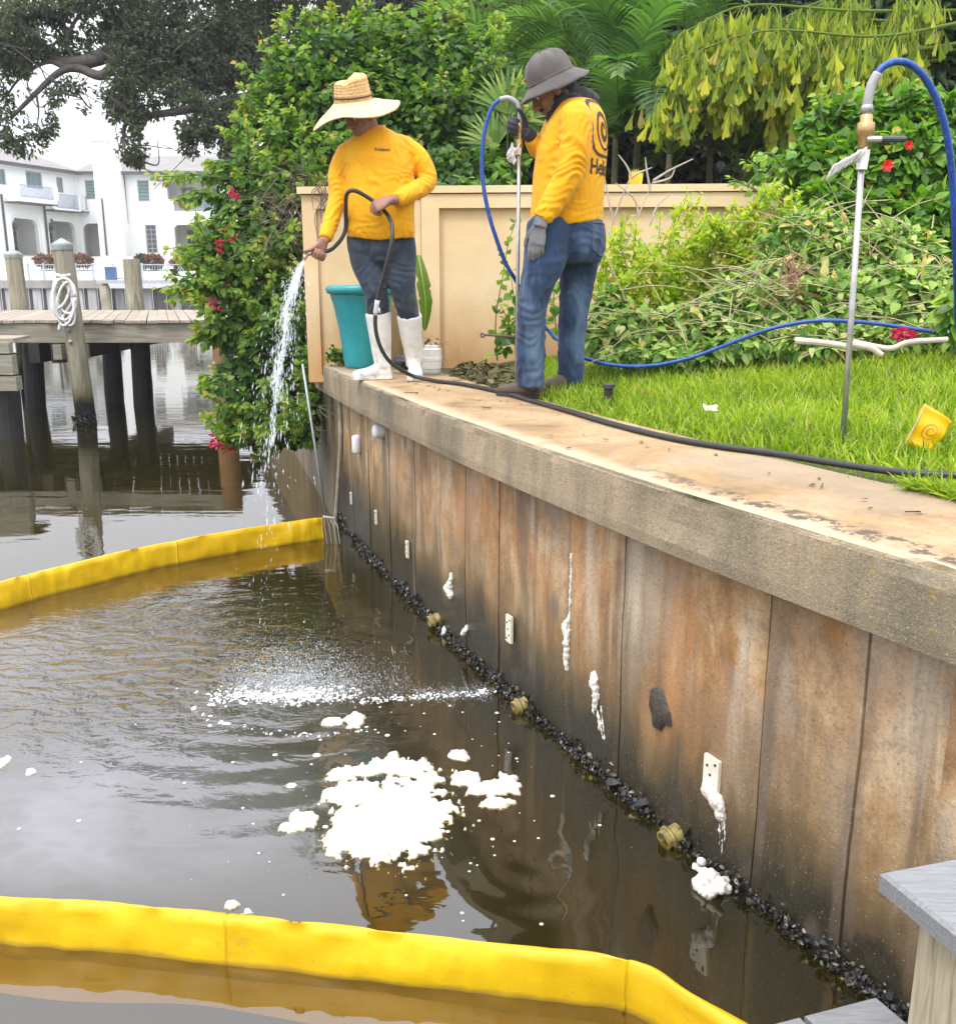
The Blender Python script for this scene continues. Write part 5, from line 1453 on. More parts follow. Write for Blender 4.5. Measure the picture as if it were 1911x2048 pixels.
for (a, b, Yc, s_) in ((1720,322,6.1,1),(1656,468,5.9,.8),(1762,282,6.2,.8)):
    c = Pd(a, b, Yc); mm = MB(); n_ = 6
    for i in range(n_):
        an = 2*math.pi*i/n_; dr = unit(V(math.cos(an), -.5, math.sin(an)))
        mm.scatter(bv, bf, frames(dr[None], V(0,-1,.2)[None], [.045*s_]), c[None], tint=RNG.random())
    mm.build('flower', redp, hib)

# golden dewdrop: thin yellow-green sprays in front of the wall
gold_m = leaf_pair('yellow green leaf', [(0,(.15,.28,.02)),(.4,(.29,.44,.03)),(.8,(.46,.56,.05)),(1,(.62,.50,.06))], trans=.48, rough=.45)
gold = thing('yellow_green_shrub', 'open yellow green shrub with sprays of small leaves against the peach wall', 'shrub', tuple(Pd(1330,540,6.2)*V(1,1,0)+V(0,0,1.3)))
CP_, CD_, CN_, CS_, CT_ = [], [], [], [], []; canes = []
sp = [((1250,640),(1210,540),(1200,440),6.0),((1230,640),(1180,560),(1175,470),5.9),((1260,640),(1260,560),(1290,410),6.1),((1330,640),(1330,520),(1400,430),6.1),((1380,620),(1390,500),(1480,420),6.15),((1420,620),(1440,480),(1530,390),6.15),((1460,620),(1480,500),(1560,430),6.1),((1300,620),(1320,520),(1370,460),6.05),((1500,600),(1530,480),(1600,400),6.1),((1250,640),(1230,580),(1240,500),5.9),((1200,660),(1190,600),(1195,520),5.8),((1350,600),(1370,480),(1440,400),6.2),((1540,560),(1560,480),(1640,440),6.0),((1480,560),(1420,470),(1380,440),6.1),((1300,600),(1250,520),(1230,450),6.0),((1280,640),(1310,480),(1330,380),6.2),((1590,560),(1580,460),(1540,380),6.1),((1400,560),(1450,430),(1500,360),6.2)]
for a, b, c, Yc in sp:
    for j in range(3):
        o_ = RNG.normal(0,16,2)
        cane([Pd(*a, Yc), Pd(b[0]+o_[0], b[1], Yc), Pd(c[0]+o_[1], c[1]+o_[0], Yc-.05)], 52, (.05,.09), False, .95)
CT_ = np.clip(np.array(CT_)*1.2+.12+RNG.normal(0,.15,len(CT_)),0,1)
make_bush(gold, leaf_tpl(.24,.05,.15), np.array(CP_), np.array(CD_), np.array(CN_), np.array(CS_), CT_, gold_m, 250)
twigs(gold, canes, green_stem, 'stem', .0035)
grey_tw = simple('pale bare twig', (.42,.37,.30), .8, .25, 20)
bare = [[(1180,560),(1225,450),(1268,350),6.15],[(1268,350),(1300,330),(1345,308),6.1],[(1262,370),(1255,330),(1252,305),6.1],[(1180,470),(1200,400),(1225,340),6.2],[(1225,340),(1215,320),(1200,300),6.2],[(1190,430),(1180,380),(1172,340),6.2],[(1225,345),(1240,335),(1265,325),6.2],[(1268,355),(1300,345),(1310,325),6.1],[(1240,420),(1230,385),(1195,355),6.15],[(1400,650),(1395,600),(1380,560),5.5],[(1510,520),(1530,580),(1545,640),5.4],[(1500,560),(1540,610),(1560,650),5.4],[(1260,440),(1275,400),(1300,378),6.1]]
twigs(gold, [[Pd(*q, r[3]) for q in r[:3]] for r in bare], grey_tw, 'bare_twig', .0065)

# =================================================================== heap of cut vines
cut_m = leaf_pair('wilting cut leaf', [(0,(.045,.12,.018)),(.32,(.12,.26,.035)),(.58,(.25,.40,.07)),(.82,(.43,.53,.15)),(.97,(.54,.52,.22)),(1,(.58,.32,.03))], trans=.3, rough=.6)
heap = thing('cut_vine_heap', 'long heap of freshly cut vines and wilting leaves between the wall and the lawn', 'plant cuttings', tuple(Pd(1500,640,5.5)*V(1,1,0)+V(0,0,1.35)))
cb = [(1180,660,50,32,5.55),(1250,650,80,45,5.5),(1340,645,90,50,5.5),(1440,625,90,60,5.5),(1540,610,100,65,5.45),(1650,600,100,70,5.45),(1760,590,90,80,5.4),(1850,600,60,70,5.3),(1190,600,40,40,5.8),(1440,580,60,40,5.8),(1540,540,80,60,5.8),(1640,500,90,60,5.8),(1740,500,80,60,5.7),(1480,670,110,25,5.15),(1620,665,110,28,5.05),(1750,660,100,28,5.0),(1360,690,90,20,5.2),(1240,690,70,16,5.25),(1860,650,40,40,4.9),(1560,460,80,40,5.9)]
pos, dirs, rad, idx = blob_pts(cb, 19000, .3, 1.0)
zl = lawn_z(pos[:,0], pos[:,1]); kp = pos[:,2] > zl+.005
pos, dirs, rad = pos[kp], dirs[kp], rad[kp]
d1, n1 = leaf_orient(dirs, .6, .9)
nar = RNG.random(len(pos)) < .45; pq_, dq_, nq_ = pos[nar], d1[nar], n1[nar]
make_bush(heap, leaf_tpl(.19,.06,.3), pq_, dq_, nq_, RNG.uniform(.035,.10,len(pq_)), np.clip(RNG.normal(.56,.25,len(pq_)),0,.985), cut_m, 120)
d1, n1 = d1[~nar], n1[~nar]; posb = pos; pos = pos[~nar]
make_bush(heap, leaf_tpl(.36,.10,.25), pos, d1, n1, RNG.uniform(.03,.082,len(pos)), np.clip(RNG.normal(.50,.27,len(pos)),0,.985), cut_m, 180)
sg = []
for i in range(330):
    q = pos[RNG.integers(len(pos))]+V(0,-.07,.03); L_ = RNG.uniform(.12,.6); dr = unit(RNG.normal(size=3)*V(1.2,.5,.45))
    sg.append([q, q+dr*L_*.5+V(0,0,.03), q+dr*L_])
tag(twigs(heap, sg, simple('greenish cut stem', (.34,.31,.17), .8, .35, 25), 'cut_stem', .0034, 4), kind='stuff')
sg = []
for i in range(42):
    q = Pd(RNG.uniform(1520,1560), RNG.uniform(480,640), 5.33); sg.append([q, q+V(RNG.normal(0,.05),-.02,-.06), q+V(RNG.normal(0,.12),-.03,-.15)])
twigs(heap, sg, simple('reddish dead stems', (.32,.17,.11), .8, .3, 20), 'dead_spray', .004, 4)['kind'] = 'stuff'
for (a, b, Yc) in ((1755,650,4.75),(1747,646,4.72),(1762,655,4.75)):
    c = Pd(a, b, Yc); dr = rdir(22); mm = MB(); mm.scatter(bv, bf, frames(dr, rdir(22), RNG.uniform(.018,.03,22)), c+dr*.02, tint=RNG.random(22)); mm.build('flower_cluster', bract, heap)
# sawn pale branches lying across the heap by the rod
brp = simple('sawn pale branch', (.50,.43,.36), .8, .25, 18, .4, 50, .006)
def branch(label, pts, r0, r1):
    c = cr([Pd(*q) for q in pts], 6)
    o = MB().tube(c, np.linspace(r0, r1, len(c)), 9).build('cut_branch', brp, smooth=False)
    tag(o, label, 'branch', 'sawn branches by the standing rod')
    return o
branch('thick pale sawn branch pointing left from the standing rod', [(1543,661,4.55),(1600,666,4.5),(1664,676,4.45)], .017,.014)
branch('short pale sawn branch in front of the standing rod pointing towards the lawn', [(1652,668,4.4),(1690,676,4.38),(1712,690,4.36)], .017,.013)
branch('long pale crooked branch running right from the standing rod', [(1655,664,4.5),(1700,673,4.48),(1730,676,4.46),(1765,664,4.45),(1838,659,4.45)], .014,.013)
# leaf litter and weeds at the foot of the wall
lit = leafmat('leaf litter', [(0,(.05,.035,.02)),(.5,(.12,.09,.04)),(.8,(.10,.14,.04)),(1,(.22,.17,.08))], .15, .8)
n = 1300
x = RNG.uniform(-.15, .40, n); y = RNG.uniform(5.2, 6.75, n); dd = land_d(x, y); k2 = dd > -.02
mm = MB(); mm.scatter(*leaf_tpl(.3), frames(rdir(n)*V(1,1,.35), rdir(n)*.5+V(0,0,1), RNG.uniform(.03,.07,n))[k2], np.c_[x, y, 1.222+RNG.uniform(0,.05,n)][k2], tint=RNG.random(n)[k2])
tag(mm.build('leaf_litter', lit), kind='stuff')
vine = thing('climbing_vine', 'thin climbing vine with heart shaped leaves on the wall beside the steel rod', 'vine', tuple(Pd(975,720,6.6)))
CP_, CD_, CN_, CS_, CT_ = [], [], [], [], []; canes = []
for pts in ([(965,700),(962,620),(975,540),(985,480),(1000,430)],[(960,690),(990,640),(970,590)],[(1000,690),(1000,610),(990,520)],[(1080,650),(1075,560),(1100,500)]):
    cane([Pd(*q, 6.45) for q in pts], 13, (.06,.10), False, .8)
make_bush(vine, leaf_tpl(.42,.05,.2), np.array(CP_), np.array(CD_), np.array(CN_), np.array(CS_), np.array(CT_), hib_m, 70)
twigs(vine, canes, green_stem, 'stem', .004)
weed = thing('weed_clump', 'low clump of round leaved weeds at the wall foot beside the teal planter', 'weed', tuple(Pd(660,694,6.85)))
n = 260; pc_ = np.array([Pd(a, b, 6.82) for a, b in zip(RNG.uniform(640,692,n), RNG.uniform(683,699,n))])+RNG.normal(0,.02,(n,3))
make_bush(weed, leaf_tpl(.45), pc_, rdir(n)+V(0,0,.3), rdir(n)*.5+V(0,-.3,1), RNG.uniform(.02,.04,n), RNG.uniform(.1,.6,n), boug_m, 60)

yl = thing('yellow_leaf', 'single bright yellow leaf standing up behind the wall to the right of the workers', 'leaf', tuple(Pd(1233,362,6.85)))
mm = MB(); lm_ = leafmat('yellow dry leaf', [(0,(.55,.36,.02)),(1,(.75,.55,.04))], .3)
for i in range(9):
    a = R(-24+6*i); mm.scatter(*blade_tpl(.11,.06,4), frames(V(math.sin(a)*.55,0,1)[None], V(0,-1,.05)[None], [.135+.02*math.cos(a*4)]), (Pd(1233,366,6.85)+V((i-4)*.006,0,0))[None], tint=.3+.08*i)
mm.build('blade', lm_, yl)
# =================================================================== floating booms
t = NT('yellow boom vinyl'); co = t.coord()
c = t.ramp(t.noise(co, 3, 4, .6), [(.3,(.62,.37,.003)),(.6,(.74,.47,.004)),(.8,(.78,.52,.008))])
c = t.mix(t.ramp(t.noise(co, 7, 6, .7), [(.58,0),(.72,.6)]), c, (.40,.23,.03))
c = t.mix(t.ramp(t.noise(co, 30, 4, .7), [(.64,0),(.72,.5)]), c, (.30,.17,.04))
zb = t.n('SeparateXYZ', {0: t.n('NewGeometry').outputs['Position']}).outputs[2]
c = t.mix(t.ramp(t.math('ADD', zb, t.math('MULTIPLY', t.noise(co, 14, 3), .02)), [(.014,.75),(.03,0)]), c, (.30,.19,.03))
vinyl = t.done(t.pbr(c, .42, t.bump(t.noise(t.mapping(co, (1,1,1)), 26, 4, .6), .25, .008), spec=.45))
BPROF = [(.006,-.05),(.0,-.02),(-.003,.012),(.001,.05),(.008,.092),(.015,.118),(.023,.122),(.036,.09),(.052,.02),(.04,-.05)]
def boom(label, pts, seams_at, hs, wrk, seed, fold):
    c = cr(pts, 10); s_ = np.r_[0, np.cumsum(np.linalg.norm(np.diff(c[:,:2],axis=0),axis=1))]
    q = np.arange(0, s_[-1], .012); line_ = np.c_[np.interp(q,s_,c[:,0]), np.interp(q,s_,c[:,1])]
    tg = np.gradient(line_, axis=0); tg /= np.linalg.norm(tg,axis=1)[:,None]; nn = np.c_[-tg[:,1], tg[:,0]]
    if nn[:,1].mean() < 0: nn = -nn
    ob = thing('containment_boom', label, 'boom', (*line_[len(line_)//2], 0), 'yellow floating booms')
    cuts = [0]+[int(np.argmin(np.linalg.norm(line_-V(*p_[:2]),axis=1))) for p_ in seams_at]+[len(q)-1]
    for a, b in zip(cuts[:-1], cuts[1:]):
        vs = []; kk = len(BPROF)
        for i in range(a, b+1):
            e = min(i-a, b-i)*.012
            pin = 1-.10*math.exp(-e/.02)
            for j, (o, z) in enumerate(BPROF):
                w = 0
                if 1 <= j <= 8:
                    rg_ = lambda v_: 1-2*abs(noise.noise(v_))
                    w = wrk*(.8*rg_(Vector((q[i]*fold-j*.42, j*.10, seed)))**3+.6*noise.noise(Vector((q[i]*fold*.8, j*.25, seed+2)))+.5*rg_(Vector((q[i]*fold*1.9+j*.5, j*.2, seed+4)))**3)
                    w += wrk*.9*math.exp(-e/.12)*noise.noise(Vector((q[i]*4, j*1.5, seed+9)))
                zz = z*hs*(pin if z > 0 else 1)*(1+.05*noise.noise(Vector((q[i]*2, 1, seed))))
                if e < .03 and z > .09: zz += .010*(1-e/.03)
                p_ = line_[i]+nn[i]*(o*(.75+.25*pin)-w)
                vs.append((p_[0], p_[1], zz+w*.35))
        m_ = b-a+1
        f = [(i*kk+j, (i+1)*kk+j, (i+1)*kk+j+1, i*kk+j+1) for i in range(m_-1) for j in range(kk-1)]
        mm = MB().add(vs, [np.array(f), np.array([list(range(kk))[::-1]]+[[(m_-1)*kk+j for j in range(kk)]])])
        so = mm.build('float_section', vinyl, ob, smooth=True)
        vs = []
        for i in range(a, b+1, 3):
            for z in (-.045, -.11, -.17):
                p_ = line_[i]+nn[i]*(.005+.02*math.sin(q[i]*7)*(-z*3)); vs.append((*p_, z+.02*noise.noise(Vector((q[i]*2,seed,0)))*(z < -.15)))
        m_ = len(vs)//3
        f = [(i*3+j, (i+1)*3+j, (i+1)*3+j+1, i*3+j+1) for i in range(m_-1) for j in range(2)]
        MB().add(vs, [np.array(f)]).build('skirt', vinyl, ob, smooth=True)
    for k_ in cuts[1:-1]:
        p_ = line_[k_]; vs = []
        mm = MB(); tx = V(*tg[k_],0); n3 = V(*nn[k_],0)
        for sgn in (-1,1):
            for (o, z), (o2, z2) in zip(BPROF[1:8], BPROF[2:9]):
                a3 = V(*p_,0)+n3*o+V(0,0,z*hs); b3 = V(*p_,0)+n3*o2+V(0,0,z2*hs)
        mm.tube([V(*p_,0)+n3*(o*1.0-.002)+V(0,0,z*hs*.74+.004) for o, z in BPROF[1:9]], .006, 6)
        mm.build('seam', vinyl, ob, smooth=True)
    return ob
nbp_ = [Gd(x, y, 0) for x, y in ((-320,1806),(-100,1822),(0,1832),(220,1846),(440,1868),(700,1897),(1000,1935),(1215,1962),(1330,2030),(1480,2120))]
boom('near yellow containment boom running across the bottom of the water', nbp_, [nbp_[4], nbp_[7]], 1.16, .0145, 3.0, 2.3)
fbp = [Gd(x, y, 0) for x, y in ((-260,1232),(-100,1206),(0,1184),(60,1166),(140,1144),(240,1118),(345,1094),(480,1069),(628,1046))]
boom('far yellow containment boom reaching from the left edge to the foot of the seawall', fbp, [fbp[3], fbp[6]], 1.28, .017, 7.0, 3.4)

# =================================================================== foam on the water
foam_w = foam_t.m
def foam(label, ells, amp=.55, cell=.0048, thick=.010, fs=18, group='foam patches floating on the water', seed=0):
    E_ = []
    for cx_, cy_, rx, ry in ells:
        c = Gd(cx_, cy_, 0); a = Gd(cx_+rx, cy_, 0); b = Gd(cx_, cy_-ry, 0)
        E_.append((c[0], c[1], abs(a[0]-c[0]), abs(b[1]-c[1])))
    x0 = min(e[0]-e[2]*1.5 for e in E_); x1_ = max(e[0]+e[2]*1.5 for e in E_); y0 = min(e[1]-e[3]*1.5 for e in E_); y1_ = max(e[1]+e[3]*1.5 for e in E_)
    gx = np.arange(x0, x1_, cell); gy = np.arange(y0, y1_, cell)
    F = np.full((len(gx), len(gy)), -9.0)
    X, Y = np.meshgrid(gx, gy, indexing='ij')
    for ex, ey, ea, eb in E_: F = np.maximum(F, 1-np.sqrt(((X-ex)/ea)**2+((Y-ey)/eb)**2))
    Nn = np.zeros_like(F); Hn = np.zeros_like(F)
    for i in range(len(gx)):
        for j in range(len(gy)):
            if F[i,j] > -1.0:
                q = Vector((gx[i]*fs, gy[j]*fs, seed)); Nn[i,j] = noise.noise(q)+.7*noise.noise(q*2.3)+.5*noise.noise(q*5.3)
                Hn[i,j] = noise.noise(Vector((gx[i]*60, gy[j]*60, seed)))
    S = F*1.6+Nn*amp*np.clip(1-F*1.2, .15, 1)
    ins = S > 0
    idx = -np.ones(F.shape, int); vs = []
    cellin = ins[:-1,:-1] & ins[1:,:-1] & ins[:-1,1:] & ins[1:,1:]
    f = []
    def vid(i, j):
        if idx[i,j] < 0:
            idx[i,j] = len(vs)
            edge = not (0 < i < len(gx)-1 and 0 < j < len(gy)-1 and ins[i-1:i+2, j-1:j+2].all())
            h = -.003 if edge else .003+thick*min(1, S[i,j]*1.2)**.8*(1+.75*Hn[i,j])
            vs.append((gx[i], gy[j], h))
        return idx[i,j]
    for i in range(len(gx)-1):
        for j in range(len(gy)-1):
            if cellin[i,j]: f.append((vid(i,j), vid(i+1,j), vid(i+1,j+1), vid(i,j+1)))
    c = np.mean(vs, 0)
    o = MB().add(vs, [np.array(f)]).build('foam_patch', foam_w, smooth=True)
    return tag(o, label, 'foam', group)
foam('large round white foam patch with ragged edges in the middle of the enclosed water', [(765,1588,112,78),(690,1542,66,26),(662,1622,36,30),(650,1650,20,16),(725,1645,70,24),(700,1590,60,30),(860,1570,26,12)], .95, seed=3, thick=.012, fs=22)
foam('broken strip of white foam just above the large round patch', [(770,1490,80,16),(700,1498,60,10),(830,1512,28,14),(760,1470,16,9),(660,1508,30,10)], .95, fs=26, seed=7)
foam('scattered foam pieces to the right of the large patch beside the seawall', [(905,1512,32,16),(945,1532,46,14),(985,1522,26,18),(962,1560,34,12),(1000,1535,12,8)], .9, fs=28, seed=11)
foam('small foam cluster just left of the large round patch', [(588,1588,32,12),(570,1606,32,9),(605,1600,14,8)], .8, fs=30, seed=13)
foam('small ragged foam float between the splash and the large patch', [(690,1398,20,16),(645,1402,24,8)], .7, fs=34, seed=17)
foam('little star shaped foam scrap above the right hand foam pieces', [(888,1467,24,9),(900,1472,12,6)], .7, fs=34, seed=19)
foam('thin foam scrap drifting against the near boom', [(450,1758,18,8),(480,1772,14,4)], .6, fs=34, seed=23)
foam('tiny pale foam scrap touching the left edge of the water', [(8,1480,12,12)], .6, fs=34, seed=29)
foam('tiny flat foam scrap second from the left edge of the water', [(60,1500,14,5)], .6, fs=34, seed=31)
mm = MB(); n = 150
hexv = np.array([(math.cos(a), math.sin(a), 0) for a in np.arange(6)*math.pi/3]+[(0,0,.5)]); hexf = [np.array([(i,(i+1)%6,6) for i in range(6)])]
pp = []
while len(pp) < n:
    a, b = RNG.uniform(0,1500), RNG.uniform(1290,1800)
    g = Gd(a, b, .001); i = np.argmin(abs(LINE[:,1]-g[1]))
    dens = math.exp(-((a-820)/420)**2-((b-1480)/200)**2)
    if g[0] < LINE[i,0]+.03 and RNG.random() < dens+.05: pp.append(g)
pp = np.array(pp)
mm.scatter(hexv, hexf, frames(rdir(n)*V(1,1,0), np.tile(V(0,0,1.0),(n,1)), RNG.gamma(2.2,.0022,n)), pp)
tag(mm.build('foam_flecks', foam_w), kind='stuff')
# foam lump grown on the mussels near the right
c = Gd(1374,1708,.03); mm = MB(); rr = random.Random(4)
for i in range(60):
    mm.ball(c+V(rr.gauss(0,.030), rr.gauss(0,.026), rr.gauss(-.01,.010)), rr.uniform(.007,.019), 8, 6)
me = remesh(mm, .0045, 1); c_ = get_co(me); set_co(me, c_+get_no(me)*(.004*nzv(c_,(60,60,60))+.003*nzv(c_,(140,140,140)))[:,None])
o = link_mesh('foam_lump', me, foam_m); tag(o, 'lumpy white foam ball stuck at the waterline of the seawall below the long foam run', 'foam')

# =================================================================== falling water and splash
t = NT('water drops')
dp = t.pbr((.86,.90,.92), .12, spec=.8); tr = t.n('BsdfTransparent', {'Color': (.95,.97,.98)}).outputs[0]
drop_m = t.done(t.n('MixShader', {0: .36, 1: tr, 2: dp}).outputs[0])
octv = np.array([(1,0,0),(-1,0,0),(0,1.0,0),(0,-1.0,0),(0,0,1),(0,0,-1)],float)*.5
octf = [np.array([(0,2,4),(2,1,4),(1,3,4),(3,0,4),(2,0,5),(1,2,5),(3,1,5),(0,3,5)])]
NOZ = P(607, 521, 5.62)
n = 15000
T = np.concatenate([RNG.uniform(.015,.56,n)])
vx0 = (-.98-NOZ[0])/.54; vy0 = (4.18-5.62)/.54; vz0 = -1.0
sp = RNG.normal(0, 1, (n,3))*V(.17,.18,.2)*np.clip(RNG.gamma(1.5,.5,n),.1,2.2)[:,None]
lag = RNG.random(n)**2*.10
pos = np.c_[NOZ[0]+(vx0+sp[:,0])*T-.05*np.sin(T*4), NOZ[1]+(vy0*(1-.0)+sp[:,1])*T, NOZ[2]+(vz0+sp[:,2]*.7)*T-4.9*T*T]
vel = np.c_[vx0+sp[:,0], vy0+sp[:,1], vz0-9.8*T]
# broken into clumps, as a pulsing hose throws it
cl = np.array([noise.noise(Vector((a*18, b*9, 1))) for a, b in zip(T, sp[:,0]*2)])
kp = (pos[:,2] > .01) & ((cl > -.12) | (T < .12)) & (RNG.random(n) < np.clip(1.25-T*2.9,.035,1))
pos, vel = pos[kp], vel[kp]; n = len(pos)
sz = RNG.gamma(2.2, .0008, n)+.0008
M = frames(vel, rdir(n), sz); M[:,:,1] *= RNG.uniform(4,12,n)[:,None]
jet = MB(); jet.scatter(octv, octf, M, pos)
tt = np.linspace(0,.13,14); core = np.c_[NOZ[0]+vx0*tt, NOZ[1]+vy0*tt, NOZ[2]+vz0*tt-4.9*tt*tt]
jet.tube(core, np.interp(tt,[0,.03,.13],[.008,.014,.004]), 8)
tag(jet.build('water_jet', drop_m), 'white jet of water falling from the hose in front of the bougainvillea', 'water spray', kind='stuff')
n = 17000
a = RNG.uniform(-1,1,n)
ctr = np.array([Gd(590,1338,0)]*n)
px = np.where(RNG.random(n) < .72, RNG.normal(575,75,n), RNG.uniform(430,955,n))
py = 1352-.00022*(px-720)**2*0 + np.where(px > 690, -(px-690)*.03, 0) + RNG.normal(0,9,n) - RNG.gamma(1.2,22,n)*(px < 800)
G0_ = np.array([Gd(x_, y_, 0) for x_, y_ in zip(px, py)])
hgt = RNG.gamma(1.2,.048,n)*np.clip(1.25-abs(px-560)/230, .06, 1)
hgt = np.where(RNG.random(n) < .25, 0.003, hgt)
pos = G0_+np.c_[np.zeros(n),np.zeros(n),hgt]
sz = RNG.gamma(2.0,.0008,n)+.0008
M = frames(rdir(n)+V(0,0,.8), rdir(n), sz); M[:,:,1] *= RNG.uniform(1,2.2,n)[:,None]
sm = MB(); sm.scatter(octv, octf, M, pos)
tag(sm.build('splash', drop_m), 'spray of splashing drops where the hose water strikes the canal', 'water spray', kind='stuff')
fz = NT('white froth'); froth = fz.done(fz.pbr((.82,.84,.84), .4, spec=.5))
mm = MB(); n = 1300
px = np.where(RNG.random(n) < .6, RNG.normal(560,70,n), RNG.uniform(400,962,n))
py = np.where(px < 700, 1352-np.clip((px-470)*.02,-5,5), 1362-(px-700)*.075)+RNG.normal(0,5,n)*np.where(px<700,1.7,.7)
lowarc = RNG.random(n) < .05
px = np.where(lowarc, RNG.uniform(372,720,n), px); py = np.where(lowarc, 1428-.0010*(px-600)**2+RNG.normal(0,3,n), py)
pp = np.array([Gd(x_, y_, .002) for x_, y_ in zip(px, py)])
mm.scatter(hexv*V(1.6,.8,1), hexf, frames(rdir(n)*V(1,.3,0), np.tile(V(0,0,1.0),(n,1)), RNG.gamma(1.6,.0019,n)+.0007), pp)
tag(mm.build('froth', froth), kind='stuff')

# =================================================================== hoses
black = simple('black rubber hose', (.022,.022,.024), .45, .3, 30, .15, 90, spec=.5)
hz = CAPZ+.013
FH = [((806,731),5.78),((775,716),5.72),((752,697),5.66),((735,665),5.62),((728,625),5.60),((734,575),5.58),((748,520),5.56),((760,470),5.56),((761,440),5.60),((756,424),5.64),((749,413),5.662),((735,399),5.664),((720,387),5.660),((704,377),5.65),((692,371),5.64),((680,370),5.64),((672,380),5.68),((671,410),5.78),((671,440),5.82),((664,461),5.80),((650,478),5.74),((639,486),5.675),((628,488.5),5.655),((616,490),5.65),((604,491),5.645)]
hp = cr(HB+[Pd(*a, b) for a, b in FH], 7)
hose = thing('black_hose', 'thick black rubber hose lying along the cap and lifted in the straw hatted worker hands', 'hose', tuple(Gd(1300,850,hz)))
MB().tube(hp, .0118, 10).build('hose', black, hose, smooth=True)
mm = MB(); mm.tube(cr([Pd(604,491,5.645), Pd(598,492,5.64), Pd(594,495,5.635)],4), .014, 10); mm.tube([Pd(594,493,5.637), Pd(590,504,5.625)], [.016,.010], 10)
mm.build('nozzle', simple('brass nozzle', (.45,.38,.22), .35, .2, 20, metal=.7), hose, smooth=True)
mm = MB(); i = int(np.argmin(np.linalg.norm(hp-Pd(733,600,5.6),axis=1))); mm.tube(hp[i-2:i+3], .0145, 10); mm.tube([hp[i]+V(.014,0,.0),hp[i]+V(.02,0,-.03)], .007, 6)
mm.build('hose_coupling', simple('grey tape', (.55,.57,.57), .5), hose, smooth=True)
blue_t = NT('blue hose'); co = blue_t.coord()
blue = blue_t.done(blue_t.pbr(blue_t.ramp(blue_t.noise(co, 60, 3), [(.3,(.006,.045,.22)),(.62,(.012,.075,.36)),(.76,(.12,.22,.50))]), .35, spec=.5))
steel = simple('galvanised steel pipe', (.42,.42,.40), .42, .2, 25, .15, 80, metal=.75)
brassm = simple('worn brass', (.46,.30,.13), .4, .3, 25, metal=.8)
tapem = simple('white tape', (.82,.82,.82), .6, .06, 20, .5, 40, .006)
gloss_grey = simple('grey sleeve', (.33,.34,.33), .5, .15, 20)
# the second worker's rod
YR = 5.02
ra, rb = Pd(1002,748,YR), Pd(1008,245,YR)
rod2 = thing('injection_rod', 'tall thin steel rod held upright by the worker in the bucket hat', 'rod', tuple(ra), 'steel injection rods')
MB().tube([ra-V(0,0,.1), rb], .0095, 10).build('pipe', steel, rod2, smooth=True)
mm = MB(); ax = unit(rb-ra); mm.lathe([(.012,-.06),(.017,-.055),(.017,-.02),(.012,-.015),(.012,.02),(.016,.025),(.016,.05),(.011,.055)], Pd(1008,262,YR), 10, ax); mm.build('coupling', brassm, rod2, smooth=True)
def ragmesh(pts, w, m, parent, seed=0, name='tape_flag', rough=1.0):
    c = cr(pts, 8); vs = []
    for i, q in enumerate(c):
        wv = V(noise.noise(Vector((i*.3,seed,0)))*.5*rough+.25, -.25+noise.noise(Vector((i*.35,seed,5)))*.8*rough, .55)
        ww = np.interp(i/len(c), np.linspace(0,1,len(w)), w); wv = unit(wv)*ww
        for k_ in (-1,-.4,.3,1): vs.append(q+wv*k_+V(0,.012*noise.noise(Vector((i*.5,k_*2,seed))),0))
    f = [(i*4+j,(i+1)*4+j,(i+1)*4+j+1,i*4+j+1) for i in range(len(c)-1) for j in range(3)]
    me = MB().add(vs, [np.array(f)]).mesh(name, True); o = link_mesh(name, me, m, parent)
    s_ = o.modifiers.new('thickness', 'SOLIDIFY'); s_.thickness = .003
    return o
ragmesh([Pd(1006,280,YR-.012), Pd(1003,292,YR-.02), Pd(996,298,YR-.03), Pd(988,288,YR-.035), Pd(992,302,YR-.03), Pd(1000,315,YR-.02)], [.015,.03,.03,.035,.03,.012], tapem, rod2, 3)
MB().tube([Pd(1008,275,YR),Pd(1006,300,YR)], .0135, 10).build('tape_wrap', tapem, rod2)
mm = MB(); mm.tube([Pd(1003,654,YR), Pd(940,650,YR-.02)], .006, 8); mm.tube(cr([Pd(940,650,YR-.02),Pd(934,647,YR-.02),Pd(934,654,YR-.02),Pd(941,653,YR-.02)],4), .005, 6); mm.build('hooked_bar', simple('rusty bar', (.10,.07,.05), .7, .3, 30), rod2)
hp2 = [Pd(1008,246,YR),Pd(1009,225,YR),Pd(1007,208,YR),Pd(1000,197,YR),Pd(985,190,YR),Pd(969,193,YR)]
MB().tube(cr(hp2,6), .0125, 10).build('hose_sleeve', gloss_grey, rod2, smooth=True)
H2 = [((969,193),5.02),((954,210),5.02),((942,245),5.02),((936,290),5.02),((936,340),5.02),((944,395),5.02),((958,448),5.03),((980,508),5.06),((1000,543),5.1),((1025,588),5.25),((1052,628),5.42),((1078,655),5.42),((1108,680),5.30),((1140,697),5.22),((1195,709),5.15),((1260,710),5.12),((1330,697),5.1),((1400,673),5.06),((1480,643),4.98),((1540,628),4.95),((1600,622),4.9),((1680,626),4.85),((1750,635),4.8),((1815,645),4.75),((1900,660),4.7),((2000,690),4.6)]
o = MB().tube(cr([Pd(*a,b) for a,b in H2],7), .0105, 9).build('blue_hose', blue, smooth=True)
tag(o, 'blue hose looping from the held rod and trailing over the cut vine heap', 'hose', 'blue hoses')
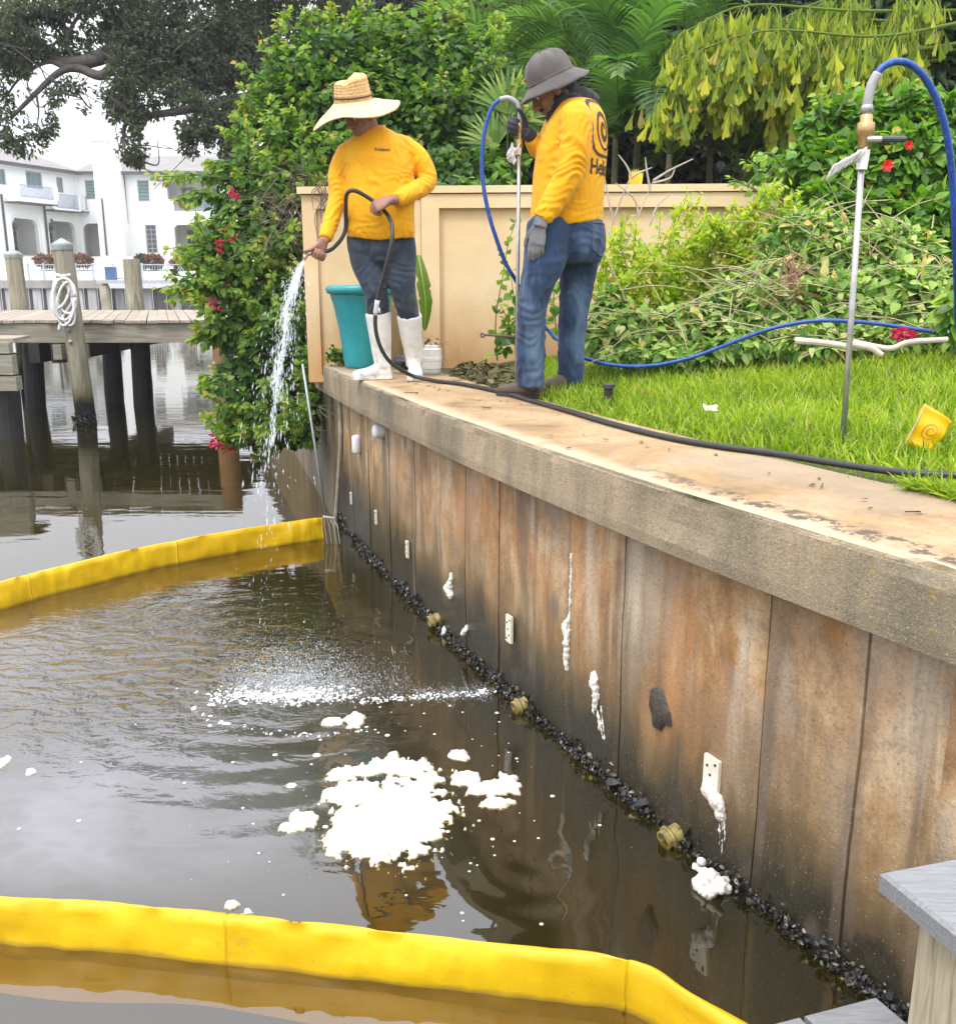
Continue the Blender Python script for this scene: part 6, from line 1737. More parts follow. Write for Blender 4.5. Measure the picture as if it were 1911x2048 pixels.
# the free standing rod with its valve
YQ = 3.36
qa, qb = Pd(1637,862,YQ+.04), Pd(1673,300,YQ)
rod1 = thing('injection_rod', 'steel rod with valve standing alone in the lawn with white tape streamer', 'rod', tuple(qa), 'steel injection rods')
MB().tube([qa-V(0,0,.15), qb], .0105, 10).build('pipe', steel, rod1, smooth=True)
va, vb = Pd(1676,290,YQ), Pd(1682,215,YQ); ax = unit(vb-va)
MB().lathe([(.014,-.005),(.022,0),(.022,.03),(.028,.035),(.028,.07),(.020,.075),(.020,.095),(.014,.10)], Pd(1677,283,YQ), 14, ax).build('valve_body', brassm, rod1, smooth=True)
MB().lathe([(.013,0),(.018,.004),(.018,.024),(.014,.028),(.014,.04),(.019,.044),(.019,.06),(.013,.066)], Pd(1681,243,YQ), 12, unit(Pd(1682,215,YQ)-Pd(1681,243,YQ))).build('coupling', steel, rod1, smooth=True)
mm = MB(); mm.tube([Pd(1682,270,YQ-.02), Pd(1712,270,YQ-.03)], .0105, 10); mm.build('valve_stem', steel, rod1)
MB().tube([Pd(1710,270,YQ-.03), Pd(1757,270,YQ-.035)], [.0125]*2, 10, flat=.8).build('valve_handle', simple('dark handle grip', (.05,.06,.065), .5), rod1)
MB().tube(cr([Pd(1682,218,YQ),Pd(1684,195,YQ),Pd(1691,165,YQ),Pd(1703,142,YQ)],6), [.0155]*19, 10).build('hose_sleeve', gloss_grey, rod1, smooth=True)
ragmesh([Pd(1672,300,YQ-.015), Pd(1660,304,YQ-.02), Pd(1645,313,YQ-.03), Pd(1628,323,YQ-.03), Pd(1608,336,YQ-.035)], [.028,.022,.022,.028,.028], tapem, rod1, 9, 'tape_streamer', .22)
MB().tube([Pd(1676,291,YQ),Pd(1672,329,YQ)], [.021,.017], 10).build('tape_wrap', tapem, rod1)
H1 = [((1699,147),3.36),((1712,131),3.36),((1735,120),3.36),((1765,124),3.37),((1795,151),3.38),((1820,200),3.4),((1838,265),3.42),((1848,350),3.46),((1853,450),3.5),((1857,560),3.6),((1861,640),3.75),((1890,680),3.9),((1960,700),4.1)]
o = MB().tube(cr([Pd(*a,b) for a,b in H1],8), .0118, 9).build('blue_hose', blue, smooth=True)
tag(o, 'blue hose arching from the free standing rod down the right edge', 'hose', 'blue hoses')

# =================================================================== pots and odds and ends on the cap
teal_t = NT('teal glazed planter'); co = teal_t.coord()
tc = teal_t.ramp(teal_t.noise(teal_t.mapping(co,(1,1,.3)), 6, 4), [(.3,(.012,.22,.25)),(.6,(.02,.30,.33)),(.8,(.05,.36,.36))])
tc = teal_t.mix(teal_t.ramp(teal_t.noise(co, 40, 5, .7), [(.60,0),(.72,.5)]), tc, (.25,.42,.38))
teal = teal_t.done(teal_t.pbr(tc, .32, teal_t.bump(teal_t.noise(co, 50, 3), .1, .004), spec=.5))
pc = Pd(706,706,6.72)*V(1,1,0)+V(0,0,CAPZ)
pot = thing('teal_planter', 'tall teal glazed planter standing by the wall behind the straw hatted worker', 'planter', tuple(pc))
hpot = P(727, 570, 6.72)[2]-CAPZ
MB().lathe([(.125,0),(.132,.02),(.140,.06),(.150,.15),(.168,.28),(.196,.42),(.215,hpot-.075),(.218,hpot-.06)], pc, 36).build('body', teal, pot, smooth=True)
MB().lathe([(.216,hpot-.062),(.238,hpot-.055),(.248,hpot-.035),(.246,hpot-.015),(.234,hpot),(.210,hpot-.004),(.200,hpot-.03),(.196,hpot-.12)], pc, 36, capends=False).build('rim', teal, pot, smooth=True)
MB().lathe([(.197,hpot-.12),(.001,hpot-.11)], pc, 24, capends=False).build('potting_soil', soil, pot)
wpot = simple('white plastic pot', (.74,.75,.70), .45, .08, 20, spec=.4)
pc2 = Pd(837,718,6.22)*V(1,1,0)+V(0,0,CAPZ)
wp = thing('white_pot', 'small white plastic pot with bare twigs beside the straw hatted worker boots', 'pot', tuple(pc2))
MB().lathe([(.058,0),(.062,.03),(.062,.038)], pc2, 24).build('base', simple('pale blue white base', (.62,.66,.68), .5), wp, smooth=True)
MB().lathe([(.056,.039),(.066,.042),(.067,.09),(.070,.093),(.070,.112),(.067,.115),(.067,.165),(.062,.168),(.045,.169),(.045,.188),(.040,.19)], pc2, 24).build('body', wpot, wp, smooth=False)
twigs(wp, [[pc2+V(0,0,.18), pc2+V(-.02,0,.23), pc2+V(-.06,-.01,.24)],[pc2+V(.02,0,.18), pc2+V(.06,0,.2), pc2+V(.11,-.01,.21)],[pc2+V(.06,0,.12), pc2+V(.10,0,.09), pc2+V(.11,0,.05)]], twig_m, 'twig', .004)
mm = MB(); k = 14; mm.scatter(*leaf_tpl(.35), frames(rdir(k), rdir(k)+V(0,0,1), RNG.uniform(.02,.035,k)), pc2+V(0,0,.2)+RNG.normal(0,.035,(k,3))*V(1.4,.5,.5)); mm.build('dry_leaf', lit, wp)
# banana leaf against the wall
bl_t = leafmat('banana blade', [(0,(.09,.19,.012)),(.5,(.13,.25,.016)),(1,(.20,.32,.03))], .4, .35)
ban = thing('banana_leaf', 'single long banana leaf hanging down beside the straw hatted worker', 'plant', tuple(Pd(825,640,6.6)))
mid = cr([Pd(812,495,6.62),Pd(818,530,6.58),Pd(824,570,6.56),Pd(826,605,6.56),Pd(824,642,6.58)],8)
mm = MB(); vs = []; n_ = len(mid)
for i in range(n_):
    u = i/(n_-1); w = .046*math.sin(math.pi*min(1,u*.93+.05))**.7*(1+.22*noise.noise(Vector((u*9,0,3))))
    wl = w*(.75 if .3 < u < .36 or .55 < u < .58 else 1); wr_ = w*(.7 if .42 < u < .46 else 1)
    vs += [mid[i]+V(-wl,.02,0), mid[i]+V(-wl*.5,-.005,0), mid[i], mid[i]+V(wr_*.5,-.005,0), mid[i]+V(wr_,.02,0)]
f = [(i*5+j,(i+1)*5+j,(i+1)*5+j+1,i*5+j+1) for i in range(n_-1) for j in range(4)]
mm.add(vs, [np.array(f)], tint=.4).build('blade', bl_t, ban, smooth=True)
MB().tube(mid-V(0,.006,0), np.linspace(.007,.002,n_), 6).build('midrib', simple('pale midrib', (.30,.38,.08), .5), ban)
# crumpled black bag behind the boot
mm = MB(); rr = random.Random(2)
for i in range(14): mm.ball(Pd(785+rr.uniform(-12,12), 700+rr.uniform(-2,6), 6.35)+V(0,rr.gauss(0,.03),0), V(rr.uniform(.02,.05),.04,rr.uniform(.015,.05)), 8, 6)
me = remesh(mm, .008, 1); co_ = get_co(me); no_ = get_no(me); set_co(me, co_+no_*(.010*nzv(co_,(40,40,60)))[:,None])
tag(link_mesh('black_bag', me, simple('black plastic bag', (.015,.015,.018), .35, spec=.6)), 'crumpled black bag lying on the cap behind the white boots', 'bag')
# sprinkler head, paper scrap
sq = Pd(1180,783,4.6)+V(0,0,.025)
spk = thing('sprinkler_head', 'black pop up sprinkler head standing in the lawn edge', 'sprinkler', tuple(sq))
blk = simple('black plastic', (.02,.02,.021), .4)
MB().lathe([(.022,-.03),(.022,.045),(.027,.05)], sq, 16).build('body', blk, spk, smooth=False)
MB().lathe([(.030,.05),(.031,.068),(.026,.072),(.002,.073)], sq, 16).build('cap', simple('worn black plastic', (.05,.05,.05), .5), spk)
pq = Pd(1378,800,4.05)
vs = [pq+V(a*.028+.01*noise.noise(Vector((a,b,2))), b*.02, .02+.010*noise.noise(Vector((a*1.5,b*1.5,7)))+.01*b) for a in np.linspace(-1,1,5) for b in np.linspace(-1,1,4)]
f = [(i*4+j,(i+1)*4+j,(i+1)*4+j+1,i*4+j+1) for i in range(4) for j in range(3)]
o = MB().add(vs,[np.array(f)]).build('paper_scrap', tapem); md = o.modifiers.new('t','SOLIDIFY'); md.thickness = .002
tag(o, 'torn scrap of white paper lying in the grass', 'paper')
# marker flag with its spiral emblem
YF = 3.15
fc = [P(1809.5,887,YF), P(1851.6,808,YF-.01), P(1908,845,YF-.03), P(1860,902,YF-.02)]
flag = thing('marker_flag', 'small yellow marker flag with an orange spiral standing in the lawn at right', 'flag', tuple(P(1784,900,YF+.05)))
def fpt(u, v):
    p_ = fc[0]*(1-u)*(1-v)+fc[3]*u*(1-v)+fc[2]*u*v+fc[1]*(1-u)*v
    return p_+V(0,.012*math.sin(u*5+v*2)+.006*math.sin(v*9),0)
vs = [fpt(i/12, j/12) for i in range(13) for j in range(13)]
f = [(i*13+j,(i+1)*13+j,(i+1)*13+j+1,i*13+j+1) for i in range(12) for j in range(12)]
fy = NT('yellow flag film'); fp1 = fy.pbr((.86,.58,.004), .4); ft1 = fy.n('BsdfTranslucent', {'Color': (.9,.55,.01)}).outputs[0]
fym = fy.done(fy.n('MixShader', {0:.3,1:fp1,2:ft1}).outputs[0])
o = MB().add(vs,[np.array(f)]).build('cloth', fym, flag, smooth=True); md = o.modifiers.new('t','SOLIDIFY'); md.thickness = .0012
def spiral_strip(fn, turns, r0, r1, w, n_=90, ell=1.0, a0=0.0):
    vs = []
    for i in range(n_+1):
        t_ = i/n_; a = a0+turns*2*math.pi*t_; r = r0+(r1-r0)*t_
        for s_ in (-1,1): rr_ = r+s_*w*(.45+.55*math.sin(math.pi*min(1,t_*1.1+.05))); vs.append(fn(rr_*math.cos(a), rr_*math.sin(a)*ell))
    return vs, np.array([(2*i,2*i+1,2*i+3,2*i+2) for i in range(n_)])
ink_o = simple('orange flag ink', (.50,.25,.005), .5, .05)
vs, f = spiral_strip(lambda a, b: fpt(.52+a, .50+b)+V(0,-.0022,0), 2.15, .04, .27, .022)
MB().add(vs,[f]).build('spiral_emblem', ink_o, flag)
wire = simple('pale wire', (.5,.5,.48), .4, metal=.5)
MB().tube([P(1781,903,YF+.03)-V(0,0,.08), P(1784,900,YF+.03), fc[0], fc[1]], .0022, 6).build('wire', wire, flag)

# =================================================================== fork and conduit at the foot of the far boom
fk = Gd(640,1046,0)
tp = Pd(587,706,6.62); hd = Pd(632,1002,6.58)
fork = thing('long_handled_fork', 'thin long handled fork standing in the water at the end of the far boom', 'fork', tuple(fk))
polem = simple('pale metal pole', (.36,.42,.42), .4, .15, 20, metal=.4)
MB().tube([tp, (tp+hd)/2, hd], .0085, 8).build('pole', polem, fork, smooth=True)
grm = simple('grey fork tine', (.33,.32,.29), .5, .3, 25, metal=.4)
for dx in (-6, 3, 12, 19):
    MB().tube([hd+V(dx*.0016,0,.0), Pd(636+dx,1020,6.56), Pd(641+dx,1056,6.52)], [.006,.009,.006], 6, flat=.6).build('tine', grm, fork)
MB().tube([Pd(627,1003,6.58),Pd(650,1006,6.57)], .011, 8).build('socket', grm, fork)
ca_, cb_ = wall_px(665*D, 800*D), wall_px(664*D, 1015*D)
cond = MB().tube(cr([W(ca_[0], .99, .02), W(ca_[0], .7, .022), W((ca_[0]+cb_[0])/2, .35, .035), W(cb_[0], .0, .05), W(cb_[0], -.3, .05)],5), .0165, 10).build('conduit_pipe', simple('weathered conduit', (.33,.29,.22), .6, .3, 18), smooth=True)
tag(cond, 'weathered vertical conduit leaning on the seawall beside the long handled fork', 'pipe')

# =================================================================== the near dock at lower right
comp_t = NT('grey composite board'); co = comp_t.coord()
gr = comp_t.noise(comp_t.mapping(co, (6,60,60)), 3, 5, .6)
comp = comp_t.done(comp_t.pbr(comp_t.ramp(gr, [(.3,(.155,.16,.165)),(.7,(.235,.24,.243))]), .65, comp_t.bump(gr, .4, .003), spec=.35))
lw_t = NT('pale post wood'); co = lw_t.coord()
g2 = lw_t.noise(lw_t.mapping(co, (9,9,1.1)), 5, 6, .6, .7)
lc = lw_t.ramp(g2, [(.3,(.22,.18,.11)),(.5,(.38,.33,.22)),(.68,(.48,.43,.31)),(.8,(.24,.22,.15))])
lc = lw_t.mix(lw_t.ramp(lw_t.voro(lw_t.mapping(co,(1,1,.35)), 9), [(.06,.8),(.12,0)]), lc, (.16,.11,.06))
lpost = lw_t.done(lw_t.pbr(lc, .75, lw_t.bump(g2, .4, .006), spec=.3))
nd = thing('near_dock', 'corner of a grey decked dock with a pale wooden post at the lower right', 'dock', (1.0, 1.3, .5))
ZB = .93
A0 = G(1759,1743,ZB); A1 = G(1911,1714,ZB); A2 = G(1911,1866,ZB)
e1 = unit(A1-A0); e2 = unit(A2-A0); 
def slab(parent, name, a, da, db, La, Lb, th, m, bev=.006):
    mm = MB(); v = []
    for z, ins in ((-th,.0),(-bev,0),(0,bev)):
        for (i,j) in ((0,0),(1,0),(1,1),(0,1)):
            v.append(a+da*(i*La+(ins if i==0 else -ins))+db*(j*Lb+(ins if j==0 else -ins))+V(0,0,z))
    f = [(0,1,5,4),(1,2,6,5),(2,3,7,6),(3,0,4,7),(4,5,9,8),(5,6,10,9),(6,7,11,10),(7,4,8,11),(8,9,10,11),(3,2,1,0)]
    mm.add(v,[np.array(f)]); return mm.build(name, m, parent)
slab(nd, 'top_board', A0, e1, e2, .7, .60, .035, comp)
pL = P(1822,1835,A0[1]+.02)
px0 = pL[0]; py0 = A0[1]-.06
MB().box((px0, py0-.09, -.9), (px0+.14, py0+.05, ZB-.038)).build('post', lpost, nd)
ZD = .42
B0, B1, B2 = G(1751,1991,ZD), G(1609,2028,ZD), G(1813,2043,ZD)
f1 = unit(B1-B0); f2 = unit(B2-B0)
wd = np.linalg.norm(B1-B0)
for k in range(4):
    slab(nd, 'deck_board', B0+f1*(k*(wd+.012)), f1, f2, wd, 1.5, .03, comp)
MB().obox(B0+f1*(wd*1.5)+f2*.7+V(0,0,-.11), f1*wd*2, f2*.02, V(0,0,.075)).build('joist', lpost, nd)

# dry leaf bits and short twigs scattered on the cap
mm = MB(); n = 70
ssv = RNG.uniform(.6, 6.0, n); ov = CW*RNG.beta(2.2, 1.2, n)
pp = np.array([(*(lpt(a)[0]+lpt(a)[1]*b), CAPZ+.006) for a, b in zip(ssv, ov)])
mm.scatter(*leaf_tpl(.28,.06,.15), frames(rdir(n)*V(1,1,.1), rdir(n)*.3+V(0,0,1), RNG.uniform(.012,.032,n)), pp, tint=RNG.random(n))
for i in range(12):
    q = pp[RNG.integers(n)]+V(0,0,.002); d_ = unit(rdir(1)[0]*V(1,1,.02)); mm.tube([q, q+d_*RNG.uniform(.03,.09)], .0018, 4, tint=.1)
tag(mm.build('leaf_debris', lit), kind='stuff')
# =================================================================== people
def skin_mat(name, c1, c2):
    t = NT(name); co = t.coord()
    c = t.ramp(t.noise(co, 18, 5, .6), [(.3, c1), (.7, c2)])
    return t.done(t.pbr(c, .5, t.bump(t.noise(co, 240, 3), .15, .002), spec=.4, **{'Subsurface Weight': .12, 'Subsurface Radius': (.012,.005,.003)}))
def cloth_mat(name, stops, bs=700, rough=.8, extra=None):
    t = NT(name); co = t.coord()
    c = t.ramp(t.noise(co, 5, 5, .6), stops)
    if extra: c = extra(t, co, c)
    fold = t.noise(t.mapping(co, (1,1,.6), rot=(.3,.2,.5)), 16, 3, .5, .8)
    b1 = t.bump(fold, .35, .02); b2 = t.bump(t.noise(co, bs, 2), .25, .0012, b1)
    return t.done(t.pbr(c, rough, b2, spec=.2, **{'Sheen Weight': .12}))
skin1 = skin_mat('tanned skin', (.24,.115,.075), (.34,.175,.12))
skin2 = skin_mat('brown skin', (.20,.095,.06), (.28,.145,.09))
shirt_m = cloth_mat('bright yellow jersey', [(.25,(.70,.31,.003)),(.5,(.77,.365,.004)),(.8,(.80,.41,.006))], 600, .62)
def mud_x(t, co, c):
    m_ = t.ramp(t.noise(co, 4.5, 6, .65, .5), [(.50,0),(.66,.7)])
    return t.mix(m_, c, (.13,.155,.155))
jeans1 = cloth_mat('muddy dark jeans', [(.3,(.022,.034,.052)),(.6,(.046,.064,.09)),(.85,(.09,.115,.14))], 900, .85, mud_x)
def fade_x(t, co, c):
    return t.mix(t.ramp(t.noise(t.mapping(co,(1.6,1.6,.6)), 5, 4, .6), [(.48,0),(.68,.65)]), c, (.13,.20,.30))
jeans2 = cloth_mat('blue jeans', [(.3,(.012,.023,.048)),(.55,(.026,.050,.105)),(.85,(.055,.095,.175))], 900, .82, fade_x)
rb_ = NT('white rubber boot'); co = rb_.coord()
rz_ = rb_.n('SeparateXYZ', {0: rb_.n('NewGeometry').outputs['Position']}).outputs[2]
rc_ = rb_.ramp(rb_.noise(co, 7, 4), [(.3,(.72,.72,.68)),(.7,(.80,.80,.76))])
rm_ = rb_.math('MULTIPLY', rb_.ramp(rb_.noise(co, 22, 6, .7), [(.46,0),(.62,.75)]), rb_.map(rz_, 1.24, 1.52, 1.0, .18))
rc_ = rb_.mix(rm_, rc_, (.30,.25,.17))
rubber_w = rb_.done(rb_.pbr(rc_, .40, rb_.bump(rb_.noise(co, 30, 3), .15, .006), spec=.5))
hair_m = simple('dark hair', (.018,.013,.010), .6, .4, 60, .6, 200, .004)
beard_m = simple('dark beard', (.030,.020,.015), .8, .5, 70, .9, 220, .006)
eye_w = simple('eye white', (.7,.68,.65), .2); eye_d = simple('eye iris', (.03,.02,.012), .15)

def add_folds(me, fields, gen=0.0, gs=9.0, seed=0.0):
    co, no = get_co(me), get_no(me); disp = np.zeros(len(co))
    if gen: disp += gen*(nzv(co, (gs, gs, gs*.55), seed)+.5*nzv(co, (gs*2.1, gs*2.1, gs*1.3), seed+5))
    for (a, b, rad, freq, amp, skew, sd) in fields:
        a, b = V(*a), V(*b); ab = b-a; L = np.linalg.norm(ab); ax = ab/L
        rel = co-a; t_ = rel@ax/L; per = rel-np.outer(rel@ax, ax); dist = np.linalg.norm(per, axis=1)
        w = np.clip((t_+.12)/.2,0,1)*np.clip((1.12-t_)/.2,0,1)*np.exp(-(dist/rad)**6)
        k = np.where(w > .01)[0]
        if not len(k): continue
        sv = unit(np.cross(ax, (0,1,0) if abs(ax[1]) < .8 else (1,0,0)))
        n1 = nzv(co[k], (7,7,7), sd); n2 = nzv(co[k], (12,12,12), sd+3)
        ph = t_[k]*L*freq*.8 + skew*(per[k]@sv)*freq + 2.1*n1 + .7*n2
        val = (.5+.5*np.sin(2*math.pi*ph))**1.6-.35
        disp[k] += 1.05*amp*w[k]*val*np.clip(.75+1.2*n2, .05, 1.8)
    set_co(me, co+no*disp[:,None])

def head_parts(mb, c, f, u):
    f, u = unit(f), unit(u); u = unit(u-f*np.dot(f,u)); r = np.cross(f, u)
    q = lambda a, b, d: c+r*a+f*b+u*d
    A = np.array([r, f, u])
    mb.ball(q(0,-.012,.028), (.076,.095,.098), 18, 12, ax=A)
    mb.loft([(q(0,.022,.045), r*.064, f*.070), (q(0,.028,.02), r*.066, f*.071), (q(0,.024,-.02), r*.064, f*.070), (q(0,.026,-.06), r*.054, f*.062), (q(0,.034,-.09), r*.040, f*.048), (q(0,.045,-.112), r*.022, f*.028)], 18)
    mb.tube([q(0,.088,.018), q(0,.106,-.008), q(0,.116,-.030), q(0,.100,-.038)], [.008,.011,.013,.009], 8)
    for s_ in (-1,1):
        mb.ball(q(.011*s_,.100,-.034), .009, 7, 5); mb.ball(q(.072*s_,-.005,-.008), (.011,.022,.032), 8, 6, ax=A)
        mb.ball(q(.034*s_,.072,-.026), (.022,.016,.018), 8, 6, ax=A)
        mb.tube([q(.010*s_,.093,.026), q(.032*s_,.088,.031), q(.052*s_,.070,.026)], .0075, 6)
        mb.tube([q(0,.089,-.060), q(.018*s_,.083,-.062), q(.026*s_,.072,-.064)], [.006,.005,.003], 6)
        mb.tube([q(0,.087,-.070), q(.016*s_,.081,-.070), q(.026*s_,.072,-.066)], [.0065,.005,.003], 6)
    return q, r, f, u
def eyes(q, par):
    m1, m2 = MB(), MB()
    for s_ in (-1,1):
        e = q(.030*s_,.078,.008); m1.ball(e, .0125, 10, 8); m2.ball(e+(q(0,1,-.35)-q(0,0,0))*.0088, .0055, 8, 6)
    m1.build('eyes', eye_w, par, smooth=True); m2.build('irises', eye_d, par, smooth=True)

def hand(mb, Wp, a, n, s, curl=(50,65,40), r=.0088, L=1.0, thumb=((.55,.75,-.25),(.9,.35,-.35)), spread=.0, per=None):
    """Wp wrist, a towards the knuckles, n out of the back of the hand, s towards the thumb"""
    a = unit(a); n = unit(n-a*np.dot(a,n)); s = unit(np.cross(a, n))*(1 if np.dot(np.cross(a,n), s) > 0 else -1)
    A = np.array([s, a, n])
    mb.loft([(Wp-a*.02, s*.026, n*.020), (Wp+a*.015*L, s*.029, n*.018), (Wp+a*.055*L, s*.040, n*.016), (Wp+a*.088*L, s*.041, n*.0135), (Wp+a*.098*L, s*.036, n*.009)], 14, 2.6)
    tips_ = []
    for i, (off, ln) in enumerate(((.030,.94),(.0105,1.05),(-.0095,.98),(-.0285,.78))):
        k = Wp+a*(.090-.004*abs(i-1.2))*L+s*off; d = unit(a+s*off*spread*10)
        pts = [k-a*.02, k]; ang = 0
        c3 = curl if per is None else per[i]
        for cl, seg in zip(c3, (.044,.027,.022)):
            ang += R(cl); dd = d*math.cos(ang)-n*math.sin(ang); pts.append(pts[-1]+dd*seg*ln*L)
        rr_ = r*(1.0 if i < 3 else .88)
        pp, rad = [], []
        for j in range(len(pts)-1):
            for t_ in (0,.5): pp.append(pts[j]+(pts[j+1]-pts[j])*t_); rad.append(rr_*(1.06-.055*(j+t_)))
        pp.append(pts[-1]); rad.append(rr_*.72); pp.append(pts[-1]+unit(pts[-1]-pts[-2])*rr_*.55); rad.append(rr_*.30)
        mb.tube(pp, rad, 9)
    b = Wp+a*.022*L+s*.022; v1 = unit(a*thumb[0][0]+s*thumb[0][1]+n*thumb[0][2]); v2 = unit(a*thumb[1][0]+s*thumb[1][1]+n*thumb[1][2])
    p1 = b+v1*.042*L; p2 = p1+unit(v1+v2)*.032*L; p3 = p2+v2*.028*L
    mb.tube([b-v1*.012, b, p1, (p1+p2)/2, p2, p3, p3+v2*r*.5], [r*1.5, r*1.5, r*1.18, r*1.08, r*1.08, r*.85, r*.35], 9)
def limbtube(mb, pts, rad, n=14):
    c = cr(np.c_[np.array(pts), np.array(rad)], 6)
    e0, e1 = unit(c[0,:3]-c[1,:3]), unit(c[-1,:3]-c[-2,:3]); r0, r1 = c[0,3], c[-1,3]
    P_ = np.vstack([c[0,:3]+e0*r0*.5, c[0,:3]+e0*r0*.3, c[:,:3], c[-1,:3]+e1*r1*.12])
    mb.tube(P_, np.r_[r0*.35, r0*.8, c[:,3], r1*.9], n)
def cuff(mb, p, ax, r, th=.006):
    pass
def project(pts2, org, ux, uz, d, bvh, off=.0025):
    """lay flat artwork (u, v in metres) on a cloth: shoot from org+ux*u+uz*v along d"""
    out = []; last = None
    for u_, v_ in pts2:
        o = org+ux*u_+uz*v_
        h = bvh.ray_cast(Vector(tuple(o)), Vector(tuple(d)), 2.0)
        p_ = np.array(h[0]) if h[0] is not None else (last if last is not None else o)
        last = p_; out.append(p_-d*off)
    return np.array(out)
def text_mesh(body, size, bold=0.0):
    cu = bpy.data.curves.new('t', 'FONT'); cu.body = body; cu.size = size; cu.offset = bold; cu.align_x = 'CENTER'; cu.resolution_u = 4
    o = bpy.data.objects.new('t', cu); COL.objects.link(o)
    dg = bpy.context.evaluated_depsgraph_get(); me = bpy.data.meshes.new_from_object(o.evaluated_get(dg))
    bpy.data.objects.remove(o); bpy.data.curves.remove(cu)
    bm = bmesh.new(); bm.from_mesh(me); bmesh.ops.triangulate(bm, faces=bm.faces)
    bmesh.ops.subdivide_edges(bm, edges=[e for e in bm.edges if e.calc_length() > size*.16], cuts=2)
    bmesh.ops.triangulate(bm, faces=bm.faces)
    v = np.array([q.co[:2] for q in bm.verts]); f = np.array([[x.index for x in q.verts] for q in bm.faces]); bm.free(); bpy.data.meshes.remove(me)
    return v, f
def bvh_of(me):
    co = get_co(me); return BVHTree.FromPolygons([tuple(q) for q in co], [tuple(p.vertices) for p in me.polygons])
ink = simple('dark print ink', (.035,.012,.008), .6)

# ------------------------------------------------------------------ worker in the straw hat
Y1 = 5.92
def J(x, y, dy=0.0): return P(x, y, Y1+dy)
K1 = Y1/FPX
H1c = J(722,231,-.05)
f1_, u1_ = V(-.62,-.62,-.40), V(-.25,-.28,.92)
body = MB()
q1, r1_, _f, _u = head_parts(body, H1c, f1_, u1_)
limbtube(body, [H1c-unit(u1_)*.03-unit(f1_)*.03, J(738,258,-.01), J(750,285,.02)], [.058,.060,.066])
def torso_secs(J_, K, rows, ax=V(1,0,0), dx=V(0,1,0), k=1.0):
    return [(J_((a+b)/2, y, dy), ax*((b-a)/2*K*k), dx*(d*k)) for y, a, b, d, dy in rows]
rows1 = [(252,738,766,.05,.01),(260,722,782,.075,.01),(272,706,799,.098,.01),(290,694,814,.118,.0),(320,690,822,.138,-.01),(355,694,824,.146,-.02),(395,697,824,.150,-.03),(430,697,825,.152,-.035),(458,696,826,.150,-.03),(474,697,826,.146,-.02)]
body.loft(torso_secs(J, K1, rows1[1:], k=.86), 20)
armR = [(804,294,.01),(836,318,.02),(855,362,.0),(822,386,-.13),(792,399,-.235)]; rR = [.074,.066,.056,.050,.041]
armL = [(697,304,.0),(676,345,-.01),(674,392,-.05),(662,440,-.13),(650,477,-.205)]; rL = [.070,.058,.052,.048,.040]
limbtube(body, [J(*a) for a in armR]+[J(781,400,-.28)], [r*.68 for r in rR]+[.028])
limbtube(body, [J(*a) for a in armL]+[J(644,487,-.235)], [r*.68 for r in rL]+[.027])
legA = [(729,478,.0),(731,520,-.02),(750,580,-.05),(757,640,-.0),(762,715,.02)]; rA = [.100,.095,.076,.070,.060]
legB = [(795,478,.0),(800,520,-.01),(806,578,-.03),(819,640,.03),(828,712,.08)]; rB = [.105,.100,.078,.068,.060]
limbtube(body, [J(*a) for a in legA], [r*.72 for r in rA]); limbtube(body, [J(*a) for a in legB], [r*.72 for r in rB])
# right hand round the hose end, thumb along the top
hand(body, J(647,484,-.235), V(-.38,-.10,-.92), V(-.30,.94,.0), V(-1,0,.15), per=((80,78,42),(82,80,44),(82,80,44),(82,78,42)), r=.0112, L=1.06, thumb=((.95,.62,-.45),(.55,.85,-.30)))
# left hand closed over the hose in front of the belly
hand(body, J(780,399,-.285), V(-.86,-.14,-.40), V(-.10,-.86,.50), V(-.35,-.2,.9), per=((48,72,50),(52,74,50),(55,74,50),(58,74,50)), r=.0112, L=1.02, thumb=((.75,.55,-.55),(.95,.05,-.6)))
me = remesh(body, .0052, 3, .5)
man1 = link_mesh('person', me, skin1)
tag(man1, 'worker in a wide straw hat, yellow shirt and white boots spraying a hose', 'person')
base1 = J(768,752,0)
eyes(q1, man1)
# shirt
sh = MB()
sh.loft(torso_secs(J, K1, rows1), 28, 2.25)
limbtube(sh, [J(*a) for a in armR], rR, 18); limbtube(sh, [J(*a) for a in armL], rL, 18)
sh.ball(J(798,294,.01), .074, 14, 10); sh.ball(J(703,304,.0), .070, 14, 10)
me = remesh(sh, .0085, 5, .5)
add_folds(me, [(J(845,335),J(822,386,-.13),.10,26,.0075,.5,1),(J(840,385,-.05),J(792,399,-.235),.075,34,.0055,.3,2),(J(800,290,-.1),J(835,335,-.02),.10,20,.006,1.0,8),
  (J(674,360,-.05),J(655,470,-.2),.085,28,.0065,.6,3),(J(697,440,-.1),J(826,455,-.1),.30,9,.0022,3.2,4),(J(700,320,-.12),J(760,380,-.15),.13,8,.0042,1.2,5),(J(690,300,-.05),J(700,350,-.05),.09,24,.0065,.8,6),(J(826,300,-.1),J(800,370,-.12),.12,9,.0045,.9,7),(J(762,476,-.1),J(762,440,-.12),.26,24,.0042,.1,9)], .0022, 7, 1.0)
co_ = get_co(me); zh = co_[:,2].min()
k_ = np.clip(1-(co_[:,2]-zh)/.10, 0, 1)*(np.abs(co_[:,0]-J(762,470)[0]) < .24); fr_k = np.clip((Y1-co_[:,1])/.15, 0, 1)
co_[:,2] -= k_*(.034*fr_k*np.cos(np.clip((co_[:,0]-J(768,470)[0])/.22,-1,1)*1.4)+.008*nzv(co_,(11,11,2),2))
set_co(me, co_)
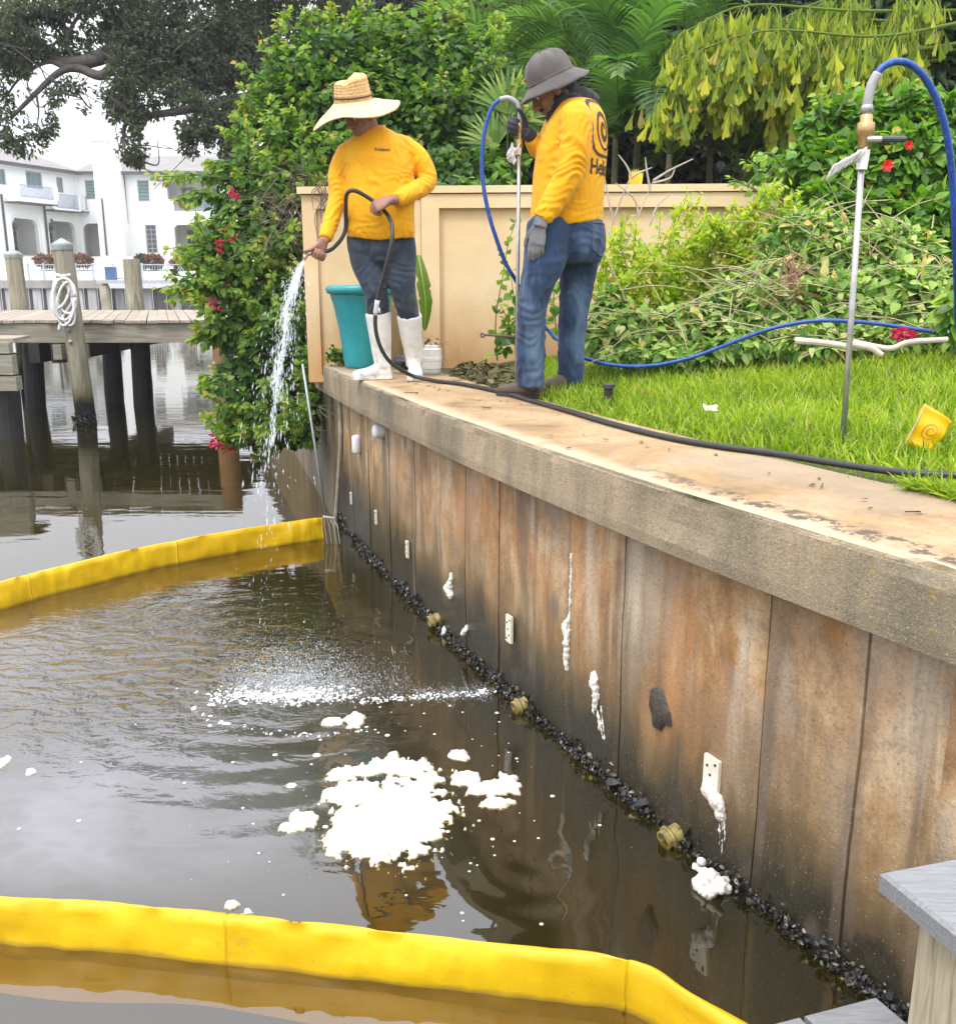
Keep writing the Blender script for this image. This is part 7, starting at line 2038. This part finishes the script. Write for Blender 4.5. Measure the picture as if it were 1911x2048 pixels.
shirt1 = link_mesh('shirt', me, shirt_m, man1); bv1 = bvh_of(me)
mm = MB(); nc = J(744,262,.0); vs = []
cc = [nc+V(math.cos(a)*.072, math.sin(a)*.062, .006+.020*math.cos(a)-.016*math.sin(a)*-1) for a in np.arange(25)*2*math.pi/24]
mm.tube(cc, .0085, 8); mm.build('collar', shirt_m, shirt1, smooth=True)
v, f = text_mesh('Helicon', .026, .0006); c0 = P(766.5,301,Y1-.6)
ux, uz = V(1,0,.02), V(0,0,1)
lm = MB(); dray = unit(P(766.5,299,Y1)-c0); lm.add(project(v*V(.95,1.1)+V(.004,-.007), c0, ux*.9, uz*.9, dray, bv1), [f]); lm.build('chest_lettering', ink, shirt1)
c1_ = P(750,299,Y1-.6); vs, f = spiral_strip(lambda a, b: (a, b), 2.0, .0015, .0105, .0016, 60)
lm = MB(); lm.add(project(np.array(vs), c1_, ux*.9, uz*.9, dray, bv1), [f]); lm.build('chest_emblem', ink, shirt1)
# jeans tucked in the boots
jn = MB()
jn.loft([(J(761,462,-.0),V(64*K1,0,0),V(0,.128,0)),(J(761,480,.0),V(65.5*K1,0,0),V(0,.138,0)),(J(763,500,.0),V(66*K1,0,0),V(0,.138,0)),(J(765,520,.0),V(62*K1,0,0),V(0,.115,0)),(J(766,532,.0),V(48*K1,0,0),V(0,.07,0))], 24, 2.3)
limbtube(jn, [J(*a) for a in legA[:3]]+[J(756,630,.0), J(758,655,.0)], rA[:3]+[.068,.064], 18); limbtube(jn, [J(*a) for a in legB[:3]]+[J(817,630,.02), J(820,655,.04)], rB[:3]+[.067,.063], 18)
me = remesh(jn, .0085, 4, .5)
add_folds(me, [(J(748,560,-.05),J(757,640,-.0),.11,17,.0062,1.0,21),(J(806,560,-.03),J(819,640,.03),.11,17,.0062,-1.0,22),(J(762,480,-.1),J(738,560,-.1),.12,15,.005,1.2,23),(J(770,500,-.1),J(812,560,-.1),.12,15,.006,-1.1,24)], .0045, 9, 4)
link_mesh('jeans', me, jeans1, man1)
def boot(par, shaft, rad, heel, toe, wfoot, name='boot', m=rubber_w, sole_m=None):
    mm = MB(); limbtube(mm, shaft, rad, 18)
    ax = toe-heel; L = np.linalg.norm(ax); ax = ax/L; sx = unit(np.cross(ax, (0,0,1))); z0 = heel[2]
    def sec(t_, w, h0, h1): c = heel+ax*L*t_; return (V(c[0],c[1],z0+(h0+h1)/2), sx*w, V(0,0,(h1-h0)/2))
    mm.loft([sec(.0,.030,.004,.055), sec(.06,.038,.002,.085), sec(.25,.040,.002,.105), sec(.42,.041,.004,.092), sec(.6,.047,.004,.072), sec(.8,.048,.004,.062), sec(.94,.036,.006,.05), sec(1.0,.016,.012,.036)], 18, 2.6)
    me = remesh(mm, .0062, 4)
    bo = link_mesh(name, me, m, par)
    sm_ = MB(); pr = [(.0,.030),(.08,.040),(.3,.040),(.45,.038),(.62,.048),(.82,.050),(.95,.036),(1.01,.012)]
    L_ = [heel+ax*L*t_+sx*w*1.06 for t_, w in pr]+[heel+ax*L*t_-sx*w*1.06 for t_, w in pr[::-1]]
    n_ = len(L_); vs = [V(p[0],p[1],z0+.001) for p in L_]+[V(p[0],p[1],z0+.020) for p in L_]
    sm_.add(vs, [np.array([(i,(i+1)%n_,n_+(i+1)%n_,n_+i) for i in range(n_)]), np.array([list(range(n_))[::-1], [n_+i for i in range(n_)]])])
    sm_.build('sole', sole_m or m, bo)
    return bo
za = CAPZ+.002
hA, tA = V(*J(783,750,.02)[:2],za), V(*J(704,750,-.02)[:2],za)
b1_ = boot(man1, [J(756,628,.0),J(760,668,.01),J(763,705,.02),V(hA[0]-.05,hA[1]-.005,za+.07)], [.080,.070,.060,.05], hA, tA, .045)
hB_, tB = V(*J(829,750,.14)[:2],za), V(*J(831,757,-.12)[:2],za)
boot(man1, [J(818,632,.03),J(822,670,.06),J(828,708,.09),V(hB_[0],hB_[1]-.055,za+.07)], [.079,.069,.060,.05], hB_, tB, .045)
# straw hat
straw_t = NT('woven straw'); co = straw_t.coord()
sc_ = straw_t.ramp(straw_t.noise(co, 90, 4, .7), [(.3,(.50,.36,.16)),(.5,(.66,.53,.29)),(.7,(.76,.66,.42))])
straw = straw_t.done(straw_t.pbr(sc_, .8, straw_t.bump(straw_t.noise(straw_t.mapping(co,(1,1,3)), 150, 3, .6), .5, .004), spec=.2))
sc2 = NT('woven straw crown'); co = sc2.coord()
cc2 = sc2.ramp(sc2.noise(co, 70, 4, .7), [(.3,(.46,.25,.09)),(.5,(.66,.43,.19)),(.7,(.76,.56,.30))])
straw2 = sc2.done(sc2.pbr(cc2, .8, sc2.bump(sc2.noise(co, 150, 3, .6), .5, .004), spec=.2))
hn = unit(V(-.07,-.30,.95)); hc = J(706,200,-.07); hx = unit(V(1,0,.07)-hn*np.dot(V(1,0,.07),hn)); hy = np.cross(hn, hx)
hat = MB(); nr, na = 12, 64
vs = []
for i in range(nr+1):
    r_ = .092+(.248-.092)*i/nr
    for j in range(na):
        a = 2*math.pi*j/na; ex, ey = math.cos(a), math.sin(a); left = max(0, -ex); fr = max(0, -ey)
        h = -.30*(r_-.092)-.56*(r_-.092)*left**2-.10*(r_-.092)*fr+.010*math.sin(3*a+1)*(i/nr)**2 + .004*noise.noise(Vector((ex*3,ey*3,i*.5)))
        rr_ = r_*(1+.07*max(0,ex)*(i/nr))
        vs.append(hc+hx*rr_*ex+hy*rr_*ey+hn*h)
f = [(i*na+j, i*na+(j+1)%na, (i+1)*na+(j+1)%na, (i+1)*na+j) for i in range(nr) for j in range(na)]
ho = MB().add(vs,[np.array(f)]).build('straw_hat', straw, man1, smooth=True); md = ho.modifiers.new('t','SOLIDIFY'); md.thickness = .006
vs = []; rows = 26
for i in range(rows+1):
    t_ = i/rows; hgt = .128*t_; r_ = .108-.017*t_ + .0016*math.sin(t_*rows*.5*math.pi*1.15)
    if t_ > .88: r_ *= math.sqrt(max(.02, 1-((t_-.88)/.125)**2))
    for j in range(na):
        a = 2*math.pi*j/na; ex, ey = math.cos(a), math.sin(a)
        d_ = 1-.07*t_*math.exp(-((abs(ex+.25)-.0)/.3)**2)*(1 if ey < 0 else .3)
        hh = hgt + .022*(t_**3)*(ex*.9) - .030*t_**4*math.exp(-((ex+.3)/.28)**2)
        vs.append(hc+hx*r_*d_*ex*1.02+hy*r_*d_*ey+hn*(hh-.004))
f = [(i*na+j, i*na+(j+1)%na, (i+1)*na+(j+1)%na, (i+1)*na+j) for i in range(rows) for j in range(na)]
MB().add(vs,[np.array(f), np.array([[rows*na+j for j in range(na)]])]).build('crown', straw2, ho, smooth=True)
bc = [hc+hx*.1095*math.cos(a)+hy*.1085*math.sin(a)+hn*.022 for a in np.arange(49)*2*math.pi/48]
MB().tube(bc, .0042, 6).build('hat_cord', simple('dark hat cord', (.05,.02,.012), .7), ho)
hm = MB(); A_ = np.array([r1_, _f, _u]); hm.ball(H1c-_f*.022+_u*.035, (.081,.092,.097), 18, 12, ax=A_)
hair1 = hm.build('hair', hair_m, man1, smooth=True)

# ------------------------------------------------------------------ worker in the bucket hat
Y2 = 5.0
def J2(x, y, dy=0.0): return P(x, y, Y2+dy)
K2 = Y2/FPX
face = unit(V(-.92,.38,0)); lat = unit(V(.38,.92,0))      # chest direction, towards his right side
H2c = J2(1104,183,.02); f2_, u2_ = V(-.86,-.06,-.50), V(-.48,-.02,.87)
body = MB()
q2, r2_, _f2, _u2 = head_parts(body, H2c, f2_, u2_)
limbtube(body, [H2c-unit(u2_)*.03-unit(f2_)*.03, J2(1132,206,.02), J2(1150,232,.03)], [.06,.064,.07])
rows2 = [(200,1136,1188,.11),(210,1122,1198,.155),(228,1110,1207,.185),(255,1094,1211,.200),(300,1078,1210,.200),(350,1070,1206,.195),(400,1066,1203,.195),(432,1063,1201,.192),(450,1063,1200,.188)]
def secs2(rows, k=1.0):
    out = []
    for y, a, b, w in rows:
        hw = (b-a)/2*K2; fx = math.sqrt(max(.004, hw*hw-(w*lat[0])**2))/abs(face[0])
        out.append((J2((a+b)/2, y, .03), lat*w*k, face*fx*k))
    return out
body.loft(secs2(rows2, .85), 20)
armN = [(1152,236,-.155),(1150,290,-.185),(1139,346,-.20),(1110,396,-.215),(1083,437,-.235)]; rN = [.078,.078,.074,.062,.044]
armF = [(1116,246,.19),(1094,290,.17),(1078,296,.10),(1062,276,.05)]; rF = [.070,.060,.055,.042]
limbtube(body, [J2(*a) for a in armN]+[J2(1079,452,-.24)], [r*.64 for r in rN]+[.027])
limbtube(body, [J2(*a) for a in armF]+[J2(1055,266,.035)], [r*.66 for r in rF]+[.027])
lgN = [(1098,452,-.09),(1088,520,-.12),(1066,600,-.13),(1061,690,-.10),(1060,770,-.09)]; rNl = [.114,.106,.078,.073,.068]
lgF = [(1162,452,.14),(1158,520,.14),(1148,612,.12),(1142,690,.14),(1140,762,.15)]; rFl = [.112,.104,.080,.073,.066]
limbtube(body, [J2(*a) for a in lgN], [r*.72 for r in rNl]); limbtube(body, [J2(*a) for a in lgF], [r*.72 for r in rFl])
gl1 = dict(Wp=J2(1056,266,.035), a=V(-.93,-.10,.36), n=V(-.1,.97,.1), s=V(.25,0,.95), per=((62,80,48),(64,82,50),(66,82,50),(66,80,46)), thumb=((.55,.75,-.35),(.85,.25,-.55)))
gl2 = dict(Wp=J2(1080,447,-.245), a=V(-.16,.02,-.98), n=V(-.25,-.95,.0), s=V(-.95,.2,.1), per=((10,20,14),(14,24,16),(18,28,18),(22,32,20)), thumb=((.75,.6,-.3),(.98,.05,-.2)))
hand(body, r=.0078, **gl1); hand(body, r=.0078, **gl2)
me = remesh(body, .0052, 3, .5)
man2 = link_mesh('person', me, skin2)
tag(man2, 'worker in a grey bucket hat, yellow shirt and blue jeans holding an upright rod', 'person')
eyes(q2, man2)
def gloves(m, kw, name='glove', r=.0112):
    mm = MB(); hand(mm, r=r, L=1.04, **kw); kw2 = dict(kw)
    me = remesh(mm, .0042, 2); return link_mesh(name, me, m, man2)
gd = cloth_mat('dark work glove', [(.3,(.030,.032,.042)),(.7,(.06,.062,.075))], 900, .8)
gg = cloth_mat('grey work glove', [(.3,(.12,.125,.13)),(.6,(.22,.225,.23)),(.8,(.28,.285,.29))], 900, .8)
g1 = gloves(gd, gl1); g1['label'] = 'dark glove gripping the rod'
g2 = gloves(gg, gl2); g2['label'] = 'grey glove hanging by the thigh'
mm = MB(); limbtube(mm, [J2(1083,438,-.237), J2(1079,454,-.245)], [.033,.034]); mm.build('glove_cuff', gg, g2, smooth=True)
mm = MB(); limbtube(mm, [J2(1062,273,.045), J2(1053,263,.03)], [.034,.033]); mm.build('glove_cuff', gd, g1, smooth=True)
sh = MB(); sh.loft(secs2(rows2), 28, 2.25)
limbtube(sh, [J2(*a) for a in armN], rN, 18); limbtube(sh, [J2(*a) for a in armF], rF, 18)
sh.ball(J2(1150,238,-.145), .082, 14, 10)
me = remesh(sh, .0085, 5, .5)
add_folds(me, [(J2(1150,285,-.18),J2(1128,370,-.2),.115,24,.010,.45,31),(J2(1130,365,-.2),J2(1085,435,-.23),.085,30,.0055,.5,32),(J2(1165,240,-.2),J2(1150,310,-.2),.12,20,.0055,1.3,33),(J2(1095,270,.1),J2(1065,280,.05),.09,34,.006,.3,34),(J2(1185,280,-.1),J2(1165,430,-.15),.16,7,.004,2.6,35),(J2(1120,448,-.1),J2(1130,395,-.15),.26,20,.0045,.35,36),(J2(1110,240,-.1),J2(1080,330,-.1),.13,12,.004,1.4,37)], .0022, 7, 2.0)
co_ = get_co(me); zh = co_[:,2].min(); k_ = np.clip(1-(co_[:,2]-zh)/.09, 0, 1)
co_[:,2] += k_*.012*nzv(co_,(9,9,2),6); set_co(me, co_)
shirt2 = link_mesh('shirt', me, shirt_m, man2); bv2 = bvh_of(me)
back = -face; oc = J2(1165,330,.03)+back*.9
v, f = text_mesh('Helicon', .105, .0022)
ux = unit(np.cross(-back, (0,0,1)))
lm = MB(); lm.add(project(v*V(.74,.95)-V(.034,.055), oc, ux, V(0,0,1), -back, bv2), [f]); lm.build('back_lettering', ink, shirt2)
oc2 = J2(1165,262,.03)+back*.9
def ringstrip(w, h, th, rc=.06, n_=48):
    vs = []
    for i in range(n_+1):
        a = 2*math.pi*i/n_; c_, s_ = math.cos(a), math.sin(a); e = 2/4.0
        x_, y_ = math.copysign(abs(c_)**e, c_), math.copysign(abs(s_)**e, s_)
        for k_ in (1, 1-th): vs.append((x_*w*k_, y_*h*k_))
    return np.array(vs), np.array([(2*i,2*i+1,2*i+3,2*i+2) for i in range(n_)])
lm = MB(); v, f = ringstrip(.115,.135,.10); lm.add(project(v-V(.035,0), oc2, ux, V(0,0,1), -back, bv2), [f])
vs, f = spiral_strip(lambda a, b: (a, b), 1.9, .008, .085, .011, 110, 1.2); lm.add(project(np.array(vs)-V(.035,0), oc2, ux, V(0,0,1), -back, bv2), [f])
lm.build('back_emblem', ink, shirt2)
jn = MB()
hr2 = [(438,1066,1200,.165),(455,1063,1204,.175),(480,1060,1206,.178),(505,1058,1204,.165),(525,1066,1196,.12)]
jn.loft(secs2(hr2), 24, 2.2)
limbtube(jn, [J2(*a) for a in lgN], rNl, 18); limbtube(jn, [J2(*a) for a in lgF], rFl, 18)
me = remesh(jn, .0085, 4, .5)
add_folds(me, [(J2(1085,545,-.12),J2(1062,650,-.12),.12,15,.0055,1.1,41),(J2(1061,700,-.1),J2(1060,775,-.09),.11,19,.006,.8,42),(J2(1150,560,.14),J2(1146,660,.12),.13,14,.005,-1.1,43),(J2(1142,690,.14),J2(1140,765,.15),.12,19,.006,-.8,44),(J2(1190,470,-.05),J2(1090,545,-.12),.12,12,.007,1.0,45),(J2(1120,500,-.1),J2(1080,600,-.13),.12,9,.006,1.6,46),(J2(1075,610,-.13),J2(1060,720,-.1),.10,11,.007,1.4,47)], .005, 8, 6)
jo = link_mesh('jeans', me, jeans2, man2); bvj = bvh_of(me)
# stitched patch pocket on the seat
oc3 = J2(1178,478,.0)+unit(V(.55,-.83,0))*.8; dp_ = -unit(V(.55,-.83,0)); uxp = unit(np.cross(dp_,(0,0,1)))
pk = [(-.07,.075),(.07,.075),(.07,-.05),(.0,-.085),(-.07,-.05)]; pv = []
for i in range(5):
    a_, b_ = V(*pk[i]), V(*pk[(i+1)%5])
    for k_ in range(8): pv.append(a_+(b_-a_)*k_/8)
P3 = project(np.array(pv), oc3, uxp, V(0,0,1), dp_, bvj, .004)
mm = MB(); mm.tube(np.vstack([P3, P3[:1]]), .0028, 5); mm.build('pocket_seam', simple('seam thread', (.10,.11,.14), .8), jo)
shoe_t = simple('brown work boot', (.085,.062,.042), .65, .4, 20, .4, 70, .005)
sole_t = simple('boot sole', (.04,.033,.027), .8, .3, 30)
z2 = CAPZ+.002
hN, tN = V(*G(1084,796,z2)[:2], z2), V(*G(995,789,z2)[:2], z2)
boot(man2, [J2(1060,760,-.10), V(hN[0]-.06,hN[1]+.0,z2+.09)], [.060,.052], hN, tN, .046, 'work_boot', shoe_t, sole_t)
zf = float(lawn_z(V(.5), V(5.15))[0])+.004
hF = V(*J2(1160,770,.15)[:2], zf); tF = hF+V(-.26,-.06,0)
boot(man2, [J2(1140,756,.15), V(hF[0]-.06,hF[1]-.01,zf+.08)], [.058,.052], hF, tF, .046, 'work_boot', shoe_t, sole_t)
# bucket hat
hatm = cloth_mat('grey canvas hat', [(.3,(.085,.074,.070)),(.6,(.125,.112,.105)),(.8,(.16,.145,.135))], 800, .85)
hn = unit(V(-.42,-.14,.90)); hc = J2(1101,156,.0); hx = unit(V(.90,0,.42)-hn*np.dot(V(.9,0,.42),hn)); hy = np.cross(hn, hx)
vs = []; prof = [(.182,-.050),(.166,-.038),(.146,-.020),(.127,-.005),(.117,.004),(.116,.018),(.114,.042),(.109,.064),(.099,.086),(.081,.106),(.055,.119),(.025,.124),(.002,.125)]
for i, (r_, h_) in enumerate(prof):
    for j in range(na):
        a = 2*math.pi*j/na; ex, ey = math.cos(a), math.sin(a)
        wob = (.010*math.sin(2*a+.5)+.007*noise.noise(Vector((ex*2.2,ey*2.2,1))))*(max(0,(r_-.117))/.08) + .013*noise.noise(Vector((ex*2.6,ey*2.6,h_*16)))*(1 if i > 4 else .3)
        vs.append(hc+hx*(r_*ex*(1+wob*2))+hy*(r_*ey*.93)+hn*(h_+wob))
f = [(i*na+j, i*na+(j+1)%na, (i+1)*na+(j+1)%na, (i+1)*na+j) for i in range(len(prof)-1) for j in range(na)]
h2 = MB().add(vs,[np.array(f)]).build('bucket_hat', hatm, man2, smooth=True); md = h2.modifiers.new('t','SOLIDIFY'); md.thickness = .003
mm = MB(); mm.tube([hc+hx*.1185*math.cos(a)*1.0+hy*.1105*math.sin(a)+hn*.006 for a in np.arange(49)*2*math.pi/48], .0022, 5); mm.build('brim_seam', hatm, h2)
# gaiter bunched on the neck, beard
gm = MB()
for (x_, y_, dy, r_) in ((1124,172,.03,.066),(1132,190,.03,.066),(1126,206,-.02,.052),(1130,206,.07,.052),(1148,194,.04,.056),(1166,192,.05,.045),(1180,194,.06,.034),(1190,199,.07,.024),(1150,206,-.04,.045)): gm.ball(J2(x_,y_,dy), r_, 10, 8)
me = remesh(gm, .008, 3); add_folds(me, [(J2(1115,170,0),J2(1195,200,.05),.16,16,.006,.8,51)], .002, 12, 3)
link_mesh('neck_gaiter', me, cloth_mat('charcoal gaiter', [(.3,(.035,.033,.036)),(.7,(.065,.062,.066))], 800, .85), man2)
bm2 = MB()
for (a, b, d, r_) in ((0,.066,-.100,.026),(.022,.058,-.092,.026),(-.022,.058,-.092,.026),(.045,.03,-.075,.022),(-.045,.03,-.075,.022),(.056,.01,-.045,.018),(-.056,.01,-.045,.018),(0,.075,-.115,.020),(.02,.088,-.050,.009),(-.02,.088,-.050,.009),(0,.094,-.048,.008),(0,.05,-.118,.024)): bm2.ball(q2(a,b,d), r_, 9, 7)
link_mesh('beard', remesh(bm2, .005, 2), beard_m, man2)
hm = MB(); hm.ball(H2c-_f2*.022+_u2*.03, (.080,.090,.094), 16, 12, ax=np.array([r2_,_f2,_u2])); hm.build('hair', hair_m, man2, smooth=True)

# =================================================================== thin haze volume added to lift the darks of distant trees
hz_t = NT('added haze')
hv = hz_t.n('VolumePrincipled', {'Color': (.93,.96,.97), 'Density': .0011, 'Anisotropy': .2}).outputs[0]
hz_t.t.links.new(hv, hz_t.out.inputs['Volume'])
haze = MB().box((-330,-22,-1.9), (330,490,16.5)).build('haze', hz_t.m)
tag(haze, kind='stuff')
